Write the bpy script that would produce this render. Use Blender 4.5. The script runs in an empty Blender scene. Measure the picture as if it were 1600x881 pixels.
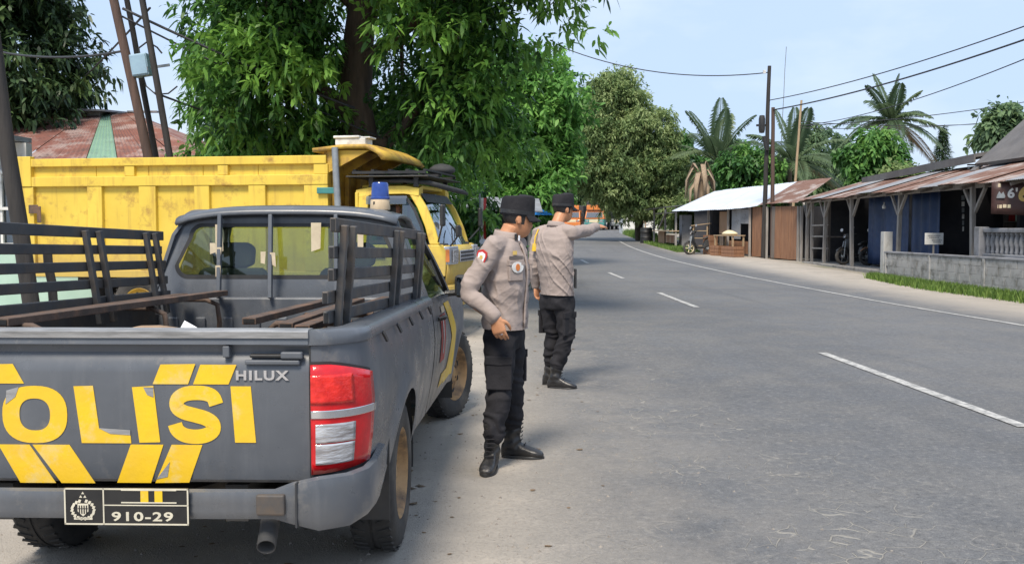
import bpy, bmesh, math, random
import numpy as np
from mathutils import Vector, Matrix, noise as mnoise

R = math.radians
sc = bpy.context.scene
COL = sc.collection

# ------------------------------------------------------------------ camera
cam_d = bpy.data.cameras.new('camera')
cam = bpy.data.objects.new('camera', cam_d)
COL.objects.link(cam)
cam.location = (0, 0, 1.49)
cam.rotation_euler = (R(90 - 3.262), 0, 0)
cam_d.sensor_width = 36.0
cam_d.lens = 33.75
cam_d.clip_start = 0.05
cam_d.clip_end = 3000
sc.camera = cam

# ------------------------------------------------------------------ sky, sun, exposure
SUN_EL, SUN_AZ = 56.0, 196.0          # azimuth clockwise from +Y: the sun stands behind the camera, to its left
w = bpy.data.worlds.new('World')
sc.world = w
w.use_nodes = True
nt = w.node_tree
nt.nodes.clear()
o_ = nt.nodes.new('ShaderNodeOutputWorld')
bg = nt.nodes.new('ShaderNodeBackground')
sky = nt.nodes.new('ShaderNodeTexSky')
sky.sky_type = 'NISHITA'
sky.sun_disc = False
sky.sun_elevation = R(SUN_EL)
sky.sun_rotation = R(SUN_AZ)
sky.air_density = 1.0
sky.dust_density = 2.2
sky.ozone_density = 1.6
tc = nt.nodes.new('ShaderNodeTexCoord')
mp = nt.nodes.new('ShaderNodeMapping')
mp.inputs['Scale'].default_value = (1.0, 1.0, 2.6)
nz = nt.nodes.new('ShaderNodeTexNoise')
nz.inputs['Scale'].default_value = 1.7
nz.inputs['Detail'].default_value = 5
nz.inputs['Roughness'].default_value = 0.5
rp = nt.nodes.new('ShaderNodeMapRange')
rp.inputs[1].default_value = 0.38
rp.inputs[2].default_value = 0.66
rp.inputs[3].default_value = 0.70
rp.inputs[4].default_value = 0.98
mx = nt.nodes.new('ShaderNodeMixRGB')
mx.inputs[2].default_value = (4.15, 5.15, 7.3, 1)      # thin high overcast veil
nt.links.new(tc.outputs['Generated'], mp.inputs[0])
nt.links.new(mp.outputs[0], nz.inputs['Vector'])
nt.links.new(nz.outputs['Fac'], rp.inputs[0])
nt.links.new(rp.outputs[0], mx.inputs[0])
nz2 = nt.nodes.new('ShaderNodeTexNoise'); nz2.inputs['Scale'].default_value = 2.6; nz2.inputs['Detail'].default_value = 6; nz2.inputs['Roughness'].default_value = 0.55
nt.links.new(mp.outputs[0], nz2.inputs['Vector'])
rp2 = nt.nodes.new('ShaderNodeMapRange'); rp2.inputs[1].default_value = 0.48; rp2.inputs[2].default_value = 0.72
nt.links.new(nz2.outputs['Fac'], rp2.inputs[0])
mx2 = nt.nodes.new('ShaderNodeMixRGB'); mx2.inputs[1].default_value = (3.2, 4.10, 5.55, 1); mx2.inputs[2].default_value = (4.5, 5.05, 5.75, 1)   # haze and faint cloud
nt.links.new(rp2.outputs[0], mx2.inputs[0]); nt.links.new(mx2.outputs[0], mx.inputs[2])
nt.links.new(sky.outputs[0], mx.inputs[1])
nt.links.new(mx.outputs[0], bg.inputs['Color'])
bg.inputs['Strength'].default_value = 0.116
nt.links.new(bg.outputs[0], o_.inputs[0])

sd = bpy.data.lights.new('sun', 'SUN')
sd.energy = 2.9
sd.angle = R(16)
sd.color = (1.0, 0.90, 0.76)
sun = bpy.data.objects.new('sun', sd)
COL.objects.link(sun)
sdir = Vector((math.sin(R(SUN_AZ)) * math.cos(R(SUN_EL)), math.cos(R(SUN_AZ)) * math.cos(R(SUN_EL)), math.sin(R(SUN_EL))))
sun.rotation_euler = (-sdir).to_track_quat('-Z', 'Y').to_euler()
sun.location = (-20, -20, 40)

vs = sc.view_settings
vs.view_transform = 'Standard'
vs.look = 'None'
vs.exposure = 0.76
vs.gamma = 1.0
vs.use_curve_mapping = False
sc.render.engine = 'CYCLES'
try:
    sc.cycles.use_denoising = True
    sc.cycles.max_bounces = 6
    sc.cycles.transparent_max_bounces = 10
except Exception:
    pass

# ------------------------------------------------------------------ helpers
RND = random.Random(7)

def zg(Y):
    """height of the ground: level here, rising gently away from the camera"""
    t = Y - 16
    return 0.0148 * t * t / (t + 6) if t > 0 else 0.0

def interp(x, xs, ys):
    return float(np.interp(x, xs, ys))

class MB:
    """collects shapes and links them as one mesh object"""
    def __init__(s):
        s.v = []; s.f = []; s.m = []; s.cur = 0
    def add(s, vs_, fs_, M=None):
        o = len(s.v)
        if M is not None:
            vs_ = [M @ Vector(q) for q in vs_]
        s.v.extend([tuple(q) for q in vs_])
        for f in fs_:
            s.f.append(tuple(i + o for i in f)); s.m.append(s.cur)
        return s
    def box(s, x0, x1, y0, y1, z0, z1, M=None):
        v = [(x0,y0,z0),(x1,y0,z0),(x1,y1,z0),(x0,y1,z0),(x0,y0,z1),(x1,y0,z1),(x1,y1,z1),(x0,y1,z1)]
        f = [(0,3,2,1),(4,5,6,7),(0,1,5,4),(1,2,6,5),(2,3,7,6),(3,0,4,7)]
        return s.add(v, f, M)
    def beam(s, p, q, w, h, up=(0,0,1)):
        p, q = Vector(p), Vector(q)
        d = (q - p).normalized(); u = Vector(up)
        sd_ = d.cross(u)
        if sd_.length < 1e-4: sd_ = d.cross(Vector((1,0,0)))
        sd_.normalize(); u = sd_.cross(d).normalized()
        a, b = sd_ * w / 2, u * h / 2
        v = [p-a-b, p+a-b, p+a+b, p-a+b, q-a-b, q+a-b, q+a+b, q-a+b]
        return s.add(v, [(0,1,2,3)[::-1],(4,5,6,7)[::-1][::-1],(0,1,5,4),(1,2,6,5),(2,3,7,6),(3,0,4,7)])
    def loft(s, rings, cap=True, closed=True):
        n = len(rings[0]); o = len(s.v); fs = []
        v = [p for r in rings for p in r]
        for i in range(len(rings) - 1):
            for j in range(n if closed else n - 1):
                k = (j + 1) % n
                fs.append((i*n+j, i*n+k, (i+1)*n+k, (i+1)*n+j))
        if cap and closed:
            fs.append(tuple(range(n))[::-1]); fs.append(tuple((len(rings)-1)*n + j for j in range(n)))
        return s.add(v, fs)
    def tube(s, pts, r, n=8, cap=True):
        pts = [Vector(p) for p in pts]
        if not isinstance(r, (list, tuple)): r = [r] * len(pts)
        rings = []; ref = None
        for i, p in enumerate(pts):
            d = (pts[min(i+1, len(pts)-1)] - pts[max(i-1, 0)]).normalized()
            if ref is None:
                ref = d.cross(Vector((0,0,1)))
                if ref.length < 1e-3: ref = d.cross(Vector((1,0,0)))
            a = (ref - d * ref.dot(d)).normalized(); ref = a
            b = d.cross(a)
            rings.append([p + (a*math.cos(2*math.pi*k/n) + b*math.sin(2*math.pi*k/n)) * r[i] for k in range(n)])
        return s.loft(rings, cap)
    def lathe(s, prof, n=24, M=None, cap=False):
        """profile of (radius, z) turned about z"""
        v = [(r*math.cos(2*math.pi*k/n), r*math.sin(2*math.pi*k/n), z) for r, z in prof for k in range(n)]
        fs = [(i*n+j, i*n+(j+1)%n, (i+1)*n+(j+1)%n, (i+1)*n+j) for i in range(len(prof)-1) for j in range(n)]
        if cap:
            fs.append(tuple(range(n))[::-1]); fs.append(tuple((len(prof)-1)*n+j for j in range(n)))
        return s.add(v, fs, M)
    def prism(s, poly, axis, a, b, M=None):
        """2D polygon pushed along an axis: axis 'x' takes (y,z), 'y' takes (x,z), 'z' takes (x,y)"""
        def P(q, t):
            return (t, q[0], q[1]) if axis == 'x' else (q[0], t, q[1]) if axis == 'y' else (q[0], q[1], t)
        n = len(poly)
        v = [P(q, a) for q in poly] + [P(q, b) for q in poly]
        fs = [(i, (i+1)%n, n+(i+1)%n, n+i) for i in range(n)] + [tuple(range(n))[::-1], tuple(range(n, 2*n))]
        return s.add(v, fs, M)
    def grid(s, rows, M=None):
        m = len(rows[0])
        v = [p for r in rows for p in r]
        fs = [(i*m+j, i*m+j+1, (i+1)*m+j+1, (i+1)*m+j) for i in range(len(rows)-1) for j in range(m-1)]
        return s.add(v, fs, M)
    def mesh(s, name, fix=True):
        me = bpy.data.meshes.new(name)
        me.from_pydata([tuple(q) for q in s.v], [], s.f)
        if any(s.m): me.polygons.foreach_set('material_index', s.m)
        me.update()
        if fix:
            bm = bmesh.new(); bm.from_mesh(me)
            bmesh.ops.recalc_face_normals(bm, faces=bm.faces)
            bm.to_mesh(me); bm.free()
        return me
    def build(s, name, m, parent=None, smooth=None, bevel=0, seg=2, solid=0, fix=True):
        return link(name, s.mesh(name, fix), m, parent, smooth, bevel, seg, solid)

def link(name, me, m, parent=None, smooth=None, bevel=0, seg=2, solid=0):
    o = bpy.data.objects.new(name, me)
    if len(me.materials) == 0:
        for q in (m if isinstance(m, (list, tuple)) else [m]): me.materials.append(q)
    COL.objects.link(o)
    if parent is not None: o.parent = parent
    if smooth is not None:
        set_smooth(me, smooth)
    if solid:
        md = o.modifiers.new('solid', 'SOLIDIFY'); md.thickness = solid; md.offset = 0
    if bevel:
        md = o.modifiers.new('bevel', 'BEVEL'); md.width = bevel; md.segments = seg; md.limit_method = 'ANGLE'; md.angle_limit = R(35)
    return o

def set_smooth(me, ang):
    me.polygons.foreach_set('use_smooth', [True] * len(me.polygons))
    if ang < 179:
        bm = bmesh.new(); bm.from_mesh(me)
        lim = R(ang)
        for e in bm.edges:
            if len(e.link_faces) == 2 and e.calc_face_angle(0) > lim: e.smooth = False
        bm.to_mesh(me); bm.free()
    me.update()

def empty(name, loc=(0,0,0), rz=0):
    o = bpy.data.objects.new(name, None)
    o.empty_display_size = 0.2
    COL.objects.link(o)
    o.location = loc; o.rotation_euler = (0, 0, rz)
    return o

def tag(o, label=None, cat=None, group=None, kind=None):
    if label: o['label'] = label
    if cat: o['category'] = cat
    if group: o['group'] = group
    if kind: o['kind'] = kind
    return o

def copy_tree(o, parent=None):
    c = o.copy(); COL.objects.link(c); c.parent = parent
    for ch in [x for x in bpy.data.objects if x.parent == o]:
        copy_tree(ch, c)
    return c

def bx(name, m, parent, x0, x1, y0, y1, z0, z1, bevel=0.0):
    return MB().box(x0, x1, y0, y1, z0, z1).build(name, m, parent, bevel=bevel)

def bm_(name, m, parent, p, q, w, h, up=(0,0,1), bevel=0.0):
    return MB().beam(p, q, w, h, up).build(name, m, parent, bevel=bevel)

def text_mesh(body, size, ext=0.001, bold=0.0, spacing=1.0, name='lettering'):
    cu = bpy.data.curves.new(name, 'FONT')
    cu.body = body; cu.size = size; cu.extrude = ext; cu.offset = bold; cu.space_character = spacing
    cu.resolution_u = 3
    t = bpy.data.objects.new(name, cu)
    COL.objects.link(t)
    dg = bpy.context.evaluated_depsgraph_get()
    me = bpy.data.meshes.new_from_object(t.evaluated_get(dg))
    bpy.data.objects.remove(t)
    return me

def remesh(mb, voxel, it=6, fac=0.5):
    """unite overlapping lofts into one continuous skin"""
    me = mb.mesh('tmp')
    o = bpy.data.objects.new('tmp', me); COL.objects.link(o)
    md = o.modifiers.new('r', 'REMESH'); md.mode = 'VOXEL'; md.voxel_size = voxel
    if it:
        m2 = o.modifiers.new('s', 'SMOOTH'); m2.iterations = it; m2.factor = fac
    dg = bpy.context.evaluated_depsgraph_get()
    out = bpy.data.meshes.new_from_object(o.evaluated_get(dg))
    bpy.data.objects.remove(o)
    out.polygons.foreach_set('use_smooth', [True] * len(out.polygons))
    return out

# ------------------------------------------------------------------ materials
def new_mat(name):
    m = bpy.data.materials.new(name); m.use_nodes = True
    n = m.node_tree
    b = n.nodes['Principled BSDF']
    return m, n, b

def mat(name, c1, c2=None, scale=4.0, rough=0.6, metal=0.0, bump=0.0, bscale=60.0, dirt=None, damt=0.0, dscale=3.0, stretch=None, spec=0.5, trans=0.0, lo=0.35, hi=0.65, streak=None, samt=0.5, sscale=(7,7,0.5), dust=None, dtop=0.5):
    m, n, b = new_mat(name)
    L = n.links.new
    b.inputs['Roughness'].default_value = rough
    b.inputs['Metallic'].default_value = metal
    b.inputs['Specular IOR Level'].default_value = spec
    tcn = n.nodes.new('ShaderNodeTexCoord')
    src = tcn.outputs['Object']
    if stretch:
        mpn = n.nodes.new('ShaderNodeMapping'); mpn.inputs['Scale'].default_value = stretch
        L(src, mpn.inputs[0]); src = mpn.outputs[0]
    def noise_(sv, det=6, ro=0.6):
        q = n.nodes.new('ShaderNodeTexNoise'); q.inputs['Scale'].default_value = sv
        q.inputs['Detail'].default_value = det; q.inputs['Roughness'].default_value = ro
        L(src, q.inputs['Vector']); return q.outputs['Fac']
    def ramp(f, a, z, to0=0.0, to1=1.0):
        q = n.nodes.new('ShaderNodeMapRange')
        q.inputs[1].default_value = a; q.inputs[2].default_value = z
        q.inputs[3].default_value = to0; q.inputs[4].default_value = to1
        L(f, q.inputs[0]); return q.outputs[0]
    def mixc(f, a, z):
        q = n.nodes.new('ShaderNodeMixRGB')
        L(f, q.inputs[0])
        for i, c in ((1, a), (2, z)):
            if isinstance(c, tuple): q.inputs[i].default_value = (*c, 1)
            else: L(c, q.inputs[i])
        return q.outputs[0]
    col = None
    if c2 is not None:
        col = mixc(ramp(noise_(scale), lo, hi), c1, c2)
    if dirt is not None:
        col = mixc(ramp(noise_(dscale, 8, 0.7), 0.62 - damt * 0.3, 0.78 - damt * 0.2), col if col is not None else c1, dirt)
    if streak is not None:       # run-down stains, longer than wide
        ms = n.nodes.new('ShaderNodeMapping'); ms.inputs['Scale'].default_value = sscale; L(tcn.outputs['Object'], ms.inputs[0])
        q = n.nodes.new('ShaderNodeTexNoise'); q.inputs['Scale'].default_value = 1.0; q.inputs['Detail'].default_value = 7; q.inputs['Roughness'].default_value = 0.68; L(ms.outputs[0], q.inputs['Vector'])
        col = mixc(ramp(q.outputs['Fac'], 0.52, 0.74, 0.0, samt), col if col is not None else c1, streak)
    if dust is not None:         # road dust thrown up on the lower part
        sx_ = n.nodes.new('ShaderNodeSeparateXYZ'); L(tcn.outputs['Object'], sx_.inputs[0])
        ad = n.nodes.new('ShaderNodeMath'); ad.operation = 'ADD'; L(sx_.outputs[2], ad.inputs[0]); L(ramp(noise_(5.0, 6, .7), 0.25, 0.75, -.16, .16), ad.inputs[1])
        col = mixc(ramp(ad.outputs[0], dtop, dtop - 0.35, 0.0, 0.55), col if col is not None else c1, dust)
    if col is not None: L(col, b.inputs['Base Color'])
    else: b.inputs['Base Color'].default_value = (*c1, 1)
    rv = ramp(noise_(scale * 2.3), 0.3, 0.7, max(0, rough - 0.08), min(1, rough + 0.1))
    L(rv, b.inputs['Roughness'])
    if bump:
        bn = n.nodes.new('ShaderNodeBump'); bn.inputs['Strength'].default_value = bump; bn.inputs['Distance'].default_value = 0.01
        L(noise_(bscale, 4, 0.6), bn.inputs['Height']); L(bn.outputs[0], b.inputs['Normal'])
    return m

def glass(name, tint=(0.5,0.55,0.55), clear=0.75, rough=0.03):
    m, n, b = new_mat(name)
    n.nodes.remove(b)
    L = n.links.new
    t = n.nodes.new('ShaderNodeBsdfTransparent'); t.inputs[0].default_value = (*tint, 1)
    g = n.nodes.new('ShaderNodeBsdfGlossy'); g.inputs['Roughness'].default_value = rough; g.inputs[0].default_value = (0.9,0.95,1,1)
    lw_ = n.nodes.new('ShaderNodeLayerWeight'); fr = n.nodes.new('ShaderNodeMath'); fr.operation = 'POWER'; fr.inputs[1].default_value = 4.0; L(lw_.outputs['Facing'], fr.inputs[0])
    mr = n.nodes.new('ShaderNodeMapRange'); mr.inputs[3].default_value = 1 - clear; mr.inputs[4].default_value = 1.0
    mx_ = n.nodes.new('ShaderNodeMixShader')
    L(fr.outputs[0], mr.inputs[0]); L(mr.outputs[0], mx_.inputs[0])
    L(t.outputs[0], mx_.inputs[1]); L(g.outputs[0], mx_.inputs[2])
    L(mx_.outputs[0], n.nodes['Material Output'].inputs[0])
    return m

def leaf_mat(name, dark, light, young, rough=0.45, tr=0.35):
    """leaf colour varies from leaf to leaf by a stored random number"""
    m, n, b = new_mat(name)
    L = n.links.new
    at_ = n.nodes.new('ShaderNodeAttribute'); at_.attribute_name = 'tint'
    cr = n.nodes.new('ShaderNodeValToRGB')
    cr.color_ramp.elements[0].color = (*dark, 1); cr.color_ramp.elements[0].position = 0.1
    cr.color_ramp.elements[1].color = (*young, 1); cr.color_ramp.elements[1].position = 0.97
    e = cr.color_ramp.elements.new(0.62); e.color = (*light, 1)
    L(at_.outputs['Fac'], cr.inputs[0]); L(cr.outputs[0], b.inputs['Base Color'])
    b.inputs['Roughness'].default_value = rough
    b.inputs['Specular IOR Level'].default_value = 0.35
    tl = n.nodes.new('ShaderNodeBsdfTranslucent'); L(cr.outputs[0], tl.inputs[0])
    mx_ = n.nodes.new('ShaderNodeMixShader'); mx_.inputs[0].default_value = tr
    L(b.outputs[0], mx_.inputs[1]); L(tl.outputs[0], mx_.inputs[2])
    L(mx_.outputs[0], n.nodes['Material Output'].inputs[0])
    return m

M = {}
M['paint'] = mat('grey_police_paint', (0.078,0.087,0.102), (0.104,0.114,0.130), 2.2, 0.30, bump=0.05, bscale=9, dirt=(0.18,0.172,0.162), damt=0.16, dscale=5.5, streak=(0.15,0.158,0.172), samt=.5, sscale=(9,9,1.3), dust=(0.16,0.150,0.138), dtop=.64)
M['paint_dark'] = mat('dark_grey_paint', (0.046,0.048,0.052), (0.075,0.074,0.074), 5, 0.55, bump=0.1, bscale=30, dirt=(0.10,0.075,0.055), damt=0.5, dscale=6)
M['rail'] = mat('worn_aluminium_rail', (0.40,0.40,0.40), (0.22,0.22,0.22), 14, 0.45, 0.5, bump=0.15, bscale=40, stretch=(0.4,3,3))
M['black'] = mat('black_plastic', (0.018,0.018,0.019), (0.03,0.03,0.03), 8, 0.5, bump=0.06, bscale=120)
M['rubber'] = mat('tyre_rubber', (0.022,0.022,0.022), (0.05,0.046,0.042), 5, 0.75, bump=0.2, bscale=50, dirt=(0.13,0.115,0.095), damt=0.3)
M['rim'] = mat('tan_wheel_paint', (0.40,0.24,0.10), (0.30,0.17,0.07), 6, 0.5, bump=0.1, bscale=40, dirt=(0.09,0.055,0.03), damt=0.5, dscale=9)
M['sticker'] = mat('yellow_sticker', (0.78,0.50,0.012), (0.70,0.44,0.03), 5, 0.4, bump=0.25, bscale=14, dirt=(0.62,0.50,0.24), damt=0.3, dscale=6)
M['chrome'] = mat('chrome', (0.7,0.7,0.72), None, 5, 0.18, 0.9)
M['plate'] = mat('plate_black', (0.012,0.012,0.013), (0.02,0.02,0.02), 9, 0.4)
M['plate_ink'] = mat('plate_cream', (0.62,0.58,0.46), (0.5,0.47,0.38), 12, 0.5)
M['red_lens'] = mat('red_lens', (0.62,0.010,0.014), (0.42,0.006,0.010), 12, 0.12, bump=0.3, bscale=16, spec=0.7)
M['red_inner'] = mat('red_inner_lens', (0.80,0.03,0.02), (0.5,0.01,0.01), 24, 0.15, bump=0.4, bscale=30, spec=0.7)
M['clear_lens'] = mat('clear_lens', (0.66,0.67,0.69), (0.30,0.28,0.28), 9, 0.1, 0.5, bump=0.6, bscale=14, spec=0.7, stretch=(1,1,5))
M['glass'] = glass('car_glass', (0.56,0.67,0.53), 0.92)
M['wind_glass'] = glass('windscreen_glass', (0.62,0.70,0.70), 0.72)
M['dark_glass'] = glass('dark_glass', (0.30,0.36,0.36), 0.82)
M['interior'] = mat('dark_upholstery', (0.028,0.030,0.032), (0.045,0.045,0.046), 8, 0.8, bump=0.2, bscale=90)
M['rust'] = mat('rusty_steel', (0.13,0.085,0.062), (0.075,0.055,0.045), 9, 0.75, 0.15, bump=0.3, bscale=60, dirt=(0.20,0.11,0.065), damt=0.4, dscale=8)
M['tape'] = mat('masking_tape', (0.62,0.53,0.38), (0.52,0.43,0.30), 20, 0.7)
M['paper'] = mat('white_paper', (0.80,0.81,0.84), None, 5, 0.7)
M['blue_dome'] = mat('blue_beacon_dome', (0.012,0.04,0.21), (0.02,0.06,0.28), 20, 0.15, spec=0.7)
M['beige'] = mat('aged_beige_plastic', (0.60,0.48,0.32), (0.48,0.37,0.24), 14, 0.5)
M['sack'] = mat('woven_sack', (0.36,0.24,0.15), (0.25,0.17,0.11), 10, 0.85, bump=0.4, bscale=70)
M['yellow'] = mat('yellow_truck_paint', (0.72,0.53,0.075), (0.64,0.455,0.06), 1.6, 0.5, bump=0.2, bscale=7, dirt=(0.30,0.15,0.045), damt=0.26, dscale=3.6, streak=(0.42,0.25,0.05), samt=.75, sscale=(9,9,.7), dust=(0.36,0.25,0.10), dtop=1.35)
M['yellow_in'] = mat('yellow_worn_paint', (0.62,0.41,0.05), (0.48,0.30,0.05), 3, 0.6, bump=0.2, bscale=20, dirt=(0.22,0.12,0.05), damt=0.5, dscale=4)
M['steel'] = mat('grey_steel', (0.30,0.33,0.35), (0.20,0.22,0.24), 8, 0.5, 0.4, bump=0.1, bscale=50)
M['teal'] = mat('teal_paint', (0.05,0.24,0.22), (0.04,0.17,0.17), 8, 0.5)
M['white'] = mat('white_paint', (0.74,0.74,0.72), (0.62,0.62,0.60), 3, 0.55, dirt=(0.36,0.34,0.30), damt=0.3)
M['silver'] = mat('silver_panel', (0.50,0.52,0.56), (0.40,0.42,0.46), 6, 0.3, 0.3)
M['blackcloth'] = mat('black_cloth', (0.016,0.016,0.019), (0.030,0.029,0.033), 7, 0.88, bump=0.35, bscale=38, spec=0.2)
M['leather'] = mat('black_leather', (0.014,0.014,0.015), (0.026,0.025,0.025), 9, 0.38, bump=0.3, bscale=45, dirt=(0.09,0.08,0.07), damt=0.15, dscale=8)
M['shirt'] = mat('grey_uniform_cloth', (0.345,0.285,0.258), (0.318,0.262,0.236), 7, 0.86, bump=0.5, bscale=13, spec=0.2, stretch=(1,1,1.9))
M['shirt_dark'] = mat('uniform_trim', (0.10,0.085,0.08), (0.14,0.12,0.11), 9, 0.85)
M['skin'] = mat('tan_skin', (0.52,0.255,0.135), (0.45,0.205,0.105), 9, 0.48, bump=0.06, bscale=90, spec=0.4)
M['skin_deep'] = mat('deep_tan_skin', (0.30,0.13,0.075), (0.25,0.105,0.06), 9, 0.5, bump=0.05, bscale=90, spec=0.4)
M['hair'] = mat('black_hair', (0.014,0.012,0.011), (0.03,0.026,0.024), 60, 0.6, bump=0.5, bscale=180)
M['orange'] = mat('orange_paint', (0.66,0.22,0.05), (0.56,0.17,0.04), 3, 0.5)
M['red'] = mat('red_paint', (0.50,0.035,0.03), (0.42,0.03,0.025), 6, 0.5)
M['cream'] = mat('cream_paint', (0.66,0.58,0.38), None, 5, 0.5)
M['gold'] = mat('gold_ink', (0.62,0.44,0.13), (0.5,0.34,0.09), 9, 0.5)
M['bluecloth'] = mat('blue_tarpaulin', (0.022,0.055,0.150), (0.016,0.040,0.11), 3, 0.6, bump=0.2, bscale=9)
M['bark'] = mat('brown_bark', (0.125,0.090,0.065), (0.065,0.048,0.036), 3, 0.9, bump=0.9, bscale=18, stretch=(3,3,0.6))
M['bark_grey'] = mat('grey_bark', (0.20,0.17,0.14), (0.12,0.10,0.085), 3, 0.9, bump=0.8, bscale=16, stretch=(3,3,0.7))
M['tarpole'] = mat('black_wooden_pole', (0.020,0.019,0.019), (0.040,0.035,0.032), 4, 0.8, bump=0.4, bscale=22, stretch=(4,4,0.4))
M['brownpole'] = mat('weathered_brown_pole', (0.11,0.068,0.052), (0.065,0.043,0.036), 4, 0.85, bump=0.6, bscale=24, stretch=(4,4,0.3))
M['wire'] = mat('black_cable', (0.03,0.032,0.036), None, 5, 0.6)
M['zinc'] = mat('zinc_sheet', (0.55,0.60,0.67), (0.62,0.66,0.72), 1.2, 0.42, 0.25, bump=0.05, bscale=30)
M['rustzinc'] = mat('rusty_zinc_sheet', (0.185,0.105,0.078), (0.36,0.32,0.30), 1.3, 0.7, 0.15, bump=0.2, bscale=40, dirt=(0.13,0.060,0.042), damt=0.45, dscale=3, lo=0.50, hi=0.62)
M['greyzinc'] = mat('old_grey_zinc', (0.22,0.23,0.25), (0.30,0.31,0.33), 1.5, 0.6, 0.2, dirt=(0.12,0.09,0.075), damt=0.35)
M['darkroof'] = mat('dark_weathered_roof', (0.105,0.098,0.096), (0.16,0.15,0.145), 1.4, 0.8, bump=0.25, bscale=22)
M['redtile'] = mat('rusty_red_roof', (0.21,0.085,0.060), (0.32,0.23,0.20), 1.5, 0.8, bump=0.25, bscale=26, dirt=(0.10,0.055,0.045), damt=0.4, dscale=2.6, lo=0.48, hi=0.6)
M['mint'] = mat('mint_roof_paint', (0.17,0.29,0.20), (0.21,0.34,0.24), 2, 0.6, dirt=(0.14,0.19,0.14), damt=0.3)
M['mintwall'] = mat('mint_wall', (0.34,0.50,0.42), (0.40,0.56,0.48), 2, 0.7)
M['plank'] = mat('reddish_plank', (0.29,0.150,0.082), (0.20,0.10,0.058), 3, 0.8, bump=0.4, bscale=24, stretch=(6,6,0.5))
M['plank_grey'] = mat('grey_plank', (0.20,0.17,0.145), (0.13,0.11,0.095), 3, 0.85, bump=0.4, bscale=24, stretch=(6,6,0.5))
M['wood'] = mat('pale_wood', (0.42,0.31,0.19), (0.32,0.23,0.14), 4, 0.8, bump=0.3, bscale=24, stretch=(5,5,0.8))
M['ply'] = mat('plywood', (0.36,0.23,0.14), (0.29,0.18,0.11), 2, 0.8)
M['post'] = mat('weathered_post', (0.34,0.32,0.30), (0.24,0.22,0.20), 4, 0.85, bump=0.35, bscale=30, stretch=(5,5,0.6))
M['concrete'] = mat('grey_concrete', (0.30,0.29,0.275), (0.23,0.22,0.21), 2.4, 0.9, bump=0.4, bscale=40, dirt=(0.12,0.115,0.10), damt=0.45, dscale=3)
M['block'] = mat('pale_block', (0.42,0.415,0.405), (0.33,0.325,0.32), 2.6, 0.9, bump=0.45, bscale=40, dirt=(0.13,0.13,0.115), damt=0.5, dscale=3.4)
M['greypaint'] = mat('grey_wall_paint', (0.25,0.255,0.275), (0.20,0.205,0.22), 3, 0.8, dirt=(0.11,0.11,0.11), damt=0.35)
M['darkwall'] = mat('dark_grey_wall', (0.035,0.038,0.048), (0.055,0.055,0.062), 2, 0.9)  # very dark blue-grey wall colour, slightly mottled
M['housewall'] = mat('house_plaster', (0.52,0.52,0.50), (0.44,0.44,0.43), 2, 0.85, dirt=(0.30,0.28,0.25), damt=0.3)
M['banner'] = mat('dark_banner', (0.045,0.022,0.020), (0.07,0.03,0.026), 3, 0.55, bump=0.2, bscale=8)
M['bluebox'] = mat('pale_blue_box', (0.28,0.42,0.52), (0.24,0.36,0.46), 6, 0.5)
M['bluedenim'] = mat('blue_cloth', (0.035,0.075,0.20), (0.03,0.06,0.15), 7, 0.85)
M['greendoor'] = mat('green_cloth', (0.05,0.16,0.09), None, 5, 0.8)
M['deadleaf'] = mat('dry_palm_sheath', (0.36,0.27,0.18), (0.22,0.16,0.11), 6, 0.9, bump=0.4, bscale=30, stretch=(5,5,0.7))
# ------------------------------------------------------------------ ground, road, markings
CY = [-30, 0, 7, 17, 26, 34, 42, 52, 66, 82, 100, 125, 155, 200, 260]
CX = [5.0, 4.0, 3.75, 3.40, 2.95, 2.60, 2.55, 2.85, 3.75, 5.1, 7.2, 11.5, 18.0, 29.0, 46.0]
def _smooth_centre():
    ys = np.arange(-30, 260.1, 1.0); xs = np.interp(ys, CY, CX)
    for _ in range(3):
        k = np.ones(7) / 7; xp = np.pad(xs, 3, mode='edge')
        # keep the end slopes
        xp[:3] = xs[0] - (xs[1] - xs[0]) * np.arange(3, 0, -1); xp[-3:] = xs[-1] + (xs[-1] - xs[-2]) * np.arange(1, 4)
        xs = np.convolve(xp, k, 'valid')
    return ys, xs
CYS, CXS = _smooth_centre()
def cx(Y): return float(np.interp(Y, CYS, CXS))
def ct(Y):
    d = (cx(Y + 1) - cx(Y - 1)) / 2
    l = math.hypot(d, 1)
    return d / l, 1 / l
def lane(Y, u, dz=0.0):
    """a point u metres right of the road's centre line, at the station Y"""
    tx, ty = ct(Y)
    x, y = cx(Y) + u * ty, Y - u * tx
    return (x, y, zg(y) + dz)

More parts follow.
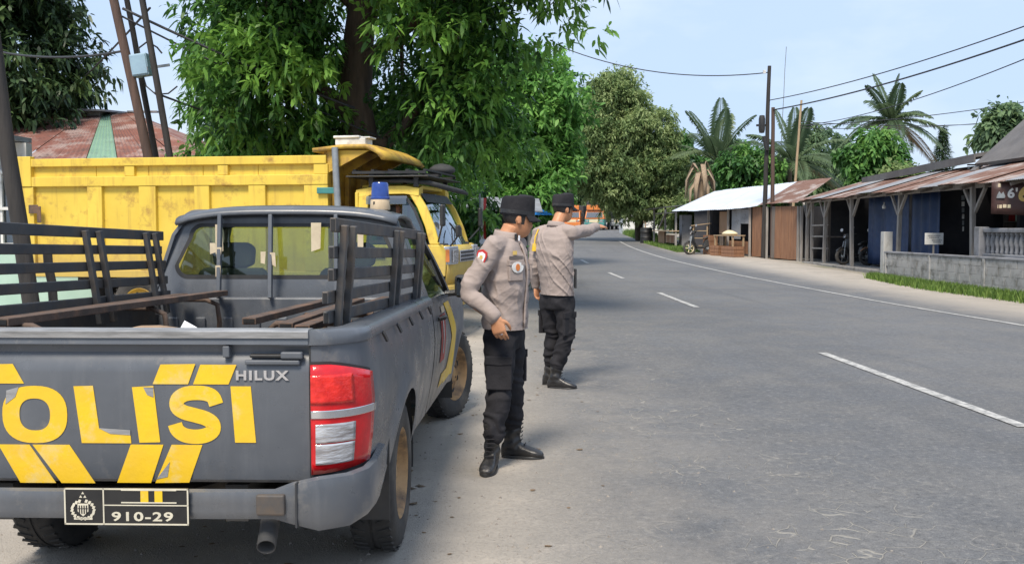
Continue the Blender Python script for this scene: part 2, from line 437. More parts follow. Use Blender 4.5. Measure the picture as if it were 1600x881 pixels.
def road_mat():
    m, n, b = new_mat('asphalt_and_dust')
    L = n.links.new
    def N(t): return n.nodes.new(t)
    uv = N('ShaderNodeUVMap'); uv.uv_map = 'lane'
    sp = N('ShaderNodeSeparateXYZ'); L(uv.outputs[0], sp.inputs[0])
    u = sp.outputs[0]
    geo = N('ShaderNodeNewGeometry'); pos = geo.outputs['Position']
    def noise_(sv, det=6, ro=0.6, src=pos):
        q = N('ShaderNodeTexNoise'); q.inputs['Scale'].default_value = sv; q.inputs['Detail'].default_value = det; q.inputs['Roughness'].default_value = ro
        L(src, q.inputs['Vector']); return q
    def rng(f, a, z, c=0.0, d=1.0, smooth=True):
        q = N('ShaderNodeMapRange'); q.inputs[1].default_value = a; q.inputs[2].default_value = z; q.inputs[3].default_value = c; q.inputs[4].default_value = d
        if smooth: q.interpolation_type = 'SMOOTHSTEP'
        L(f, q.inputs[0]); return q.outputs[0]
    def ma(op, a, z):
        q = N('ShaderNodeMath'); q.operation = op
        for i, c in ((0, a), (1, z)):
            if isinstance(c, (int, float)): q.inputs[i].default_value = c
            else: L(c, q.inputs[i])
        return q.outputs[0]
    def mix(f, a, z):
        q = N('ShaderNodeMixRGB')
        if isinstance(f, (int, float)): q.inputs[0].default_value = f
        else: L(f, q.inputs[0])
        for i, c in ((1, a), (2, z)):
            if isinstance(c, tuple): q.inputs[i].default_value = (*c, 1)
            else: L(c, q.inputs[i])
        return q.outputs[0]
    big = noise_(0.22, 4).outputs['Fac']; mid = noise_(1.4, 7, 0.65).outputs['Fac']; fine = noise_(42, 4, 0.75).outputs['Fac']; grit = noise_(150, 2, 0.7).outputs['Fac']
    asp = mix(rng(big, 0.3, 0.7), (0.108,0.111,0.117), (0.153,0.155,0.158))
    asp = mix(rng(mid, 0.42, 0.75, 0, 0.5), asp, (0.205,0.198,0.186))
    # dark streaks of oil along the lanes
    mpu = N('ShaderNodeMapping'); mpu.inputs['Scale'].default_value = (1.6, 0.07, 1); L(uv.outputs[0], mpu.inputs[0])
    st = noise_(1.0, 4, 0.5, mpu.outputs[0]).outputs['Fac']
    asp = mix(rng(st, 0.52, 0.72, 0, 0.45), asp, (0.085,0.088,0.094))
    # stone chips showing in the worn binder
    vch = N('ShaderNodeTexVoronoi'); vch.inputs['Scale'].default_value = 75; L(pos, vch.inputs['Vector'])
    chips = rng(vch.outputs['Distance'], 0.10, 0.34, 1, 0)
    sel = ma('MULTIPLY', chips, rng(fine, 0.44, 0.60))
    asp = mix(ma('MULTIPLY', sel, 0.75), asp, (0.33,0.32,0.30))
    clod = noise_(26, 5, 0.75).outputs['Fac']
    asp = mix(rng(clod, 0.50, 0.70, 0, 0.75), asp, (0.255,0.248,0.236))
    asp = mix(rng(clod, 0.46, 0.30, 0, 0.75), asp, (0.058,0.060,0.065))
    asp = mix(rng(grit, 0.48, 0.68, 0, 0.7), asp, (0.055,0.057,0.062))
    # alligator cracks filled with pale sand
    dist = noise_(1.6, 3, 0.5); off = N('ShaderNodeMixRGB'); off.blend_type = 'ADD'; off.inputs[0].default_value = 0.35
    L(pos, off.inputs[1]); L(dist.outputs['Color'], off.inputs[2])
    vc = N('ShaderNodeTexVoronoi'); vc.feature = 'DISTANCE_TO_EDGE'; vc.inputs['Scale'].default_value = 6.2; L(off.outputs[0], vc.inputs['Vector'])
    cw = rng(vc.outputs['Distance'], 0.008, 0.034, 1, 0)
    cm = rng(noise_(0.75, 4, 0.6).outputs['Fac'], 0.42, 0.60)
    lat = ma('MULTIPLY', rng(u, -3.9, -3.0), rng(u, -1.0, -2.5))
    broken = rng(noise_(6.0, 3, 0.6).outputs['Fac'], 0.40, 0.52)
    cr = ma('MULTIPLY', ma('MULTIPLY', cw, cm), ma('MULTIPLY', ma('ADD', lat, 0.06), broken))
    asp = mix(ma('MULTIPLY', cr, 0.52), asp, (0.43,0.40,0.34))
    # dust and bare ground at both sides
    un = ma('ADD', u, ma('MULTIPLY', ma('SUBTRACT', mid, 0.5), 1.5))
    un = ma('ADD', un, ma('MULTIPLY', ma('SUBTRACT', fine, 0.5), 0.9))
    dl = rng(un, -4.15, -3.15, 1, 0)
    dr = rng(un, 4.1, 6.0, 0, 1)
    dd = ma('MAXIMUM', dl, dr)
    dust = mix(rng(mid, 0.3, 0.7), (0.43,0.385,0.33), (0.335,0.305,0.268))
    dust = mix(rng(fine, 0.5, 0.75, 0, 0.6), dust, (0.20,0.18,0.155))
    peb = N('ShaderNodeTexVoronoi'); peb.inputs['Scale'].default_value = 26; L(pos, peb.inputs['Vector'])
    pm = ma('MULTIPLY', rng(peb.outputs['Distance'], 0.10, 0.30, 1, 0), rng(noise_(3.5, 4).outputs['Fac'], 0.52, 0.62))
    dust = mix(ma('MULTIPLY', pm, 0.7), dust, (0.115,0.10,0.085))
    col = mix(dd, asp, dust)
    veil = ma('MULTIPLY', rng(un, -4.0, -1.6, 0.55, 0), rng(mid, 0.3, 0.6))
    col = mix(veil, col, (0.33,0.30,0.26))
    L(col, b.inputs['Base Color'])
    L(rng(mid, 0.3, 0.7, 0.62, 0.86), b.inputs['Roughness'])
    b.inputs['Specular IOR Level'].default_value = 0.4
    h = ma('ADD', ma('MULTIPLY', fine, 0.6), ma('ADD', ma('MULTIPLY', grit, 0.4), ma('MULTIPLY', chips, 0.3)))
    h = ma('SUBTRACT', h, ma('MULTIPLY', cr, 0.8))
    bn = N('ShaderNodeBump'); bn.inputs['Strength'].default_value = 0.8; bn.inputs['Distance'].default_value = 0.014
    L(h, bn.inputs['Height']); L(bn.outputs[0], b.inputs['Normal'])
    return m

def ground_mat():
    m, n, b = new_mat('bare_earth_and_grass')
    L = n.links.new
    geo = n.nodes.new('ShaderNodeNewGeometry')
    def noise_(sv, det=6):
        q = n.nodes.new('ShaderNodeTexNoise'); q.inputs['Scale'].default_value = sv; q.inputs['Detail'].default_value = det; L(geo.outputs['Position'], q.inputs['Vector']); return q.outputs['Fac']
    def mix(f, a, z, lo, hi):
        r_ = n.nodes.new('ShaderNodeMapRange'); r_.inputs[1].default_value = lo; r_.inputs[2].default_value = hi; L(f, r_.inputs[0])
        q = n.nodes.new('ShaderNodeMixRGB'); L(r_.outputs[0], q.inputs[0])
        for i, c in ((1, a), (2, z)):
            if isinstance(c, tuple): q.inputs[i].default_value = (*c, 1)
            else: L(c, q.inputs[i])
        return q.outputs[0]
    c = mix(noise_(0.9), (0.33,0.30,0.255), (0.24,0.215,0.18), 0.35, 0.65)
    c = mix(noise_(0.13, 8), c, (0.085,0.12,0.04), 0.52, 0.60)
    c = mix(noise_(14), c, (0.17,0.15,0.12), 0.5, 0.75)
    L(c, b.inputs['Base Color']); b.inputs['Roughness'].default_value = 0.95
    bn = n.nodes.new('ShaderNodeBump'); bn.inputs['Strength'].default_value = 0.5; bn.inputs['Distance'].default_value = 0.03
    L(noise_(20), bn.inputs['Height']); L(bn.outputs[0], b.inputs['Normal'])
    return m

gy = list(np.arange(-40, 60, 2.0)) + list(np.arange(60, 300, 10.0)) + [400, 600, 900, 1400]
g_ = MB().grid([[(x, y, zg(min(y, 320)) - 0.03) for x in (-900, -300, -100, -40, -15, 0, 15, 40, 100, 300, 900)] for y in gy])
ground = g_.build('ground', ground_mat(), smooth=180)
tag(ground, kind='structure')

us = [-16, -12, -9, -7, -5.5, -4.5, -4, -3.5, -2.5, -1.5, 0, 1.5, 2.5, 3.5, 4.2, 5.2, 6.2, 7.4]
ysr = list(np.arange(-14, 60, 1.0)) + list(np.arange(60, 258, 3.0))
rm = MB(); rows = []; uvs = []
for Y in ysr:
    rows.append([(lane(Y, u)[0], lane(Y, u)[1], lane(Y, u)[2] + 0.03 * max(0, 1 - (u / 4.2) ** 2) if abs(u) < 4.2 else lane(Y, u)[2]) for u in us])
rm.grid(rows)
me = rm.mesh('road')
lay = me.uv_layers.new(name='lane')
m_ = len(us)
for lp in me.loops:
    i, j = divmod(lp.vertex_index, m_)
    lay.data[lp.index].uv = (us[j], ysr[i])
M['road'] = road_mat()
road = link('road', me, M['road'], smooth=180)
tag(road, kind='structure')
def crown(u): return 0.03 * max(0, 1 - (u / 4.2) ** 2)

M['line'] = mat('worn_road_paint', (0.58,0.57,0.54), (0.44,0.43,0.41), 6, 0.7, bump=0.2, bscale=60, dirt=(0.19,0.19,0.185), damt=0.75, dscale=13)
def stripe(name, y0, y1, u0, wd, step=0.35, ragged=0.004):
    rows = []; k = max(2, int((y1 - y0) / step) + 1)
    for i in range(k):
        Y = y0 + (y1 - y0) * i / (k - 1)
        uu = u0(Y) if callable(u0) else u0
        a, b_ = uu - wd / 2 + RND.uniform(-ragged, ragged), uu + wd / 2 + RND.uniform(-ragged, ragged)
        za = 0.006 + 0.03 * 0.02
        p, q = lane(Y, a, crown(a) + za), lane(Y, b_, crown(b_) + za)
        rows.append([p, q])
    return MB().grid(rows).build(name, M['line'], road)
for y0, y1 in ((6.95, 11.1), (17.4, 20.9), (25.7, 28.3), (33.6, 36.2), (41.6, 44.4), (50, 53), (58.5, 61.5), (67, 70), (75.5, 78.5)):
    stripe('lane_dash', y0, y1, 0.0, 0.11)
stripe('edge_line', -6, 62, lambda Y: interp(Y, [0, 14.5, 19, 23, 27, 36, 60], [4.35, 4.28, 3.98, 3.78, 3.60, 3.45, 3.4]), 0.10, 1.0, 0.012)

# grass: blades nobody could count
def grass(name, label, area, count, h0, h1, seed, mats):
    rnd = random.Random(seed); v = []; f = []; t = []
    for i in range(count):
        x, y = area(rnd)
        z = zg(y) - 0.01; h = rnd.uniform(h0, h1); a = rnd.uniform(0, 6.283); wd = rnd.uniform(0.006, 0.013) * (1 + h)
        lean = rnd.uniform(0, 0.6) * h; b_ = rnd.uniform(0, 6.283)
        dx, dy = math.cos(a) * wd, math.sin(a) * wd; lx, ly = math.cos(b_) * lean, math.sin(b_) * lean
        o = len(v)
        v += [(x-dx, y-dy, z), (x+dx, y+dy, z), (x+dx*0.7+lx*0.4, y+dy*0.7+ly*0.4, z+h*0.6), (x-dx*0.7+lx*0.4, y-dy*0.7+ly*0.4, z+h*0.6), (x+lx, y+ly, z+h)]
        f += [(o, o+1, o+2, o+3), (o+3, o+2, o+4)]
        t += [rnd.random()] * 5
    me = bpy.data.meshes.new(name); me.from_pydata(v, [], f)
    at_ = me.attributes.new('tint', 'FLOAT', 'POINT'); at_.data.foreach_set('value', t)
    o = link(name, me, mats)
    return tag(o, label, 'grass', kind='stuff')
M['grass'] = leaf_mat('grass_blade', (0.065,0.125,0.025), (0.135,0.235,0.045), (0.23,0.32,0.08), 0.6, 0.3)
def ar1(r):
    t = r.random(); d = r.random() ** 1.3 * r.uniform(0.5, 1.0)
    x0, y0 = (10.0, 26.4) ; x1, y1 = (11.0, 18.0)
    x, y = x0 + (x1-x0)*t, y0 + (y1-y0)*t
    wdt = 0.35 + 0.75 * min(1, t * 2.2)
    return x - d * wdt, y - d * wdt * 0.1
grass('grass', 'bright green grass strip along the foot of the pale block wall', ar1, 14000, 0.05, 0.21, 3, M['grass'])
def ar2(r):
    t = r.random(); d = r.random()
    return 7.55 + 1.1*d + 0.3*(1-t), 58 - 14.0 * t
grass('grass', 'green grass patch before the dark timber stall', ar2, 7000, 0.06, 0.22, 4, M['grass'])
def ar3(r):
    t = r.random(); d = r.random()
    return 8.2 + 1.6*d + t*1.2, 60 + 22.0 * t
grass('grass', 'weeds on the far verge below the olive green tree', ar3, 5000, 0.15, 0.6, 5, M['grass'])

# loose stones and dry leaves on the shoulder: nobody could count them
def scatter(name, label, n, seed, size, m, flat, dens):
    rs = np.random.RandomState(seed); V, F = [], []
    for i in range(n):
        Y = 2.5 + 16*rs.rand()**1.3; u = dens(rs)
        x, y, z = lane(Y, u, 0.0); z += crown(u) if abs(u) < 4.2 else 0; s_ = size[0] + (size[1]-size[0])*rs.rand()**3; a = rs.rand()*6.283; o = len(V)
        for k in range(5):
            q = a + k*1.2566; r_ = s_*rs.uniform(.7, 1.2); V.append((x + r_*math.cos(q), y + r_*math.sin(q)*.8, z - .002 + (.004 if flat else 0) + (.3*s_*rs.rand() if flat else 0)))
        V.append((x + s_*.2*rs.randn(), y, z + (s_*.35 if flat else s_*rs.uniform(.5, .9))))
        F += [(o+k, o+(k+1) % 5, o+5) for k in range(5)]
    me = bpy.data.meshes.new(name); me.from_pydata(V, [], F)
    return tag(link(name, me, m), label, 'gravel' if not flat else 'leaf litter', kind='stuff')
M['stone'] = mat('grey_stone', (0.30,0.27,0.235), (0.16,0.145,0.13), 30, 0.9)
M['litter'] = mat('dry_leaf', (0.20,0.13,0.07), (0.11,0.08,0.05), 20, 0.8)
scatter('gravel', 'loose grey stones strewn over the dusty road shoulder', 5200, 3, (.003, .014), M['stone'], False, lambda r: -4.6 + 1.05*r.randn())
scatter('leaf_litter', 'dry brown leaves strewn over the dusty road shoulder', 420, 4, (.012, .035), M['litter'], True, lambda r: -4.9 + .9*r.randn())
# ------------------------------------------------------------------ police pickup
PU = empty('pickup_truck', (-1.392, 3.30, 0), R(-1.5))
tag(PU, 'matte grey single cab police pickup with yellow tailgate lettering and slatted bed racks', 'pickup truck')
LOWER = [-.027]                 # the body sits this much lower on its springs than drawn
def rake(mb):
    mb.v = [(x, y, z - 0.022 * (y - 1.16) + LOWER[0]) for x, y, z in mb.v]
    return mb
def pp(name, mb, m, parent=PU, **k):
    return rake(mb).build(name, m, parent, **k)
AX_R, AX_F, WR = 1.16, 4.245, 0.345
PZ = [.36, .46, .56, .66, .76, .88, 1.0, 1.07, 1.13]
PX = [.800, .822, .842, .860, .873, .880, .870, .856, .846]
def side_x(ly, lz):
    x = interp(lz, PZ, PX)
    for ax in (AX_R, AX_F):
        d = math.hypot(ly - ax, lz - WR)
        x += 0.022 * math.exp(-((d - 0.45) / 0.07) ** 2)
    if ly < 0.26: x = 0.70 + (x - 0.70) * math.sqrt(max(0, 1 - (1 - ly / 0.26) ** 2))
    if ly > 4.50: x = 0.50 + (x - 0.50) * math.sqrt(max(0, 1 - ((ly - 4.50) / 0.46) ** 2))
    return x
def zlow(ly, sill=0.44):
    z = sill
    if ly < 0.42: z = 0.62 - 0.10 * max(0, ly - 0.1) / 0.32
    if ly > 4.7: z = 0.40
    for ax in (AX_R, AX_F):
        d = abs(ly - ax)
        if d < 0.405: z = max(z, WR + 0.03 + math.sqrt(0.405 ** 2 - d * d) * 0.97)
    return z
def side_panel(ys, ztop, s, nr=14):
    rows = []
    for y in ys:
        zt = ztop(y) if callable(ztop) else ztop
        z0 = zlow(y)
        rows.append([(s * side_x(y, z0 + (zt - z0) * k / nr), y, z0 + (zt - z0) * k / nr) for k in range(nr + 1)])
    return MB().grid(rows)
ysb = [0, .004, .012, .025, .045, .075, .11, .15, .2, .26, .34, .42, .5, .6, .68, .74, .752, .757, .765, .78, .81, .86, .92, 1.0, 1.08, 1.16, 1.24, 1.32, 1.4, 1.46, 1.51, 1.54, 1.555, 1.563, 1.568, 1.58, 1.65, 1.75, 1.9, 2.1, 2.32]
for s in (1, -1):
    bs = pp('bed_side', side_panel(ysb, 1.105, s), M['paint'], smooth=60)
    # rolled top rail that follows the side round the rear corner
    rl = MB(); rings = []
    for y in [q for q in ysb if q < 0.27] + list(np.arange(0.3, 2.33, 0.1)) + [2.32]:
        xo = side_x(y, 1.10)
        nx = 1.0
        prof = [(0.012, 1.088), (0.016, 1.105), (0.008, 1.128), (-0.012, 1.140), (-0.075, 1.140), (-0.10, 1.132), (-0.102, 1.085), (-0.02, 1.085)]
        rings.append([(s * (xo + a), y - (0.010 if y < 0.02 else 0), z) for a, z in prof])
    rl.loft(rings)
    pp('top_rail', rl, M['paint'], smooth=40)
    for y in (0.52, 0.92, 1.32, 1.72, 2.12):       # rope hooks below the rail
        h = MB().beam((s * 0.866, y, 1.088), (s * 0.878, y + 0.035, 1.050), 0.010, 0.012)
        pp('rope_hook', h, M['paint_dark'])
# bed tub
pp('bed_floor', MB().box(-.78, .78, .05, 2.30, .68, .705), M['paint_dark'])
for s in (1, -1):
    pp('bed_inner_wall', MB().box(s*.742-.008, s*.742+.008, .04, 2.30, .705, 1.10), M['paint_dark'])
    pp('wheel_tub', MB().prism([(.78,.705),(.84,.87),(1.48,.87),(1.54,.705)], 'x', s*.734, s*.56), M['paint_dark'], bevel=.02)
hb = MB().box(-.80, .80, 2.262, 2.31, .70, 1.135)
pp('headboard', hb, M['paint'], bevel=.012)
for k in range(9):
    x = -.64 + k * .16
    pp('headboard_rib', MB().box(x-.03, x+.03, 2.243, 2.261, .74, 1.02), M['paint'], bevel=.01)
for z in (.93, .98, 1.03, 1.08):
    pass
# tailgate with its recessed upper band
tg = MB()
prof = [(-.012,1.112),(-.016,1.090),(.020,1.086),(.022,1.060),(.012,1.040),(-.002,1.012),(-.004,.99),(-.004,.64),(.0,.618),(.014,.606),(.055,.606),(.055,1.112)]
tg.prism(prof, 'x', -.694, .694)
tgo = pp('tailgate', tg, M['paint'], smooth=25)
pp('tailgate_cap', MB().prism([(-.020,1.112),(-.022,1.134),(-.012,1.142),(.052,1.142),(.058,1.134),(.058,1.112)], 'x', -.696, .696), M['rail'], tgo, smooth=50)
pp('tailgate_handle', MB().box(.49, .672, -.010, .02, 1.044, 1.056), M['black'], tgo, bevel=.004)
pp('handle_lever', MB().box(.475, .665, -.018, .0, 1.020, 1.037), M['paint'], tgo, bevel=.005)
pp('handle_lever', MB().box(.60, .676, -.022, -.0, 1.041, 1.066), M['paint'], tgo, bevel=.006)
pp('tailgate_stop', MB().box(.398, .422, -.014, .02, 1.045, 1.085), M['paint'], tgo, bevel=.004)
pp('tailgate_gap', MB().box(-.70, -.6945, -.002, .03, .62, 1.11), M['black'], tgo)
pp('tailgate_gap', MB().box(.6945, .70, -.002, .03, .62, 1.11), M['black'], tgo)

# ---- stickers on the tailgate (real thin films)
def film(name, polys, m, y0=-.0052, th=.0016, parent=tgo):
    mb = MB()
    for poly in polys: mb.prism(poly, 'y', y0 - th, y0)
    return pp(name, mb, m, parent)
def px2(x, y): return ((x - 800) * .0022 + 1.39, 1.49 - (y - 355) * .0022 + .0025)
def poly_px(pts): return [px2(*p) for p in pts]
def ring_letter(cx_, cy_, ro, ri, n=36, tilt=0.0):
    """closed ring as quads"""
    mb = MB()
    def pt(r, a):
        c, s_ = math.cos(a), math.sin(a)
        e = 0.82
        return (cx_ + r[0] * abs(c) ** e * (1 if c >= 0 else -1), cy_ + r[1] * abs(s_) ** e * (1 if s_ >= 0 else -1))
    for k in range(n):
        a, b_ = 2*math.pi*k/n, 2*math.pi*(k+1)/n
        mb.prism([pt(ro, a), pt(ro, b_), pt(ri, b_), pt(ri, a)], 'y', -.0068, -.0052)
    return mb
def stroke(pts, wd):
    mb = MB(); L_, R_ = [], []
    P_ = [Vector((p[0], 0, p[1])) for p in pts]
    for i, p in enumerate(P_):
        d = (P_[min(i+1, len(P_)-1)] - P_[max(i-1, 0)]).normalized(); nn = Vector((-d.z, 0, d.x)) * wd / 2
        L_.append(p + nn); R_.append(p - nn)
    for i in range(len(P_) - 1):
        mb.prism([(L_[i].x, L_[i].z), (L_[i+1].x, L_[i+1].z), (R_[i+1].x, R_[i+1].z), (R_[i].x, R_[i].z)], 'y', -.0068, -.0052)
    return mb
cO = px2(48, 650)
oo = ring_letter(cO[0], cO[1], (.114, .100), (.054, .056)); pp('letter_sticker', oo, M['sticker'], tgo)
film('letter_sticker', [poly_px([(111,605),(142,604),(150,671),(200,682),(201,695),(122,695)])], M['sticker'])
film('letter_sticker', [poly_px([(204,606),(238,604),(247,693),(214,694)])], M['sticker'])
film('letter_sticker', [poly_px([(360,604),(392,604),(399,693),(366,693)])], M['sticker'])
S_ = [(337,633),(332,621),(320,615.5),(303,614.5),(287,617),(276,625),(275,637),(285,645),(303,650),(320,655),(331,663),(331,674),(320,681.5),(303,684),(286,681.5),(275,674),(271,664)]
dense = []
for i in range(len(S_) - 1):
    p0, p1, p2, p3 = [np.array(S_[min(max(i+k, 0), len(S_)-1)], float) for k in (-1, 0, 1, 2)]
    for t in (0, .25, .5, .75):
        dense.append(tuple(0.5*((2*p1)+(p2-p0)*t+(2*p0-5*p1+4*p2-p3)*t*t+(3*p1-p0-3*p2+p3)*t**3)))
dense.append(S_[-1])
pp('letter_sticker', stroke([px2(*p) for p in dense], .050), M['sticker'], tgo)
# letter P, cut off at the left edge of the picture
cP = px2(-80, 630)
pb = ring_letter(cP[0], cP[1], (.09, .052), (.04, .022))
pb.prism(poly_px([(-122,605),(-92,605),(-90,695),(-120,695)]), 'y', -.0070, -.0052)
pp('letter_sticker', pb, M['sticker'], tgo)
for pts in ([(250,570),(305,569),(293,601),(237,601)], [(313,570),(370,570),(357,601),(301,601)],
            [(-38,571),(15,570),(32,601),(-24,601)], [(-103,571),(-47,571),(-33,601),(-90,601)],
            [(200,697),(252,697),(231,758),(177,758)], [(265,697),(314,697),(292,757),(238,758)],
            [(43,698),(102,698),(142,759),(88,759)], [(-12,698),(38,698),(79,759),(22,759)]):
    film('stripe_sticker', [poly_px(pts)], M['sticker'])
# lifted, torn sticker edges
for pts in ([(150,671),(200,674),(200,682),(168,680)], [(4,612),(24,606),(18,622),(2,634)], [(262,724),(240,752),(258,748)], [(222,606),(238,606),(238,622),(228,618)]):
    film('torn_film', [poly_px(pts)], M['rail'], -.0070, .0012)
me = text_mesh('HILUX', .046, .002, .0016, 1.18, 'badge')
for v_ in me.vertices: v_.co = (v_.co.x * 1.22 + .44, -.0075 - v_.co.z, v_.co.y * .98 + .955 )
for v_ in me.vertices: v_.co.z -= .022 * (v_.co.y - 1.16) + .014
link('badge', me, M['chrome'], tgo)

# ---- bumper
LOWER[0] = 0.0
bp = MB(); rings = []
path = [(-.862,.50,0),(-.878,.22,0),(-.872,.08,0),(-.83,-.02,0),(-.74,-.085,0),(-.66,-.105,.4),(-.60,-.115,1),(-.3,-.122,1),(.1,-.124,1),(.45,-.12,1),(.60,-.115,1),(.66,-.105,.4),(.74,-.085,0),(.83,-.02,0),(.872,.08,0),(.878,.22,0),(.862,.50,0)]
for i, (x, y, t) in enumerate(path):
    p0, p1 = path[max(i-1, 0)], path[min(i+1, len(path)-1)]
    d = Vector((p1[0]-p0[0], p1[1]-p0[1], 0)).normalized(); nn = Vector((d.y, -d.x, 0))
    zt, zb = .622 - .036 * t, .452 + .036 * t
    if 12 <= i <= 13: zb -= .012
    sec = [(-.01, zt), (.012, zt - .006), (.020, zt - .04), (.016, (zt+zb)/2), (.020, zb + .03), (.006, zb), (-.014, zb), (-.03, (zt+zb)/2)]
    if y > .3: zb_ = .50; sec = [(a, max(z, .53)) for a, z in sec]
    rings.append([(x + nn.x*a, y + nn.y*a, z) for a, z in sec])
bp.loft(rings)
bpo = pp('rear_bumper', bp, M['paint'], smooth=45)
for s in (1, -1):
    pp('step_pad', MB().box(s*.60-.055, s*.60+.04, -.146, -.11, .505, .575), M['paint_dark'], bpo, bevel=.006)
    pp('bumper_seam', MB().box(s*.675-.003, s*.675+.003, -.128, -.09, .46, .61), M['wire'], bpo)
# licence plate
pl = pp('licence_plate', MB().box(-.092, .325, -.158, -.148, .475, .598), M['plate'], bevel=.002)
def pborder(x0, x1, z0, z1, t=.005):
    mb = MB()
    for a in ((x0,x1,z0,z0+t),(x0,x1,z1-t,z1),(x0,x0+t,z0,z1),(x1-t,x1,z0,z1)): mb.box(a[0],a[1],-.1600,-.1585,a[2],a[3])
    return mb
bb = pborder(-.092, .325, .475, .598)
bb.box(.038,.0425,-.1600,-.1585,.475,.598); bb.box(.0425,.325,-.1600,-.1585,.5395,.543)
pp('plate_border', bb, M['plate_ink'], pl)
me = text_mesh('910-29', .052, .0008, .0011, 1.12, 'plate_number')
for v_ in me.vertices: v_.co = (v_.co.x * 1.28 + .066, -.1592 - v_.co.z, v_.co.y * .80 + .490 + .0285)
link('plate_number', me, M['plate_ink'], pl)
rn = MB()
for x in (.165, .212): pp('plate_numeral', MB().box(x, x+.026, -.1600, -.1585, .552, .5915), M['sticker'], pl)
rn = MB(); rn.box(.10,.285,-.1605,-.1586,.5905,.5945); rn.box(.10,.285,-.1605,-.1586,.5485,.5525)
pp('plate_numeral_bar', rn, M['plate_ink'], pl)
em = MB()      # crest: wreath, shield and star points
for s in (1, -1):
    for k in range(9):
        a = R(-80 + k * 19); r0 = .037
        c = (-.029 + s * math.cos(a) * r0, .525 + math.sin(a) * r0 * .82)
        em.prism([(c[0]-.006,c[1]-.003),(c[0]+.002,c[1]-.006),(c[0]+.006,c[1]+.004),(c[0]-.002,c[1]+.006)], 'y', -.1600, -.1585)
em.prism([(-.047,.546),(-.011,.546),(-.011,.520),(-.029,.503),(-.047,.520)], 'y', -.1598, -.1585)
for x in (-.036, -.022): em.prism([(x-.005,.566),(x+.005,.566),(x,.574),], 'y', -.1598, -.1585)
em.prism([(-.034,.578),(-.024,.578),(-.029,.586)], 'y', -.1598, -.1585)
em.box(-.060,.002,-.1600,-.1585,.492,.499)
pp('plate_crest', em, M['plate_ink'], pl)
em = MB()
for k in range(4): em.box(-.043 + k*.008, -.039 + k*.008, -.1606, -.1598, .512, .54)
em.box(-.046,-.012,-.1604,-.1598,.528,.5305)
pp('plate_crest_lines', em, M['plate'], pl)

LOWER[0] = -.027
# ---- tail lights: lens that wraps the corner
def lamp_patch(y0, y1, z0, z1, s, off, n=14, k=10, shape=None):
    rows = []
    for i in range(n + 1):
        t = i / n
        y = y0 + (y1 - y0) * t
        col = []
        for j in range(k + 1):
            z = z0 + (z1 - z0) * j / k
            if shape: z = shape(t, j / k)
            # dense near the corner
            yy = y0 + (y1 - y0) * (t ** 2.2)
            xx = side_x(yy, z)
            d = Vector((side_x(yy + .004, z) - side_x(max(yy - .004, 0), z), .004 + min(yy, .004), 0)).normalized()
            nn = Vector((d.y, -d.x, 0))
            col.append((s * (xx + nn.x * off), yy + nn.y * off, z))
        rows.append(col)
    return MB().grid(rows)
for s in (1, -1):
    lt = pp('tail_light', lamp_patch(.0, .185, .64, 1.02, s, .010, shape=lambda t, v: (.64 + .016*t) + ((1.02 - .075 * max(0, t-.3)**1.5) - (.64 + .016*t)) * v), M['red_lens'], smooth=180, solid=.016)
    pp('light_bar', lamp_patch(.0, .19, .835, .862, s, .020), M['chrome'], lt, smooth=180, solid=.004)
    pp('reverse_lens', lamp_patch(.001, .075, .675, .745, s, .021), M['clear_lens'], lt, smooth=180, solid=.004)
    pp('indicator_lens', lamp_patch(.001, .075, .750, .815, s, .021), M['clear_lens'], lt, smooth=180, solid=.004)
    pp('brake_lens', lamp_patch(.0, .07, .885, .985, s, .020), M['red_inner'], lt, smooth=180, solid=.004)
    pp('light_gasket', lamp_patch(.0, .196, .632, 1.028, s, .004, shape=lambda t, v: (.632 + .016*t) + ((1.03 - .075 * max(0, t-.3)**1.5) - (.632 + .016*t)) * v), M['black'], lt, smooth=180)

# ---- exhaust, chassis, mud flaps, wheels
LOWER[0] = 0.0
ex = MB().tube([(.50,.9,.44),(.52,.25,.46),(.55,-.0,.44),(.565,-.10,.385)], .031, 14, cap=False)
pp('exhaust_pipe', ex, M['interior'], smooth=60, solid=.004)
for s in (1, -1):
    pp('chassis_rail', MB().box(s*.42-.04, s*.42+.04, .05, 4.9, .43, .56), M['black'])
pp('rear_axle', MB().tube([(-.72,AX_R,WR),(-.12,AX_R,WR),(0,AX_R,WR),(.12,AX_R,WR),(.72,AX_R,WR)], [.05,.06,.13,.06,.05], 12), M['black'], smooth=60)
pp('spare_wheel_cover', MB().lathe([(.01,.34),(.30,.35),(.335,.40),(.335,.47),(.30,.50),(.01,.51)], 28, Matrix.Translation((-.05,.45,.03))), M['rubber'], smooth=40)
pp('floor_pan', MB().box(-.78,.78,2.36,4.8,.40,.45), M['black'])
for s in (1, -1):
    pp('mud_flap', MB().box(s*.745-.13, s*.745+.115, .70, .708, .25, .62), M['black'], bevel=.003)
    for ax in (AX_R, AX_F):
        a = MB(); rows = []
        for k in range(17):
            t = R(-12 + 204 * k / 16)
            rows.append([(s*x, ax + math.cos(t)*.42, WR + .02 + math.sin(t)*.42) for x in (.42, .845)])
        a.grid(rows); pp('wheel_well', a, M['black'], smooth=60)
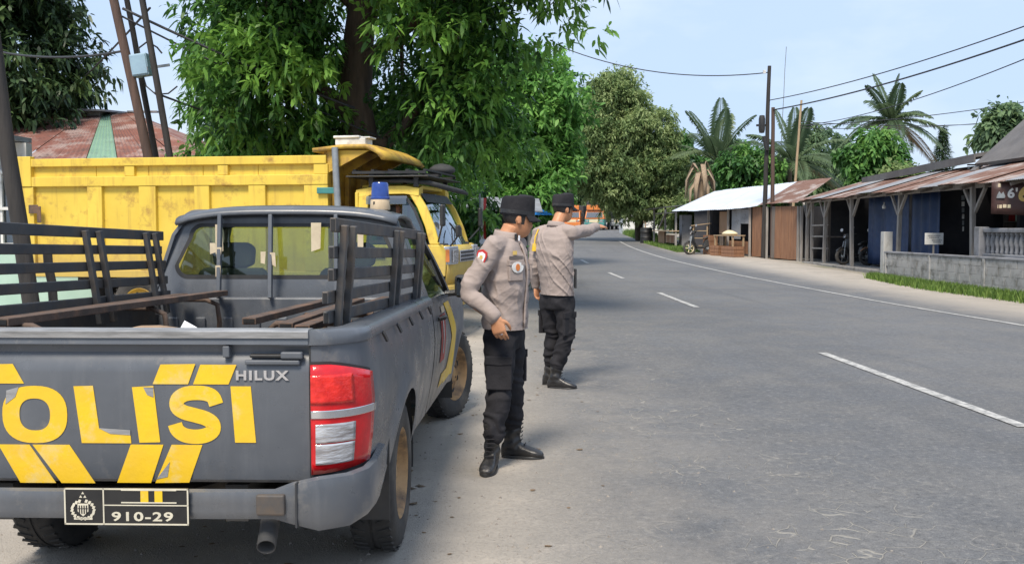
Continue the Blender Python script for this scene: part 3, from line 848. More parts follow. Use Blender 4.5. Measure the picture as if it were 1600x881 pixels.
def wheel(name, parent, x, y, z, r, wd, s, steer=0.0, rimr=None, m=None, dual=False):
    """s = +1: the dished face looks to +x"""
    W = bpy.data.objects.new(name, None); COL.objects.link(W); W.parent = parent
    W.location = (x, y, z); W.rotation_euler = (0, 0, steer)
    rr = rimr or r * .60
    T = Matrix.Rotation(R(90), 4, 'Y') if s > 0 else Matrix.Rotation(R(-90), 4, 'Y')
    h = wd / 2
    tp = [(rr, -h*.86), (rr*1.05, -h*.98), (r*.86, -h), (r*.95, -h*.92), (r*.992, -h*.74), (r, -h*.5), (r, -h*.07), (r*.985, -h*.05), (r*.985, h*.05), (r, h*.07), (r, h*.5), (r*.992, h*.74), (r*.95, h*.92), (r*.86, h), (rr*1.05, h*.98), (rr, h*.86)]
    MB().lathe(tp, 40, T).build('tyre', M['rubber'], W, smooth=50)
    tr = MB()
    for k in range(40):
        a = 2*math.pi*k/40
        for q in (-.62, .62):
            c = Matrix.Rotation(a, 4, 'X')
            tr.box(q*h-.30*h, q*h+.30*h, -.010, .010, r-.004, r+.004, c @ Matrix.Rotation(.4 if q > 0 else -.4, 4, 'Z'))
    tr.build('tread', M['rubber'], W)['kind'] = 'stuff'
    mm = m or M['rim']
    rp_ = [(rr*1.04, h*.90), (rr*1.0, h*.95), (rr*.95, h*.85), (rr*.90, h*.45), (rr*.80, h*.30), (rr*.66, h*.42), (rr*.50, h*.50), (rr*.40, h*.42), (rr*.30, h*.40), (rr*.28, h*.62), (rr*.20, h*.66), (.002, h*.66)]
    rim = MB().lathe(rp_, 36, T).build('rim', mm, W, smooth=40)
    MB().lathe([(rr, -h*.86), (rr*.92, -h*.4), (rr*.92, h*.4)], 24, T).build('rim_barrel', mm, W, smooth=60)
    nb = MB()
    for k in range(6):
        a = 2*math.pi*k/6
        nb.lathe([(.010, h*.40), (.010, h*.58), (.004, h*.62)], 6, T @ Matrix.Rotation(a, 4, 'Z') @ Matrix.Translation((rr*.37, 0, 0)))
    nb.build('wheel_nut', M['rust'], rim)
    hl = MB()
    for k in range(8):
        a = 2*math.pi*(k+.5)/8
        hl.lathe([(.022, h*.37), (.022, h*.395), (.004, h*.395)], 10, T @ Matrix.Rotation(a, 4, 'Z') @ Matrix.Translation((rr*.73, 0, 0)))
    hl.build('rim_hole', M['black'], rim)
    return W
for s in (1, -1):
    wheel('wheel', PU, s*.75, AX_R, WR, WR, .205, s)
    wheel('wheel', PU, s*.755, AX_F, WR, WR, .205, s, steer=R(-19))

LOWER[0] = -.027
# ---- cab and front
ysc = [2.35, 2.45, 2.6, 2.8, 3.0, 3.2, 3.40, 3.5, 3.6, 3.7, 3.78, 3.825, 3.837, 3.842, 3.85, 3.88, 3.94, 4.02, 4.12, 4.245, 4.37, 4.47, 4.55, 4.61, 4.64, 4.648, 4.653, 4.67, 4.74, 4.8, 4.86, 4.9, 4.93, 4.95, 4.96]
belt = lambda y: interp(y, [2.35, 3.4, 3.9, 4.6, 4.96], [1.125, 1.10, 1.085, 1.02, .92])
for s in (1, -1):
    cs = pp('cab_side', side_panel(ysc, belt, s), M['paint'], smooth=60)
    for ys_ in (2.52, 3.50):
        seam = MB()
        for k in range(8):
            z0, z1 = .46 + k*.08, .46 + (k+1)*.08
            seam.add([(s*(side_x(ys_, z0)+.001), ys_-.004, z0), (s*(side_x(ys_+.008, z0)+.001), ys_+.004, z0), (s*(side_x(ys_+.008, z1)+.001), ys_+.004, z1), (s*(side_x(ys_, z1)+.001), ys_-.004, z1)], [(0,1,2,3)])
        pp('door_seam', seam, M['black'], cs)
    pp('door_handle', MB().tube([(s*.873,2.60,.985),(s*.905,2.63,.99),(s*.905,2.74,.99),(s*.873,2.77,.985)], .013, 8), M['black'], cs, smooth=60)
    # decals
    def decal(pts, m, off=.004, nn=10):
        rows = []
        for i in range(nn + 1):
            t = i / nn
            a = np.array(pts[0]) * (1-t) + np.array(pts[1]) * t; b2 = np.array(pts[3]) * (1-t) + np.array(pts[2]) * t
            rows.append([(s*(side_x(*(a*(1-q)+b2*q)) + off), *(a*(1-q)+b2*q)) for q in np.linspace(0, 1, 5)])
        return MB().grid(rows)
    pp('door_emblem', decal([(2.70,.70),(2.98,.70),(2.98,1.0),(2.70,1.0)], M['red']), M['red'], cs, smooth=180)
    pp('emblem_bar', decal([(2.81,.75),(2.87,.75),(2.87,.97),(2.81,.97)], M['white'], .006), M['white'], cs, smooth=180)
    pp('emblem_top', decal([(2.80,1.01),(2.99,1.01),(2.99,1.05),(2.80,1.05)], M['tape'], .005), M['tape'], cs, smooth=180)
    pp('yellow_stripe', decal([(3.02,1.06),(3.34,1.06),(3.80,.82),(3.46,.80)], M['sticker']), M['sticker'], cs, smooth=180)
    pp('yellow_stripe', decal([(3.46,.80),(3.80,.82),(3.76,.50),(3.20,.50)], M['sticker']), M['sticker'], cs, smooth=180)
    pp('yellow_stripe', decal([(2.85,.52),(3.36,.52),(3.44,.60),(2.95,.60)], M['sticker']), M['sticker'], cs, smooth=180)
# greenhouse: section half-width by height, and roof
def gx(z): return interp(z, [1.08, 1.2, 1.35, 1.47, 1.55, 1.60], [.815, .785, .735, .690, .645, .60])
rows = []
for y, zt in ((2.355, 1.618), (2.375, 1.645), (2.42, 1.660), (2.5, 1.668), (2.75, 1.675), (3.0, 1.660), (3.13, 1.63), (3.17, 1.605)):
    rows.append([(x * (1 - .05 * max(0, y - 2.9)), y, zt - .045 * (abs(x) / .64) ** 4 - .010 * (x / .64) ** 2) for x in np.linspace(-.655, .655, 17)])
pp('roof', MB().grid(rows), M['paint'], smooth=180, solid=.02)
# rear wall with a rounded window opening
def rr_loop(hw0, hw1, z0, z1, rad, n=40):
    """rounded trapezoid loop, hw0 at the bottom, hw1 at the top"""
    pts = []
    for cxs, czs, a0 in ((1, 1, 0), (-1, 1, 90), (-1, -1, 180), (1, -1, 270)):
        for k in range(n // 4 + 1):
            a = R(a0 + 90 * k / (n // 4))
            hw = hw1 if czs > 0 else hw0
            pts.append((cxs * (hw - rad) + math.cos(a) * rad, (z1 - rad if czs > 0 else z0 + rad) + math.sin(a) * rad))
    return pts
def yw(z): return 2.36 + .06 * max(0, z - 1.1) / .5          # rear wall leans forward
outer = rr_loop(.79, .665, 1.00, 1.650, .12)
mid_ = rr_loop(.72, .625, 1.16, 1.595, .09)
inner = rr_loop(.665, .585, 1.245, 1.560, .075)
rows = [[(x, yw(z) + dy, z) for x, z in lp] + [(lp[0][0], yw(lp[0][1]) + dy, lp[0][1])] for lp, dy in ((outer, .02), (outer, .0), (mid_, -.012), (inner, -.004), (inner, .03))]
rw = pp('rear_wall', MB().grid(rows), M['paint'], smooth=40)
pp('rear_wall_lower', MB().box(-.79,.79,2.352,2.38,.5,1.05), M['paint'])
gl = MB(); lp = rr_loop(.66, .582, 1.247, 1.557, .073); gl.add([(x, yw(z) + .016, z) for x, z in lp], [tuple(range(len(lp)))])
pp('rear_window', gl, M['glass'])
fr = MB(); lo, li = rr_loop(.672, .592, 1.238, 1.567, .08), rr_loop(.648, .568, 1.262, 1.545, .062)
fr.grid([[(x, yw(z) - .006, z) for x, z in q] + [(q[0][0], yw(q[0][1]) - .006, q[0][1])] for q in (lo, li)])
pp('window_rubber', fr, M['black'], rw)
for s in (1, -1):
    # pillars and side window
    def pil(name, pts, m=M['paint']):
        mb = MB(); mb.add([(s * (gx(z) + o), y, z) for (y, z, o) in pts], [tuple(range(len(pts)))])
        return pp(name, mb, m, solid=.02)
    pil('rear_pillar', [(2.36,1.10,.0),(2.60,1.10,.0),(2.56,1.50,.0),(2.60,1.60,.0),(2.40,1.61,.0),(2.37,1.5,.0)], M['paint'])
    ap = MB(); ap.loft([[(s*(gx(z)+a), y+b_, z+c) for a, b_, c in ((.012,-.035,0),(.012,.03,.01),(-.03,.04,.01),(-.03,-.03,0))] for y, z in ((3.86,1.09),(3.70,1.2),(3.50,1.35),(3.32,1.48),(3.18,1.58),(3.05,1.62))])
    pp('front_pillar', ap, M['paint_dark'], smooth=60)
    dr = MB(); dr.loft([[(s*(gx(z)+a), y, z+c) for a, c in ((.010,-.015),(.010,.015),(-.02,.02),(-.02,-.015))] for y, z in ((2.42,1.575),(2.6,1.595),(2.9,1.605),(3.12,1.595))])
    pp('door_frame', dr, M['black'], smooth=60)
    sg = MB(); pts = [(2.60,1.10),(3.72,1.095),(3.45,1.34),(3.14,1.575),(2.60,1.59)]
    sg.add([(s*(gx(z)-.004), y, z) for y, z in pts], [tuple(range(5))]); pp('door_window', sg, M['dark_glass'])
    mrr = MB().box(s*.985-.085, s*.985+.085, 3.42, 3.50, 1.075, 1.235)
    mo = pp('door_mirror', mrr, M['black'], bevel=.03, seg=3)
    pp('mirror_glass', MB().box(s*.985-.068, s*.985+.068, 3.412, 3.419, 1.092, 1.218), M['dark_glass'], mo)
    pp('mirror_arm', MB().tube([(s*.83,3.50,1.10),(s*.92,3.48,1.11)], .022, 8), M['black'], mo)
    pp('head_light', lamp_patch(4.62, 4.93, .70, .92, s, .006), M['clear_lens'], smooth=180)
ws = MB(); rows = []
for y, z, k in ((3.90,1.10,.79),(3.70,1.24,.75),(3.45,1.42,.68),(3.17,1.60,.58)):
    rows.append([(x*k, y - .10*abs(x)**2.2, z) for x in np.linspace(-1, 1, 9)])
pp('windscreen', ws.grid(rows), M['glass'], smooth=180)
hd = MB(); rows = []
for y, z, k in ((3.86,1.11,.80),(4.1,1.115,.79),(4.4,1.08,.77),(4.7,1.0,.72),(4.9,.93,.62),(4.96,.90,.5)):
    rows.append([(x*k, y, z - .035*abs(x)**3) for x in np.linspace(-1.04, 1.04, 13)])
pp('bonnet', hd.grid(rows), M['paint'], smooth=180)
pp('grille', MB().box(-.52,.52,4.93,4.965,.66,.88), M['black'], bevel=.02)
pp('front_bumper', MB().loft([[(x,y,.40),(x,y+.06,.42),(x,y+.06,.64),(x,y,.66)] for x,y in ((-.80,4.62),(-.66,4.88),(-.3,4.97),(.3,4.97),(.66,4.88),(.80,4.62))]), M['paint'], smooth=50)
# cab interior
for x in (-.37, .37):
    st = MB()
    st.loft([[(x+a*wd, 2.52+b_*.05+k*.02, z) for a, b_ in ((-1,-1),(1,-1),(1,1),(-1,1))] for z, wd, k in ((.72,.23,3),(.95,.25,2),(1.15,.24,1),(1.28,.20,.5),(1.30,.17,.4))])
    st.loft([[(x+a*wd, 2.55+b_*.04, z) for a, b_ in ((-1,-1),(1,-1),(1,1),(-1,1))] for z, wd in ((1.30,.07),(1.32,.12),(1.42,.13),(1.455,.09))])
    pp('seat', st, M['interior'], bevel=.03, seg=3)
    pp('seat_cushion', MB().box(x-.25, x+.25, 2.58, 3.1, .70, .82), M['interior'], bevel=.04)
pp('dashboard', MB().prism([(3.45,.75),(3.85,.80),(3.88,1.09),(3.62,1.10),(3.45,1.0)], 'x', -.76, .76), M['interior'], bevel=.03)
sw = MB().tube([(.37+.17*math.cos(a), 3.36-.05*math.sin(a), 1.05+.17*math.sin(a)) for a in np.linspace(0, 6.283, 20)], .014, 8)
pp('steering_wheel', sw, M['black'], smooth=60)
# window guard bars, tape, beacon
for x in (-.385, -.085, .30):
    pp('window_guard_bar', MB().beam((x+.02, 2.235, 1.13), (x, 2.345, 1.615), .022, .034, (0,1,0)), M['paint'], bevel=.003)
def tape(x0, x1, z0, z1, y, m=M['tape']):
    pts = [(x0, z0), (x1 + RND.uniform(-.01,.01), z0 + RND.uniform(-.02,.02)), (x1, z1), (x0, z1)]
    pp('tape_piece', MB().prism(pts, 'y', y - .002, y), m, rw)
tape(-.425,-.385,1.385,1.56,2.375); tape(.145,.205,1.40,1.57,2.375); tape(.42,.455,1.41,1.52,2.375)
for x, z in ((-.415, 1.385), (-.375, 1.36), (-.375, 1.255), (-.115, 1.335), (-.06, 1.33)):
    tape(x-.014, x+.016, z, z+.065, 2.232 + (z-1.13)*.227)
bc = empty('beacon'); bc.parent = PU; bc.location = (.515, 2.62, 1.595)
MB().lathe([(.001,0),(.060,0),(.062,.01),(.058,.062),(.056,.066),(.001,.066)], 28).build('beacon_base', M['beige'], bc, smooth=40)
MB().lathe([(.001,.066),(.060,.066),(.060,.076),(.055,.080),(.050,.158),(.044,.168),(.001,.170)], 28).build('beacon_dome', M['blue_dome'], bc, smooth=40)
for k in range(3):
    a = k * 2.1
    MB().box(.052,.060,-.006,.006,.0,.05, Matrix.Rotation(a, 4, 'Z')).build('beacon_clip', M['black'], bc)
# roof antenna socket
pp('roof_bolt', MB().lathe([(.001,0),(.012,0),(.012,.012),(.001,.014)], 8, Matrix.Translation((.58,2.50,1.615))), M['black'])

# ---- slatted racks along both bed sides
def rack(s, x0, x1, tops, label):
    rk = empty(label); rk.parent = PU
    def pos(t, z, lean=0.0): return (s * (x0 + (x1 - x0) * t) + s * lean * (z - 1.16), .26 + t * 1.96, z)
    for i, z in enumerate(tops):
        e = RND.uniform(-.012, .012)
        w_ = .046 if i else .052
        a, b_ = pos(-.02 + RND.uniform(-.02, .01), z, .10), pos(1.0 + RND.uniform(-.01, .02), z - .012 + e * .3, .10)
        mb = MB().beam(a, b_, .024, w_)
        pp('slat', mb, M['paint_dark'], rk, bevel=.004)
        endb = MB().beam((a[0], a[1]-.0025, a[2]), (a[0], a[1]-.0005, a[2]), .014, w_-.012)
        pp('slat_end', endb, M['plate'], rk)
    for t in (.03, .10, .56, .63, .90, .96):
        p0, p1 = pos(t, 1.05, .10), pos(t - .02, tops[0] + .0, .10)
        off = .026
        pp('rack_post', MB().beam((p0[0]+off, p0[1], p0[2]), (p1[0]+off, p1[1], p1[2]), .026, .036, (0,1,0)), M['paint_dark'], rk, bevel=.003)
    return rk
rack(1, .705, .785, (1.505, 1.405, 1.322, 1.240, 1.165), 'bed_rack')
rack(-1, .725, .665, (1.505, 1.418, 1.335, 1.252, 1.165), 'bed_rack')

# ---- benches in the bed
def bench(pts, legs, name='bed_bench'):
    b_ = empty(name); b_.parent = PU
    for p, q in pts:
        ro = pp('bench_rail', MB().beam(p, q, .062, .030), M['rust'], b_, bevel=.003)
        d = (Vector(q) - Vector(p)).normalized(); pv = Vector(p)
        pp('rail_end', MB().beam(pv - d*.003, pv - d*.0005, .048, .018), M['plate'], b_)
    for lg in legs:
        pp('bench_leg', MB().tube(lg, .014, 8), M['rust'], b_, smooth=60)
bench([((-.47,.16,1.150),(-.335,2.22,1.162)), ((-.60,.30,1.135),(-.56,2.2,1.145))],
      [[(-.62,y,1.13),(-.40,y,1.128),(-.335,y,1.10),(-.33,y+.02,1.0),(-.345,y+.03,.85),(-.36,y+.02,.705)] for y in (.25, 1.35, 2.12)])
bench([((.245,.80,1.108),(.315,2.23,1.125)), ((.44,.66,1.098),(.46,2.2,1.120)), ((.56,.45,1.105),(.62,2.2,1.130))],
      [[(.66,y,1.09),(.32,y,1.085),(.28,y,1.05),(.27,y+.02,.9),(.275,y+.02,.705)] for y in (.95, 1.5, 2.12)])
# sack and a sheet of paper carried in the bed
sk = MB(); rings = []
for t in np.linspace(0, 1, 11):
    r_ = max(.02, math.sin(math.pi * min(max(t, .02), .98)) ** .45)
    rings.append([(-.25 + .72*t, .34 + .15*r_*math.cos(a)*(1+.12*math.sin(3*a+9*t)), .86 + (.150 + .02*math.sin(7*t))*r_*math.sin(a) - .155*0) for a in np.linspace(0, 6.283, 15)[:-1]])
sk.loft(rings)
skm = rake(sk).mesh('sack')
so = link('sack', skm, M['sack'], smooth=180); so.location = (-1.39, 3.30, .115)
tag(so, 'brown lumpy sack lying just behind the tailgate in the pickup bed', 'sack')
crt = bx('crate', M['ply'], None, -1.70, -.98, 3.46, 3.84, .71, .835, .01)
tag(crt, 'low plywood crate under the brown sack in the pickup bed', 'crate')
pv_ = [(-1.235,3.46,1.065),(-1.188,3.47,1.152),(-1.150,3.465,1.132),(-1.105,3.455,1.108),(-1.115,3.41,1.055),(-1.175,3.425,1.105),(-1.225,3.41,1.045)]
po = MB().add(pv_, [(0,1,5,6),(1,2,5),(2,3,4,5),(4,6,5)]).build('paper_sheet', M['paper'], solid=.0012)
tag(po, 'crumpled white paper sheet poking up behind the pickup tailgate', 'paper')
# ------------------------------------------------------------------ yellow dump truck standing across the shoulder
DT = empty('dump_truck', (-0.85, 12.4, 0), R(-10))
tag(DT, 'yellow dump truck with high steel body and roof rack parked behind the police pickup', 'dump truck')
def dp(name, mb, m, parent=DT, **k): return mb.build(name, m, parent, **k)
W_ = 1.95
body = empty('dump_body'); body.parent = DT; body.scale = (1.045, 1, 1)
Y1 = M['yellow']
BX0, BX1 = -5.86, -1.55
for side, ys in ((0, (0.0, 1)), (1, (W_, -1))):
    y0, dy = ys
    def yb(a, b_): return (y0 + dy * a, y0 + dy * b_) if dy > 0 else (y0 + dy * b_, y0 + dy * a)
    def rb(name, x0, x1, a, b_, z0, z1, m=Y1, bev=.008):
        q = yb(a, b_); return dp(name, MB().box(x0, x1, q[0], q[1], z0, z1), m, body, bevel=bev)
    # skin panels between the posts, each a plate of its own
    xs = [-5.86, -4.765, -4.01, -3.245, -2.485, -1.70, -1.55]
    for k in range(len(xs) - 1):
        rb('side_panel', xs[k] + .002, xs[k+1] - .002, .060 + .002*(k % 2), .085, .86, 2.40)
    rb('top_rail', BX0, BX1, .0, .075, 2.325, 2.435)
    rb('middle_rail', BX0 + .18, BX1 + .02, -.004, .070, 2.05, 2.185)
    rb('bottom_rail', BX0, BX1, -.006, .085, .80, .90)
    for x0, x1 in ((-5.86,-5.66), (-4.87,-4.66), (-4.13,-3.89), (-3.35,-3.14), (-2.60,-2.37), (-1.85,-1.53)):
        rb('side_post', x0, x1, .004, .066, .902, 2.048)
    rb('corner_post', -5.90, -5.68, -.012, .09, 2.052, 2.47)
    for x0, x1 in ((-4.33,-4.19), (-3.02,-2.88), (-1.72,-1.53)):
        rb('short_post', x0, x1, .010, .066, 2.187, 2.323)
    rb('hinge_plate', -5.72, -5.58, -.022, -.013, 1.68, 1.80, M['rust'])
    rb('hinge_plate', -5.60, -5.54, -.020, -.007, 1.55, 1.78, M['rust'])
dp('front_wall', MB().box(-1.60, -1.545, .08, W_-.08, .86, 2.52), M['yellow_in'], body)
for k in range(4):
    y = .22 + k * .5
    dp('front_wall_rib', MB().box(-1.543, -1.48, y-.05, y+.05, .9, 2.50), M['yellow_in'], body, bevel=.01)
dp('tail_wall', MB().box(-5.86, -5.80, .09, W_-.09, .90, 2.36), Y1, body)
dp('body_floor', MB().box(-5.80, -1.60, .08, W_-.08, .86, .92), M['yellow_in'], body)
sh = MB(); rows = []
for x, z in ((-1.72,2.50),(-1.30,2.545),(-1.02,2.545),(-.86,2.46),(-.80,2.38)):
    rows.append([(x + (.05 if 0 < i < 6 else 0)*(1 if x > -1.1 else 0), -.02 + i*(W_+.04)/6, z) for i in range(7)])
sh.grid(rows); dp('cab_shield', sh, M['yellow_in'], body, solid=.05, smooth=20)
for y in (.06, .66, 1.28, 1.88):
    dp('shield_bracket', MB().prism([(-1.545,2.20),(-1.545,2.50),(-1.0,2.49)], 'y', y-.02, y+.02), M['yellow_in'], body)
dp('sheet_pole', MB().tube([(-1.36,-.03,1.25),(-1.40,-.03,2.0),(-1.42,-.03,2.53)], .042, 12), M['steel'], body, smooth=50)
dp('pole_clamp', MB().box(-1.66, -1.36, -.045, .0, 1.93, 2.01), M['teal'], body, bevel=.008)
# chassis, tank, wheels
for y in (.55, 1.40):
    dp('chassis_rail', MB().box(-5.6, -.1, y-.05, y+.05, .60, .80), M['black'])
dp('fuel_tank', MB().box(-2.6, -1.9, .08, .48, .42, .80), M['steel'], bevel=.05)
dp('hoist_frame', MB().box(-4.6, -1.7, .62, 1.32, .78, .86), M['black'])
def twheel(x, y, s):
    wv = wheel('wheel', DT, x, y, .41, .41, .22, 1, rimr=.24, m=M['yellow_in'])
    wv.rotation_euler = (0, 0, R(-90 if s > 0 else 90))
for y, s in ((.13, 1), (W_-.13, -1)):
    twheel(-.62, y, s); twheel(-4.35, y, s)
for y, s in ((.40, 1), (W_-.40, -1)): twheel(-4.35, y, s)
dp('rear_axle', MB().tube([(-4.35,.2,.41),(-4.35,.97,.41),(-4.35,1.75,.41)], [.06,.16,.06], 10), M['black'])
dp('mud_flap', MB().box(-5.0,-4.98,.05,.5,.3,.85), M['rubber']); dp('mud_flap', MB().box(-5.0,-4.98,1.45,1.9,.3,.85), M['rubber'])
# cab
cabE = empty('cab'); cabE.parent = DT
CW0, CW1 = .06, 1.86
def cp(name, mb, m, **k): return dp(name, mb, m, cabE, **k)
def inset(z): return interp(z, [.6, 1.2, 1.9, 2.06], [0, 0, .07, .12])
prof = [(-1.26,.62),(-.06,.62),(-.02,.75),(-.02,1.18),(-.06,1.25)]
for y, s in ((CW0, 1), (CW1, -1)):
    # door and lower side
    cp('side_skin', MB().prism([(-1.26,.85),(-1.02,.85),(-.95,.62),(-.30,.62),(-.22,.85),(-.03,.85),(-.01,1.16),(-.06,1.26),(-1.26,1.26)], 'y', y, y + s*.05), Y1, bevel=.012)
    pil = MB(); i0, i1 = inset(1.26), inset(1.92)
    pil.loft([[(x0, y + s*(inset(z)), z), (x1, y + s*inset(z), z), (x1, y + s*(inset(z)+.06), z), (x0, y + s*(inset(z)+.06), z)] for z, x0, x1 in ((1.262,-1.26,-1.10),(1.6,-1.26,-1.10),(1.92,-1.25,-1.08))])
    cp('rear_pillar', pil, Y1, bevel=.015)
    pil = MB(); pil.loft([[(x, y + s*inset(z), z), (x+.13, y + s*(inset(z)+.01), z), (x+.13, y + s*(inset(z)+.07), z), (x, y + s*(inset(z)+.07), z)] for z, x in ((1.262,-.24),(1.5,-.31),(1.75,-.42),(1.93,-.54))])
    cp('front_pillar', pil, Y1, bevel=.015)
    cp('roof_side', MB().loft([[(x, y + s*(inset(z)), z), (x, y + s*(inset(z)+.02), z+.10), (x, y+s*.28, z+.135), (x, y+s*.28, z)] for x, z in ((-1.26,1.88),(-1.0,1.925),(-.6,1.93),(-.40,1.90))]), Y1, smooth=50)
    # window frame, glass, visor
    def w3(x, z, o): return (x, y + s*(inset(z)+o), z)
    wl = [(-1.06,1.28),(-.28,1.28),(-.33,1.50),(-.44,1.74),(-.56,1.90),(-1.04,1.90)]
    wi = [(-1.02,1.32),(-.32,1.32),(-.37,1.50),(-.47,1.72),(-.58,1.86),(-1.00,1.86)]
    fr = MB(); fr.grid([[w3(*q, -.006) for q in wl + wl[:1]], [w3(*q, -.006) for q in wi + wi[:1]]]); cp('window_frame', fr, M['black'], solid=.012)
    sf = MB(); sf.add([w3(*q, .012) for q in [(-.62,1.32),(-.32,1.32),(-.37,1.50),(-.47,1.72),(-.58,1.86),(-.62,1.86)]], [tuple(range(6))]); cp('quarter_window', sf, M['dark_glass'])
    vz = MB(); vz.grid([[w3(x, 1.90, -.03), w3(x, 1.84, -.055), w3(x, 1.79, -.05)] for x in (-1.10,-.8,-.55)]); cp('rain_visor', vz, M['dark_glass'], smooth=60)
    cp('door_handle', MB().box(-.98,-.84, y - s*.02 if s > 0 else y, y if s > 0 else y + .02, 1.08, 1.115), M['black'])
    cp('door_seam', MB().box(-.265,-.258, y-.001 if s>0 else y-.004, y+.004 if s>0 else y+.001, .86, 1.25), M['black'])
    cp('door_seam', MB().box(-1.085,-1.078, y-.001 if s>0 else y-.004, y+.004 if s>0 else y+.001, .86, 1.25), M['black'])
    # wheel arch and step
    cp('wheel_arch', MB().loft([[(-.62+.50*math.cos(a), yy, .41+.46*math.sin(a)) for yy in (y - s*.02, y + s*.3)] + [(-.62+.46*math.cos(a), yy, .41+.43*math.sin(a)) for yy in (y + s*.3, y - s*.02)] for a in np.linspace(.1, 3.04, 12)]), M['black'], smooth=40)
    # corner lamp and headlight panel
    cp('corner_panel', MB().prism([(-.05,.0),(.02,.03),(.05,.16),(.05,.42),(-.02,.42),(-.05,.2)], 'z', 1.0, 1.24, Matrix.Translation((0, CW0-.0, 0)) if s > 0 else Matrix.Translation((0, CW1, 0)) @ Matrix.Scale(-1, 4, (0,1,0))), M['silver'], bevel=.012)
    cp('head_light', MB().box(.052,.066, (y + s*.08) if s>0 else (y - .38), (y + .38) if s>0 else (y-.08), 1.03, 1.20), M['clear_lens'], bevel=.01)
    cp('indicator', MB().box(-.02,.03, y - .008 if s>0 else y, y if s>0 else y+.008, 1.04, 1.20), M['orange'])
    # mirrors
    mir = cp('mirror', MB().box(-.02,.03, y - s*.26 - .07, y - s*.26 + .07, 1.50, 1.78), M['black'], bevel=.02)
    dp('mirror_arm', MB().tube([(-.12, y, 1.30),(-.02, y - s*.24, 1.46),(0, y - s*.26, 1.52)], .012, 6), M['black'], mir)
cp('roof', MB().box(-1.24,-.44,.30,1.62,1.995,2.055), Y1, bevel=.03)
cp('back_wall', MB().box(-1.262,-1.22,.10,1.82,.62,1.95), Y1, bevel=.01)
fp = MB(); rows = []
for z, x in ((.74,.02),(.95,.045),(1.16,.035),(1.25,.005)):
    rows.append([(x - .05*abs(t)**3, .96 + t*.88, z) for t in np.linspace(-1, 1, 9)])
cp('front_panel', fp.grid(rows), Y1, solid=.02, smooth=60)
cp('grille', MB().box(.048,.062,.55,1.38,1.02,1.18), M['silver'], bevel=.01)
for z in (1.05, 1.10, 1.15): cp('grille_slat', MB().box(.063,.072,.58,1.35,z-.012,z+.012), M['black'])
cp('bumper', MB().loft([[(x-.06,y,.42),(x,y,.44),(x+.02,y,.56),(x,y,.72),(x-.06,y,.74)] for x, y in ((-.10,.0),(.04,.14),(.08,.5),(.08,1.42),(.04,1.78),(-.10,1.92))]), Y1, smooth=40)
wg = MB(); rows = []
for z, x, i in ((1.25,-.06,.03),(1.5,-.16,.06),(1.75,-.28,.09),(1.95,-.42,.14)):
    rows.append([(x - .07*abs(t)**2.5, .96 + t*(.88-i), z) for t in np.linspace(-1, 1, 9)])
cp('windscreen', wg.grid(rows), M['wind_glass'], smooth=180)
ru = MB(); ru.tube([rows[0][0]] + rows[0] + [r[-1] for r in rows] + rows[-1][::-1] + [r[0] for r in rows[::-1]], .018, 6); cp('windscreen_rubber', ru, M['black'], smooth=60)
cp('sun_visor_strip', MB().grid([[(x+.012, yy, zz) for yy in (.24,.6,.96,1.3,1.68)] for x, zz in ((-.415,1.94),(-.33,1.82))]), M['black'])
cp('windscreen_sticker', MB().box(-.235,-.233,.34,.50,1.44,1.60, Matrix.Translation((.062,0,0))), M['paper'])
for y0_ in (.38, .95):
    cp('wiper', MB().tube([(.0,y0_,1.26),(-.07,y0_+.22,1.42),(-.10,y0_+.34,1.48)], .009, 5), M['black'])
cp('fender_mirror', MB().box(.08,.13,.16,.30,1.36,1.52), M['black'], bevel=.02)
cp('fender_mirror_arm', MB().tube([(.0,.22,1.24),(.08,.22,1.34),(.10,.23,1.38)], .012, 6), M['black'])
cp('dash', MB().box(-.30,-.08,.16,1.76,1.12,1.28), M['interior'], bevel=.03)
cp('seat', MB().box(-1.12,-1.0,.16,.72,.95,1.62), M['greendoor'], bevel=.04); cp('seat', MB().box(-1.12,-1.0,.90,1.75,.95,1.55), M['interior'], bevel=.04)
cp('seat_base', MB().box(-1.1,-.55,.16,1.75,.85,1.0), M['interior'], bevel=.03)
cp('steering_wheel', MB().tube([(-.42-.09*math.sin(a), .46+.20*math.cos(a), 1.30+.15*math.sin(a)) for a in np.linspace(0, 6.283, 18)], .014, 6), M['black'])
# roof rack with a coil of rope, cloth and a long bundle
rkE = empty('roof_rack'); rkE.parent = DT
for y in (.12, .96, 1.80):
    dp('rack_bar', MB().box(-1.30,-.30,y-.02,y+.02,2.19,2.225), M['black'], rkE)
for x in (-1.28,-1.03,-.80,-.56,-.32):
    dp('rack_crossbar', MB().box(x-.02,x+.02,.14,1.78,2.228,2.25), M['black'], rkE)
for x in (-1.05,-.44):
    for y in (.16, 1.74): dp('rack_foot', MB().box(x-.03,x+.03,y-.02,y+.02,2.02,2.188), M['black'], rkE)
dp('rack_tray', MB().box(-1.36,-.24,.02,1.90,2.145,2.162), M['black'], rkE, bevel=.01)
dp('rolled_sheet', MB().tube([(-1.1,.20,2.10),(-.6,.16,2.10),(-.28,.2,2.07),(-.10,.5,2.01),(-.02,1.0,1.98),(-.06,1.5,1.97)], [.02,.028,.032,.036,.034,.02], 8), M['interior'], rkE, smooth=60)
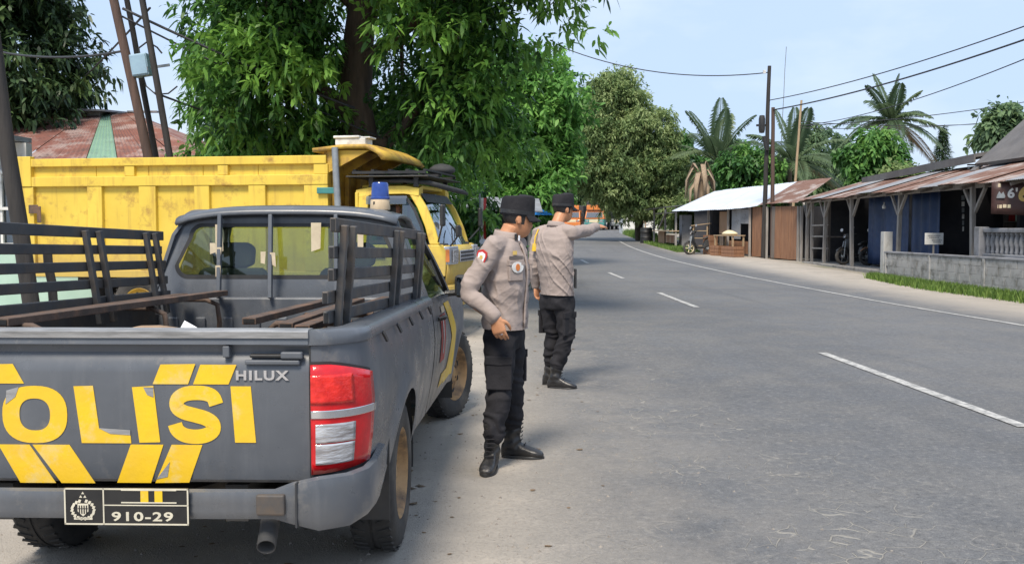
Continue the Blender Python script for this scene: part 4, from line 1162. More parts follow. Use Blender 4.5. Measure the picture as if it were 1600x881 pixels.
# things on the truck
cm_ = MB(); rings = []
for z, r_ in ((0,.13),(.04,.18),(.09,.16),(.13,.10),(.15,.02)): rings.append([(r_*1.1*math.cos(a)*(1+.12*math.sin(3*a+z*9)), r_*math.sin(a)*(1+.1*math.cos(2*a)), z) for a in np.linspace(0, 6.283, 15)[:-1]])
co = cm_.loft(rings).build('cloth_heap', M['interior'], smooth=70)
co.location = (-1.02, 13.9, 2.252); tag(co, 'rounded black cloth heap lying on the dump truck roof rack', 'cloth')
fb = empty('foam_box', (-2.15, 12.95, 2.575), R(-10))
bx('box_base', M['white'], fb, -.18, .24, -.14, .16, 0, .09, .01); bx('box_lid', M['white'], fb, -.20, .16, -.16, .18, .092, .125, .01)
bx('box_flap', M['white'], fb, .165, .30, -.12, .14, .092, .112, .006)
tag(fb, 'small white foam box lying on top of the dump truck cab shield', 'box')

# ------------------------------------------------------------------ far trucks on the road
def far_truck(name, loc, rz, label, cabm, lowm, cargom, w=2.2, h=3.1, group='trucks far down the road'):
    t = empty(name, loc, rz); tag(t, label, 'truck', group)
    MB().loft([[(x, y, z) for x, y in ((-w*.46,0),(w*.46,0),(w*.46,1.5),(-w*.46,1.5))] for z in (.55, 1.15)]).build('cab_lower', lowm, t, bevel=.05)
    MB().loft([[(-w*.46*k, y0, z), (w*.46*k, y0, z), (w*.46*k, 1.5, z), (-w*.46*k, 1.5, z)] for z, k, y0 in ((1.152,1,.02),(1.3,.99,.03),(1.95,.92,.32),(2.10,.86,.45))]).build('cab', cabm, t, bevel=.05)
    MB().add([(-w*.40,-.0+.03,1.32),(w*.40,.03,1.32),(w*.37,.27,1.86),(-w*.37,.27,1.86)], [(0,1,2,3)]).build('windscreen', M['dark_glass'], t, solid=.03).location = (0,-.03,0)
    bx('visor_board', cabm, t, -w*.38, w*.38, .12, .40, 2.12, 2.62, .04)
    bx('bumper', lowm, t, -w*.48, w*.48, -.10, .0, .42, .78, .04)
    for s in (1, -1):
        bx('head_light', M['clear_lens'], t, s*w*.34-.14, s*w*.34+.14, -.02, .0, .86, 1.04, .02)
        bx('mirror', M['black'], t, s*w*.53-.07, s*w*.53+.07, .0, .06, 1.4, 1.8, .02)
        for yy in (.75, 4.2):
            MB().lathe([(.001,-.13),(.28,-.13),(.42,-.11),(.42,.11),(.28,.13),(.001,.13)], 20, Matrix.Translation((s*w*.40, yy, .42)) @ Matrix.Rotation(R(90), 4, 'Y')).build('wheel', M['rubber'], t, smooth=40)
    bx('grille', M['cream'], t, -w*.24, w*.24, -.03, .0, .82, 1.10, .01)
    bx('cargo_body', cargom, t, -w*.5, w*.5, 1.6, 5.6, .85, h, .06)
    for k in range(4): bx('cargo_rib', cargom, t, -w*.515, w*.515, 1.9+k, 2.0+k, .86, h+.03, .01)
    bx('chassis', M['black'], t, -.45, .45, .2, 5.5, .5, .84)
    return t
M['tarp'] = mat('black_tarpaulin', (0.035,0.036,0.04), (0.06,0.06,0.065), 3, 0.7, bump=0.3, bscale=8)
far_truck('cargo_truck', (8.55, 100, zg(100)), R(-14), 'oncoming orange truck with teal bumper and black tarpaulin above the pointing hand', M['orange'], M['teal'], M['tarp'])
far_truck('cargo_truck', (6.35, 103, zg(103)), R(-14), 'orange truck half hidden behind the head of the pointing officer', M['orange'], M['orange'], M['tarp'], 2.1, 2.6)
t = far_truck('cargo_truck', (11.6, 104, zg(104)), R(-14), 'dark tarpaulin covered truck standing at the right end of the road', M['tarp'], M['steel'], M['tarp'], 2.2, 3.9)
# ------------------------------------------------------------------ people
def ell_ring(c, fx, fy, a, b_, n=20, e=1.0, up=None):
    """horizontal ring: half-depth a along the facing fx, half-width b along fy"""
    out = []
    for k in range(n):
        t = 2*math.pi*k/n
        cc, ss = math.cos(t), math.sin(t)
        ca = abs(cc) ** e * (1 if cc >= 0 else -1); sa = abs(ss) ** e * (1 if ss >= 0 else -1)
        out.append(Vector(c) + Vector(fx) * (a * ca) + Vector(fy) * (b_ * sa))
    return out

def facing(deg):
    """0 = +X, 90 = +Y"""
    a = R(deg); return Vector((math.cos(a), math.sin(a), 0)), Vector((-math.sin(a), math.cos(a), 0))

def limb(mb, pts, rad, n=14, flat=None):
    """tapered limb; smooth bends by inserting points"""
    P_, R_ = [], []
    pts = [Vector(p) for p in pts]
    for i in range(len(pts) - 1):
        for k in range(5):
            t = k / 5
            p0, p1, p2, p3 = pts[max(i-1, 0)], pts[i], pts[i+1], pts[min(i+2, len(pts)-1)]
            q = 0.5 * ((2*p1) + (p2-p0)*t + (2*p0-5*p1+4*p2-p3)*t*t + (3*p1-p0-3*p2+p3)*t**3)
            P_.append(q); R_.append(rad[i] + (rad[i+1]-rad[i]) * t)
    P_.append(pts[-1]); R_.append(rad[-1])
    mb.tube(P_, R_, n)
    # round the ends
    for p, r in ((P_[0], R_[0]), (P_[-1], R_[-1])):
        mb.lathe([(.001,-r*.98),(r*.5,-r*.85),(r*.86,-r*.5),(r*.98,0),(r*.86,r*.5),(r*.5,r*.85),(.001,r*.98)], 12, Matrix.Translation(p))

def basis(f, up=(0,0,1)):
    f = Vector(f).normalized(); l = Vector(up).cross(f).normalized(); u = f.cross(l)
    return Matrix((( f.x, l.x, u.x, 0), (f.y, l.y, u.y, 0), (f.z, l.z, u.z, 0), (0,0,0,1)))

HEAD = [(-.010,.045,.030,.020),(.0,.070,.012,.034),(.012,.083,-.008,.044),(.03,.090,-.022,.053),(.05,.092,-.040,.060),(.075,.091,-.064,.066),(.10,.090,-.085,.071),(.125,.089,-.096,.075),(.15,.091,-.100,.077),(.175,.086,-.098,.076),(.20,.070,-.086,.066),(.22,.045,-.060,.046),(.232,.012,-.025,.018)]
def head_mesh(mb, T, grow=1.0, zmin=-1, back_only=False):
    rings = []
    for z, xf, xb, hw in HEAD:
        if z < zmin: continue
        r_ = []
        for k in range(28):
            t = 2*math.pi*k/28
            c, s = math.cos(t), math.sin(t)
            x = (xf if c > 0 else -xb) * abs(c) ** (.85) * (1 if c > 0 else -1); y = hw * abs(s) ** .9 * (1 if s > 0 else -1)
            if not back_only and c > .9:
                if .06 < z < .115: x += .026 * (1 - (z-.065)/.06) * max(0, (c-.93)/.07) if z > .064 else .02*max(0,(c-.93)/.07)
                if .03 <= z < .055: x += .004
            r_.append(T @ Vector((x*grow, y*grow, (z-.11)*grow+.11)))
        rings.append(r_)
    mb.loft(rings)

def hand(mb, wrist, d, palm_n, thumb_side, curl=0.25, spread=0.10, scale=1.0, bend_thumb=0.5):
    """palm and five fingers. d: hand direction, palm_n: the way the palm looks, thumb_side: towards the thumb"""
    wrist, d, pn = Vector(wrist), Vector(d).normalized(), Vector(palm_n).normalized()
    ts = Vector(thumb_side); ts = (ts - d*ts.dot(d)).normalized(); pn = (pn - d*pn.dot(d) - ts*pn.dot(ts)).normalized()
    S = scale
    rings = []
    for t, hw, th in ((-.03,.026,.020),(0,.028,.020),(.03,.038,.018),(.06,.044,.016),(.085,.044,.014),(.095,.040,.011)):
        c = wrist + d*t*S
        rings.append([c + ts*(hw*S*math.cos(a)) + pn*(th*S*math.sin(a)) for a in np.linspace(0, 6.283, 15)[:-1]])
    mb.loft(rings)
    for k, (o, ln) in enumerate(((.031,.070),(.011,.079),(-.010,.074),(-.030,.058))):
        b0 = wrist + d*.082*S + ts*o*S
        dd = (d + ts*(o*spread*20*.12)).normalized(); p = b0 - dd*.012*S; pts = [p, b0]; ang = 0
        for j, fr in enumerate((.42,.32,.26)):
            ang += curl * (1 + .25*k) * (1.1 if j else .8)
            dj = (dd*math.cos(ang) + pn*math.sin(ang)).normalized()
            pts.append(pts[-1] + dj*ln*fr*S)
        limb(mb, pts, [.0092*S,.0092*S,.0088*S,.008*S,.0066*S], 10)
    b0 = wrist + d*.022*S + ts*.026*S
    t1 = b0 + (d*.55 + ts*.65 + pn*.30).normalized()*.036*S
    t2 = t1 + (d*.85 + ts*.25 + pn*(.30+bend_thumb*.4)).normalized()*.032*S
    t3 = t2 + (d*.95 - ts*.05 + pn*(.30+bend_thumb*.5)).normalized()*.026*S
    limb(mb, [b0 - d*.012*S, b0, t1, t2, t3], [.014*S,.0145*S,.0115*S,.0105*S,.0078*S], 10)

def folds(me, fn):
    n = len(me.vertices)
    co = np.empty(n*3); me.vertices.foreach_get('co', co)
    no = np.empty(n*3); me.vertex_normals.foreach_get('vector', no)
    co, no = co.reshape(-1, 3), no.reshape(-1, 3)
    out = [tuple(Vector(c) + fn(Vector(c), Vector(k))) for c, k in zip(co, no)]
    me.vertices.foreach_set('co', np.array(out).ravel())
    me.update()

def boot(toe_dir, heel, parent, m=None, shaft_to=None, name='boot'):
    """heel: point on the ground under the ankle; shaft leans to shaft_to"""
    f = Vector((toe_dir[0], toe_dir[1], 0)).normalized(); l = Vector((-f.y, f.x, 0)); h = Vector(heel)
    mb = MB(); rings = []
    for t, hw, z1, z0 in ((-.075,.020,.075,.012),(-.068,.032,.095,.010),(-.04,.038,.11,.010),(0,.040,.115,.010),(.05,.042,.105,.010),(.09,.046,.088,.010),(.13,.050,.074,.010),(.165,.047,.064,.012),(.19,.036,.052,.016),(.203,.018,.038,.022)):
        c = h + f*t
        zm, zh = (z0+z1)/2, (z1-z0)/2
        rings.append([c + l*(hw*abs(math.cos(a))**.7*(1 if math.cos(a) > 0 else -1)) + Vector((0,0,zm + zh*abs(math.sin(a))**.8*(1 if math.sin(a) > 0 else -1))) for a in np.linspace(0, 6.283, 19)[:-1]])
    mb.loft(rings)
    top = Vector(shaft_to) if shaft_to is not None else h + Vector((0,0,.30))
    rings = []
    for t, r in ((0,.050),(.2,.050),(.4,.049),(.6,.051),(.8,.055),(1,.058)):
        c = (h + f*-.008 + Vector((0,0,.07))).lerp(top, t)
        rings.append(ell_ring(c, f, l, r*1.12, r, 18))
    mb.loft(rings)
    me = remesh(mb, .0065, 5)
    def fn(p, n_):
        z = p.z - h.z
        if z < .05: return Vector((0,0,0))
        return n_ * (.0035 * math.sin(z*90 + 3*math.sin(p.x*20+p.y*14)) * min(1, (z-.05)/.05)) * (1 if z < .2 else .5)
    folds(me, fn)
    o = link(name, me, m or M['leather'], parent)
    so_ = MB(); rings = []
    for z, g in ((0, .97), (.008, 1.0), (.022, 1.0), (.026, .96)):
        r_ = []
        for a in np.linspace(0, 6.283, 29)[:-1]:
            c, s = math.cos(a), math.sin(a)
            t = .066 + .142*c; hw = interp(t, [-.08,-.05,0,.05,.09,.13,.17,.2,.21], [.024,.038,.042,.043,.048,.052,.048,.034,.024])
            r_.append(h + f*(t*g) + l*(hw*1.06*g*(abs(s)**.75)*(1 if s > 0 else -1)) + Vector((0,0,z)))
        rings.append(r_)
    so_.loft(rings); so_.build('boot_sole', M['black'], o, smooth=50)
    lc = MB()
    for k in range(7):
        z = .10 + k*.026
        c = (h + f*-.008 + Vector((0,0,.07))).lerp(top, max(0, (z-.07)/(top.z-h.z-.07)))
        off = f*(.062 if z > .125 else .085)
        lc.tube([c+off-l*.026, c+off*1.04, c+off-l*-.026], .0035, 5)
    lc.build('boot_lace', M['blackcloth'], o)
    return o

def cap(T, parent, m):
    """flat-topped field cap with a short visor; T places head space (origin at the chin)"""
    c = MB(); rings = []
    for z, gx_, gy_, ox in ((.128,.110,.085,-.003),(.135,.113,.087,-.003),(.165,.114,.088,-.003),(.172,.113,.087,-.003),(.200,.111,.086,-.003),(.236,.108,.084,-.004),(.250,.102,.079,-.004),(.257,.085,.066,-.004),(.259,.04,.03,-.004),(.259,.004,.004,-.004)):
        rings.append([T @ Vector((ox + gx_*math.cos(a), gy_*math.sin(a), z + .010*(1 if z > .2 else 0)*math.cos(a))) for a in np.linspace(0, 6.283, 33)[:-1]])
    c.loft(rings)
    co_ = c.build('cap', m, parent, smooth=40)
    v_ = MB(); rows = []
    for t in np.linspace(0, 1, 6):
        rows.append([T @ Vector((.098*math.cos(a) + t*.062*max(0, math.cos(a))**.6, .084*math.sin(a)*(1+.05*t), .142 - .030*t - .02*abs(math.sin(a))**2*t)) for a in np.linspace(-1.25, 1.25, 15)])
    v_.grid(rows); v_.build('cap_visor', m, co_, smooth=180, solid=.006)
    b_ = MB(); rings = []
    for z in (.137, .162):
        rings.append([T @ Vector((-.003 + .1155*math.cos(a), .0895*math.sin(a), z)) for a in np.linspace(0, 6.283, 33)[:-1]])
    b_.loft(rings, cap=False); b_.build('cap_band', M['leather'], co_, smooth=180)
    return co_

def face_parts(T, parent):
    for s in (1, -1):
        MB().lathe([(.001,-.010),(.008,-.007),(.0115,0),(.008,.007),(.001,.010)], 12, T @ Matrix.Translation((.083, s*.033, .112))).build('eye', M['white'], parent, smooth=180)
        MB().lathe([(.001,-.0045),(.004,-.003),(.0052,0),(.004,.003),(.001,.0045)], 10, T @ Matrix.Translation((.092, s*.033, .112))).build('pupil', M['plate'], parent, smooth=180)
        MB().tube([T @ Vector((.090, s*.018, .128)), T @ Vector((.090, s*.034, .132)), T @ Vector((.080, s*.050, .127))], [.003,.0045,.002], 6).build('eyebrow', M['hair'], parent, smooth=180)
    MB().tube([T @ Vector((.084,-.024,.044)), T @ Vector((.093,-.010,.046)), T @ Vector((.095,0,.045)), T @ Vector((.093,.010,.046)), T @ Vector((.084,.024,.044))], [.002,.005,.0055,.005,.002], 6).build('mouth', M['skin_deep'], parent, smooth=180)

def person(name, label, C, hip, tor, hd, shoulders, arms, legs, hands, sh=None, dims=1.0, m_skin=None, m_shirt=None, m_trouser=None, m_cap=None, boots=None, cat='person', group=None, seed=1):
    """hip/tor: (facing degrees); C: lists of torso centres by height"""
    root = empty(name, (0,0,0)); tag(root, label, cat, group)
    root['kind'] = 'thing'
    msk = m_skin or M['skin']
    low_arms = any(arms[k][2][2] < C['z'][0] + .03 for k in arms)
    rnd = random.Random(seed)
    # ---- body
    b = MB()
    T = Matrix.Translation(hd['chin']) @ basis(hd['dir'], hd.get('up', (0,0,1))) @ Matrix.Scale(hd.get('scale', 1), 4)
    head_mesh(b, T)
    for s in (1, -1):       # ears
        b.loft([[T @ Vector((-.008 + x*k, s*(.068 + o), .098 + z*k)) for x, z in ((.012,-.022),(.016,0),(.012,.024),(0,.031),(-.012,.026),(-.015,0),(-.006,-.024))] for o, k in ((0,.8),(.010,1.0),(.016,.9))])
    nb_ = Vector(C['neck']); hc = T @ Vector((-.028, 0, .05))
    b.tube([nb_ - Vector((0,0,.06)), nb_, nb_.lerp(hc, .5), hc], [.066,.060,.056,.058], 16)
    f, l = facing(tor)
    fh, lh = facing(hip)
    # inner trunk
    rings = []
    zs = C['z']
    for i, z in enumerate(zs):
        t = min(1, max(0, (z - zs[0]) / (zs[-1] - zs[0]) * 1.4)); a = hip + (tor - hip) * t
        ff, ll = facing(a)
        rings.append(ell_ring((C['x'][i], C['y'][i], z), ff, ll, C['d'][i]*.82, C['w'][i]*.86, 18))
    b.loft(rings)
    for k in ('r', 'l'):
        sh_, el, wr = arms[k]
        limb(b, [sh_, el, wr], [.048,.036,.026], 12)
        h_ = hands[k]
        hand(b, wr, **h_)
        hp, kn, an = legs[k]
        limb(b, [hp, kn, an], [.075,.052,.038], 12)
    me = remesh(b, .0046, 3, .4)
    bo = link('body', me, msk, root)
    face_parts(T, bo)
    # hair: close-cropped shell at the back and sides
    h = MB(); rings = []
    for z, xf, xb, hw in HEAD:
        if z < .06: continue
        r_ = []
        for a in np.linspace(R(72), R(288), 19):
            c, s = math.cos(a), math.sin(a); g = 1.045
            x = (xf if c > 0 else -xb) * abs(c)**.85 * (1 if c > 0 else -1); y = hw * abs(s)**.9 * (1 if s > 0 else -1)
            edge = 1.0 if z > .115 or abs(s) < .80 else .96
            r_.append(T @ Vector((x*g*edge, y*g*edge, z)))
        rings.append(r_)
    h.grid(rings); h.build('hair', M['hair'], root, smooth=180)
    if m_cap: cap(T, root, m_cap)
    # ---- shirt
    s_ = MB(); rings = []
    for dz, k in ((-.09, 1.03), (-.045, 1.05)):
        rings.append(ell_ring((C['x'][0], C['y'][0], zs[0] + dz), fh, lh, C['d'][0]*k, C['w'][0]*k, 26, .88))
    for i, z in enumerate(zs):
        t = min(1, max(0, (z - zs[0]) / (zs[-1] - zs[0]) * 1.4)); a = hip + (tor - hip) * t
        ff, ll = facing(a)
        rings.append(ell_ring((C['x'][i], C['y'][i], z), ff, ll, C['d'][i], C['w'][i], 26, .88))
    s_.loft(rings)
    for k in ('r', 'l'):
        sh_, el, wr = [Vector(q) for q in arms[k]]
        limb(s_, [sh_, sh_.lerp(el, .5), el, el.lerp(wr, .5), wr - (wr-el).normalized()*.015], [.064,.058,.052,.047,.043], 16)
        limb(s_, [Vector(C['neck']) + Vector((0,0,-.045)), sh_ + Vector((0,0,.01))], [.062,.066], 14)
    me = remesh(s_, .0068, 8)
    ca = Vector((0,0,0))
    def fs(p, n_):
        d = 0.0
        w1 = mnoise.noise(Vector((p.x*5, p.y*5, p.z*11 + seed*3)))
        d += .0060 * (1 - abs(w1)*2.4)
        # pulled cloth: sharp ridges running slantwise round the trunk and the sleeves
        an_ = math.atan2(p.y - C['y'][0], p.x - C['x'][0])
        w2 = mnoise.noise(Vector((an_*1.1 + 4*seed, p.z*9 + an_*2.2, seed*1.7)))
        w3 = mnoise.noise(Vector((an_*1.6 - 2, p.z*16 - an_*3.0, seed*5.1)))
        msk_ = max(0, .35 + 1.3*mnoise.noise(Vector((p.x*3.1 + seed, p.y*3.1, p.z*3.4))))
        d += (.017 * (max(0, 1 - abs(w2)*4.2) ** 2) + .004 * (max(0, 1 - abs(w3)*5) ** 2)) * min(1.2, msk_) - .002
        d += .0025 * mnoise.noise(Vector((p.x*17+5, p.y*17, p.z*26)))
        # creases in the sleeves at the elbows, and above the hem
        for k in ('r', 'l'):
            e_ = Vector(arms[k][1]); q = (p - e_).length
            if q < .17: d += .007 * (max(0, math.sin(q*120 + 6*w1 + 12*p.x)) ** 1.5) * (1 - q/.17)
        return n_ * d
    folds(me, fs)
    bmh = bmesh.new(); bmh.from_mesh(me)          # clean straight hem
    bmesh.ops.bisect_plane(bmh, geom=bmh.verts[:] + bmh.edges[:] + bmh.faces[:], plane_co=(C['x'][0], C['y'][0], zs[0]+.006), plane_no=(.03,.02,1), clear_inner=not low_arms, clear_outer=False)
    bmh.to_mesh(me); bmh.free()
    so_ = link('shirt', me, m_shirt or M['shirt'], root)
    # collar
    nk = Vector(C['neck']); cl = MB(); rows = []
    for t in np.linspace(0, 1, 4):
        rows.append([nk + f*((.074+.014*t)*math.cos(a)) + l*((.074+.016*t)*math.sin(a)) + Vector((0,0,.030-.045*t + .012*math.cos(a)*-1)) for a in np.linspace(.35, 6.283-.35, 25)])
    cl.grid(rows); cl.build('collar', m_shirt or M['shirt'], so_, smooth=180, solid=.006)
    # ---- trousers
    t_ = MB()
    hz = zs[0]
    hipc = Vector((C['x'][0], C['y'][0], hz))
    t_.loft([ell_ring(hipc + Vector((0,0,dz)), fh, lh, C['d'][0]*k*.90, C['w'][0]*k*.92, 24, .9) for dz, k in ((.09,.88),(.02,.97),(-.06,1.0),(-.12,.92))])
    for k in ('r', 'l'):
        hp, kn, an = [Vector(q) for q in legs[k]]
        limb(t_, [hp, hp.lerp(kn, .5), kn, kn.lerp(an, .5), an], [.098,.088,.074,.070,.064], 18)
        lg = (kn - hp)
        # cargo pocket on the outer thigh
        out = lh * (1 if k == 'l' else -1)
    me = remesh(t_, .009, 6)
    def ft(p, n_):
        w1 = mnoise.noise(Vector((p.x*6+9, p.y*6, p.z*9)))
        d = .010*(1-abs(w1)*2.6) + .004*mnoise.noise(Vector((p.x*14, p.y*14, p.z*20)))
        for k in ('r', 'l'):
            kn = Vector(legs[k][1]); an = Vector(legs[k][2])
            if abs(p.z - kn.z) < .12: d += .003*math.sin((p.z-kn.z)*80 + 8*w1 + 26*p.y - 30*p.x)*(1-abs(p.z-kn.z)/.12)
            if 0 < p.z - an.z < .14: d += .003*math.sin((p.z-an.z)*70 + 9*w1 + 30*p.x + 21*p.y)
        return n_ * d
    folds(me, ft)
    to_ = link('trousers', me, m_trouser or M['blackcloth'], root)
    return root, T, so_, to_, (f, l), (fh, lh)

def patch(name, m, parent, c, n_, up, pts, th=.004):
    """small flat badge: 2D outline placed at c, looking along n_"""
    n_ = Vector(n_).normalized(); u = Vector(up); u = (u - n_*u.dot(n_)).normalized(); r_ = u.cross(n_)
    mb = MB(); v = [Vector(c) + r_*x + u*y for x, y in pts]; k = len(v)
    v2 = [q + n_*th for q in v]
    mb.add(v + v2, [tuple(range(k))[::-1], tuple(range(k, 2*k))] + [(i, (i+1)%k, k+(i+1)%k, k+i) for i in range(k)])
    return mb.build(name, m, parent)
SQ = lambda a, b_: [(-a,-b_),(a,-b_),(a,b_),(-a,b_)]
SHIELD = [(0,-.045),(.026,-.020),(.034,.015),(.030,.036),(0,.048),(-.030,.036),(-.034,.015),(-.026,-.020)]
def pocket(parent, c, n_, up, w, h, d, m):
    n_ = Vector(n_).normalized(); u = Vector(up); u = (u - n_*u.dot(n_)).normalized(); r_ = u.cross(n_)
    c = Vector(c)
    mb = MB(); rings = []
    for dn, k in ((-.02,1.0),(d*.6,1.0),(d,.93)):
        rings.append([c + n_*dn + r_*(x*w/2*k) + u*(y*h/2*k) for x, y in ((-1,-1),(0,-1.02),(1,-1),(1.01,0),(1,1),(0,1),(-1,1),(-1.01,0))])
    mb.loft(rings); o = mb.build('pocket', m, parent, bevel=.006)
    mb = MB(); rings = []
    for dn, k in ((-.01,1.0),(d*1.25,1.0),(d*1.5,.96)):
        rings.append([c + n_*dn + r_*(x*w*.53*k) + u*(h*.5 + y*h*.13*k - .01) for x, y in ((-1,-1),(0,-1.2),(1,-1),(1,1),(0,1),(-1,1))])
    mb.loft(rings); mb.build('pocket_flap', m, o, bevel=.005)

# ---- officer standing at the tailgate side, arm hanging
C1 = dict(z=[.855,.93,1.02,1.12,1.22,1.31,1.37,1.405,1.43], x=[-.045,-.045,-.044,-.040,-.036,-.040,-.044,-.042,-.036],
          y=[5.97,5.97,5.97,5.96,5.96,5.96,5.96,5.96,5.96], d=[.128,.130,.132,.138,.140,.130,.112,.088,.066], w=[.172,.170,.168,.174,.182,.182,.160,.115,.072], neck=(-.030,5.965,1.435))
AR1 = dict(r=((-.118,5.795,1.362),(-.262,5.715,1.105),(-.100,5.655,.955)), l=((.022,6.125,1.362),(-.030,6.20,1.11),(-.060,6.19,.92)))
LG1 = dict(r=((-.075,5.89,.82),(-.078,5.85,.50),(-.112,5.825,.225)), l=((-.012,6.06,.82),(-.004,6.10,.50),(.000,6.13,.225)))
HD1 = dict(r=dict(d=(.30,-.05,-.95), palm_n=(.25,.95,0), thumb_side=(.9,-.2,.25), curl=.30), l=dict(d=(.25,-.1,-.95), palm_n=(-.3,-.95,0), thumb_side=(.9,0,.2), curl=.3))
P1, T1, S1, TR1, (f1, l1), (fh1, lh1) = person('person', 'officer in black cap and grey shirt looking down with his arm hanging beside the pickup', C1, -20, -22,
    dict(chin=(.020,5.980,1.436), dir=(.95,.26,-.11), up=(.06,.02,1), scale=.97), None, AR1, LG1, HD1, m_cap=M['blackcloth'], seed=2)
boot((-.18,-1), (-.125,5.84,0), P1, shaft_to=(-.118,5.825,.30))
boot((1,-.22), (.005,6.135,0), P1, shaft_to=(.010,6.13,.30))
nr = (Vector((-.45,-.86,.05))).normalized()
patch('sleeve_patch', M['red'], S1, Vector((-.150,5.778,1.305)) + nr*.066, nr, (0.25,0,1), [(x*1.06, y*1.06) for x, y in SHIELD], .005)
patch('sleeve_patch_centre', M['paper'], S1, Vector((-.150,5.778,1.305)) + nr*.0715, nr, (0.25,0,1), [(x*.74, y*.74) for x, y in SHIELD], .002)
patch('sleeve_patch_crest', M['gold'], S1, Vector((-.150,5.778,1.305)) + nr*.0738, nr, (0.25,0,1), [(0,-.018),(.012,0),(.006,.016),(-.008,.014),(-.012,0)], .001)
ch = Vector((-.038,5.96,0))
def chest(a, z, o=.0): # point on the chest at angle a from the facing (positive = his left)
    v_ = f1*math.cos(R(a))*(.140+o) + l1*math.sin(R(a))*(.188+o); nn = (f1*math.cos(R(a))/.140 + l1*math.sin(R(a))/.188).normalized()
    return ch + v_ + Vector((0,0,z)), nn
c_, n_ = chest(-38, 1.225, .002); pocket(S1, c_, n_, (0,0,1), .105, .12, .010, M['shirt'])
c_, n_ = chest(-38, 1.305, .004); patch('name_tape', M['shirt_dark'], S1, c_, n_, (0,0,1), SQ(.050,.011), .004)
c_, n_ = chest(-40, 1.335, .0); patch('rank_badge', M['gold'], S1, c_, n_, (0,0,1), SQ(.014,.012), .005)
c_, n_ = chest(-36, 1.248, .014); patch('pocket_badge', M['white'], S1, c_, n_, (0,0,1), [(.046*math.cos(a), .034*math.sin(a)) for a in np.linspace(0, 6.283, 15)[:-1]], .004)
c_, n_ = chest(-36, 1.248, .0185); patch('pocket_badge_crest', M['orange'], S1, c_, n_, (0,0,1), [(.016*math.cos(a), .022*math.sin(a)) for a in np.linspace(0, 6.283, 11)[:-1]], .003)
c_, n_ = chest(36, 1.225, .002); pocket(S1, c_, n_, (0,0,1), .105, .12, .010, M['shirt'])
pk = MB(); rows = []
for z in np.linspace(.87, 1.40, 14):
    i = interp(z, C1['z'], C1['d']); xx = interp(z, C1['z'], C1['x'])
    b0 = Vector((xx, 5.96, z)) + f1*(i + .006)
    rows.append([b0 - l1*.018, b0 + f1*.004, b0 + l1*.018])
pk.grid(rows).build('button_placket', M['shirt'], S1, smooth=180, solid=.006)
for z in (.93,1.03,1.13,1.23,1.32):
    b0 = Vector((interp(z, C1['z'], C1['x']), 5.96, z)) + f1*(interp(z, C1['z'], C1['d']) + .014)
    patch('button', M['shirt_dark'], S1, b0, f1, (0,0,1), [(.006*math.cos(a), .006*math.sin(a)) for a in np.linspace(0, 6.283, 9)[:-1]], .002)
patch('collar_pin', M['leather'], S1, Vector((-.03,5.965,1.430)) + f1*.080 - l1*.055, (f1 - l1*.4), (0,0,1), SQ(.012,.018), .004)
patch('collar_pin', M['paper'], S1, Vector((-.03,5.965,1.424)) + f1*.095 - l1*.042, (f1 - l1*.4), (0,0,1), SQ(.006,.016), .004)
patch('cuff_tab', M['shirt_dark'], S1, (-.140,5.648,.985), (-.3,-.9,-.1), (.6,0,-.5), SQ(.018,.014), .006)
out = -lh1
pocket(TR1, Vector((-.087,5.86,.60)) + Vector((-.10,-1,0)).normalized()*.080 + Vector((.015,0,0)), (-.10,-1,.0), (0,0,1), .155, .19, .010, M['blackcloth'])
pocket(TR1, Vector((-.005,6.075,.60)) + lh1*.080, lh1, (0,0,1), .15, .19, .010, M['blackcloth'])
ring_w = MB().tube([Vector((-.062,5.652,.858)) + Vector((.011*math.cos(a), .011*math.sin(a), .002*math.cos(a))) for a in np.linspace(0, 6.283, 14)], .0022, 5)
ring_w.build('finger_ring', M['chrome'], P1)

# ---- officer pointing down the road
C2 = dict(z=[.86,.94,1.04,1.14,1.25,1.36,1.43,1.475,1.50], x=[.415,.412,.405,.398,.390,.392,.398,.402,.405],
          y=[8.87,8.87,8.86,8.85,8.85,8.86,8.86,8.87,8.88], d=[.130,.130,.128,.132,.136,.128,.110,.086,.066], w=[.184,.182,.180,.186,.196,.196,.170,.120,.074], neck=(.41,8.88,1.505))
AR2 = dict(r=((.545,8.745,1.435),(.715,9.00,1.465),(.81,9.26,1.495)), l=((.250,9.00,1.42),(.205,8.95,1.15),(.225,9.02,.93)))
LG2 = dict(r=((.480,8.83,.82),(.500,8.80,.50),(.42,8.80,.23)), l=((.350,8.92,.82),(.380,8.95,.50),(.37,8.98,.23)))
HD2 = dict(r=dict(d=(.62,.75,.05), palm_n=(-.25,.1,-.95), thumb_side=(-.7,.65,.3), curl=.10, spread=.3, scale=1.08), l=dict(d=(.1,-.1,-1), palm_n=(.6,.2,0), thumb_side=(.5,.8,0), curl=.3))
P2, T2, S2, TR2, (f2, l2), (fh2, lh2) = person('person', 'officer in black cap seen from behind with his arm stretched out pointing down the road', C2, 28, 46,
    dict(chin=(.472,8.945,1.548), dir=(.82,.56,-.04), scale=.98), None, AR2, LG2, HD2, m_cap=M['blackcloth'], m_skin=M['skin'], seed=5)
boot((1,-.30), (.40,8.79,0), P2, shaft_to=(.42,8.80,.30))
boot((1,-.05), (.36,8.98,0), P2, shaft_to=(.37,8.98,.30))
pocket(TR2, Vector((.49,8.82,.60)) - lh2*.078 , -lh2 + fh2*.35, (0,0,1), .16, .20, .011, M['blackcloth'])
pocket(TR2, Vector((.36,8.94,.60)) + lh2*.078, lh2, (0,0,1), .16, .20, .010, M['blackcloth'])
ln = MB().tube([(.245,8.90,1.47),(.215,8.88,1.40),(.208,8.87,1.33)], .007, 6); lo_ = ln.build('lanyard', M['sticker'], P2)
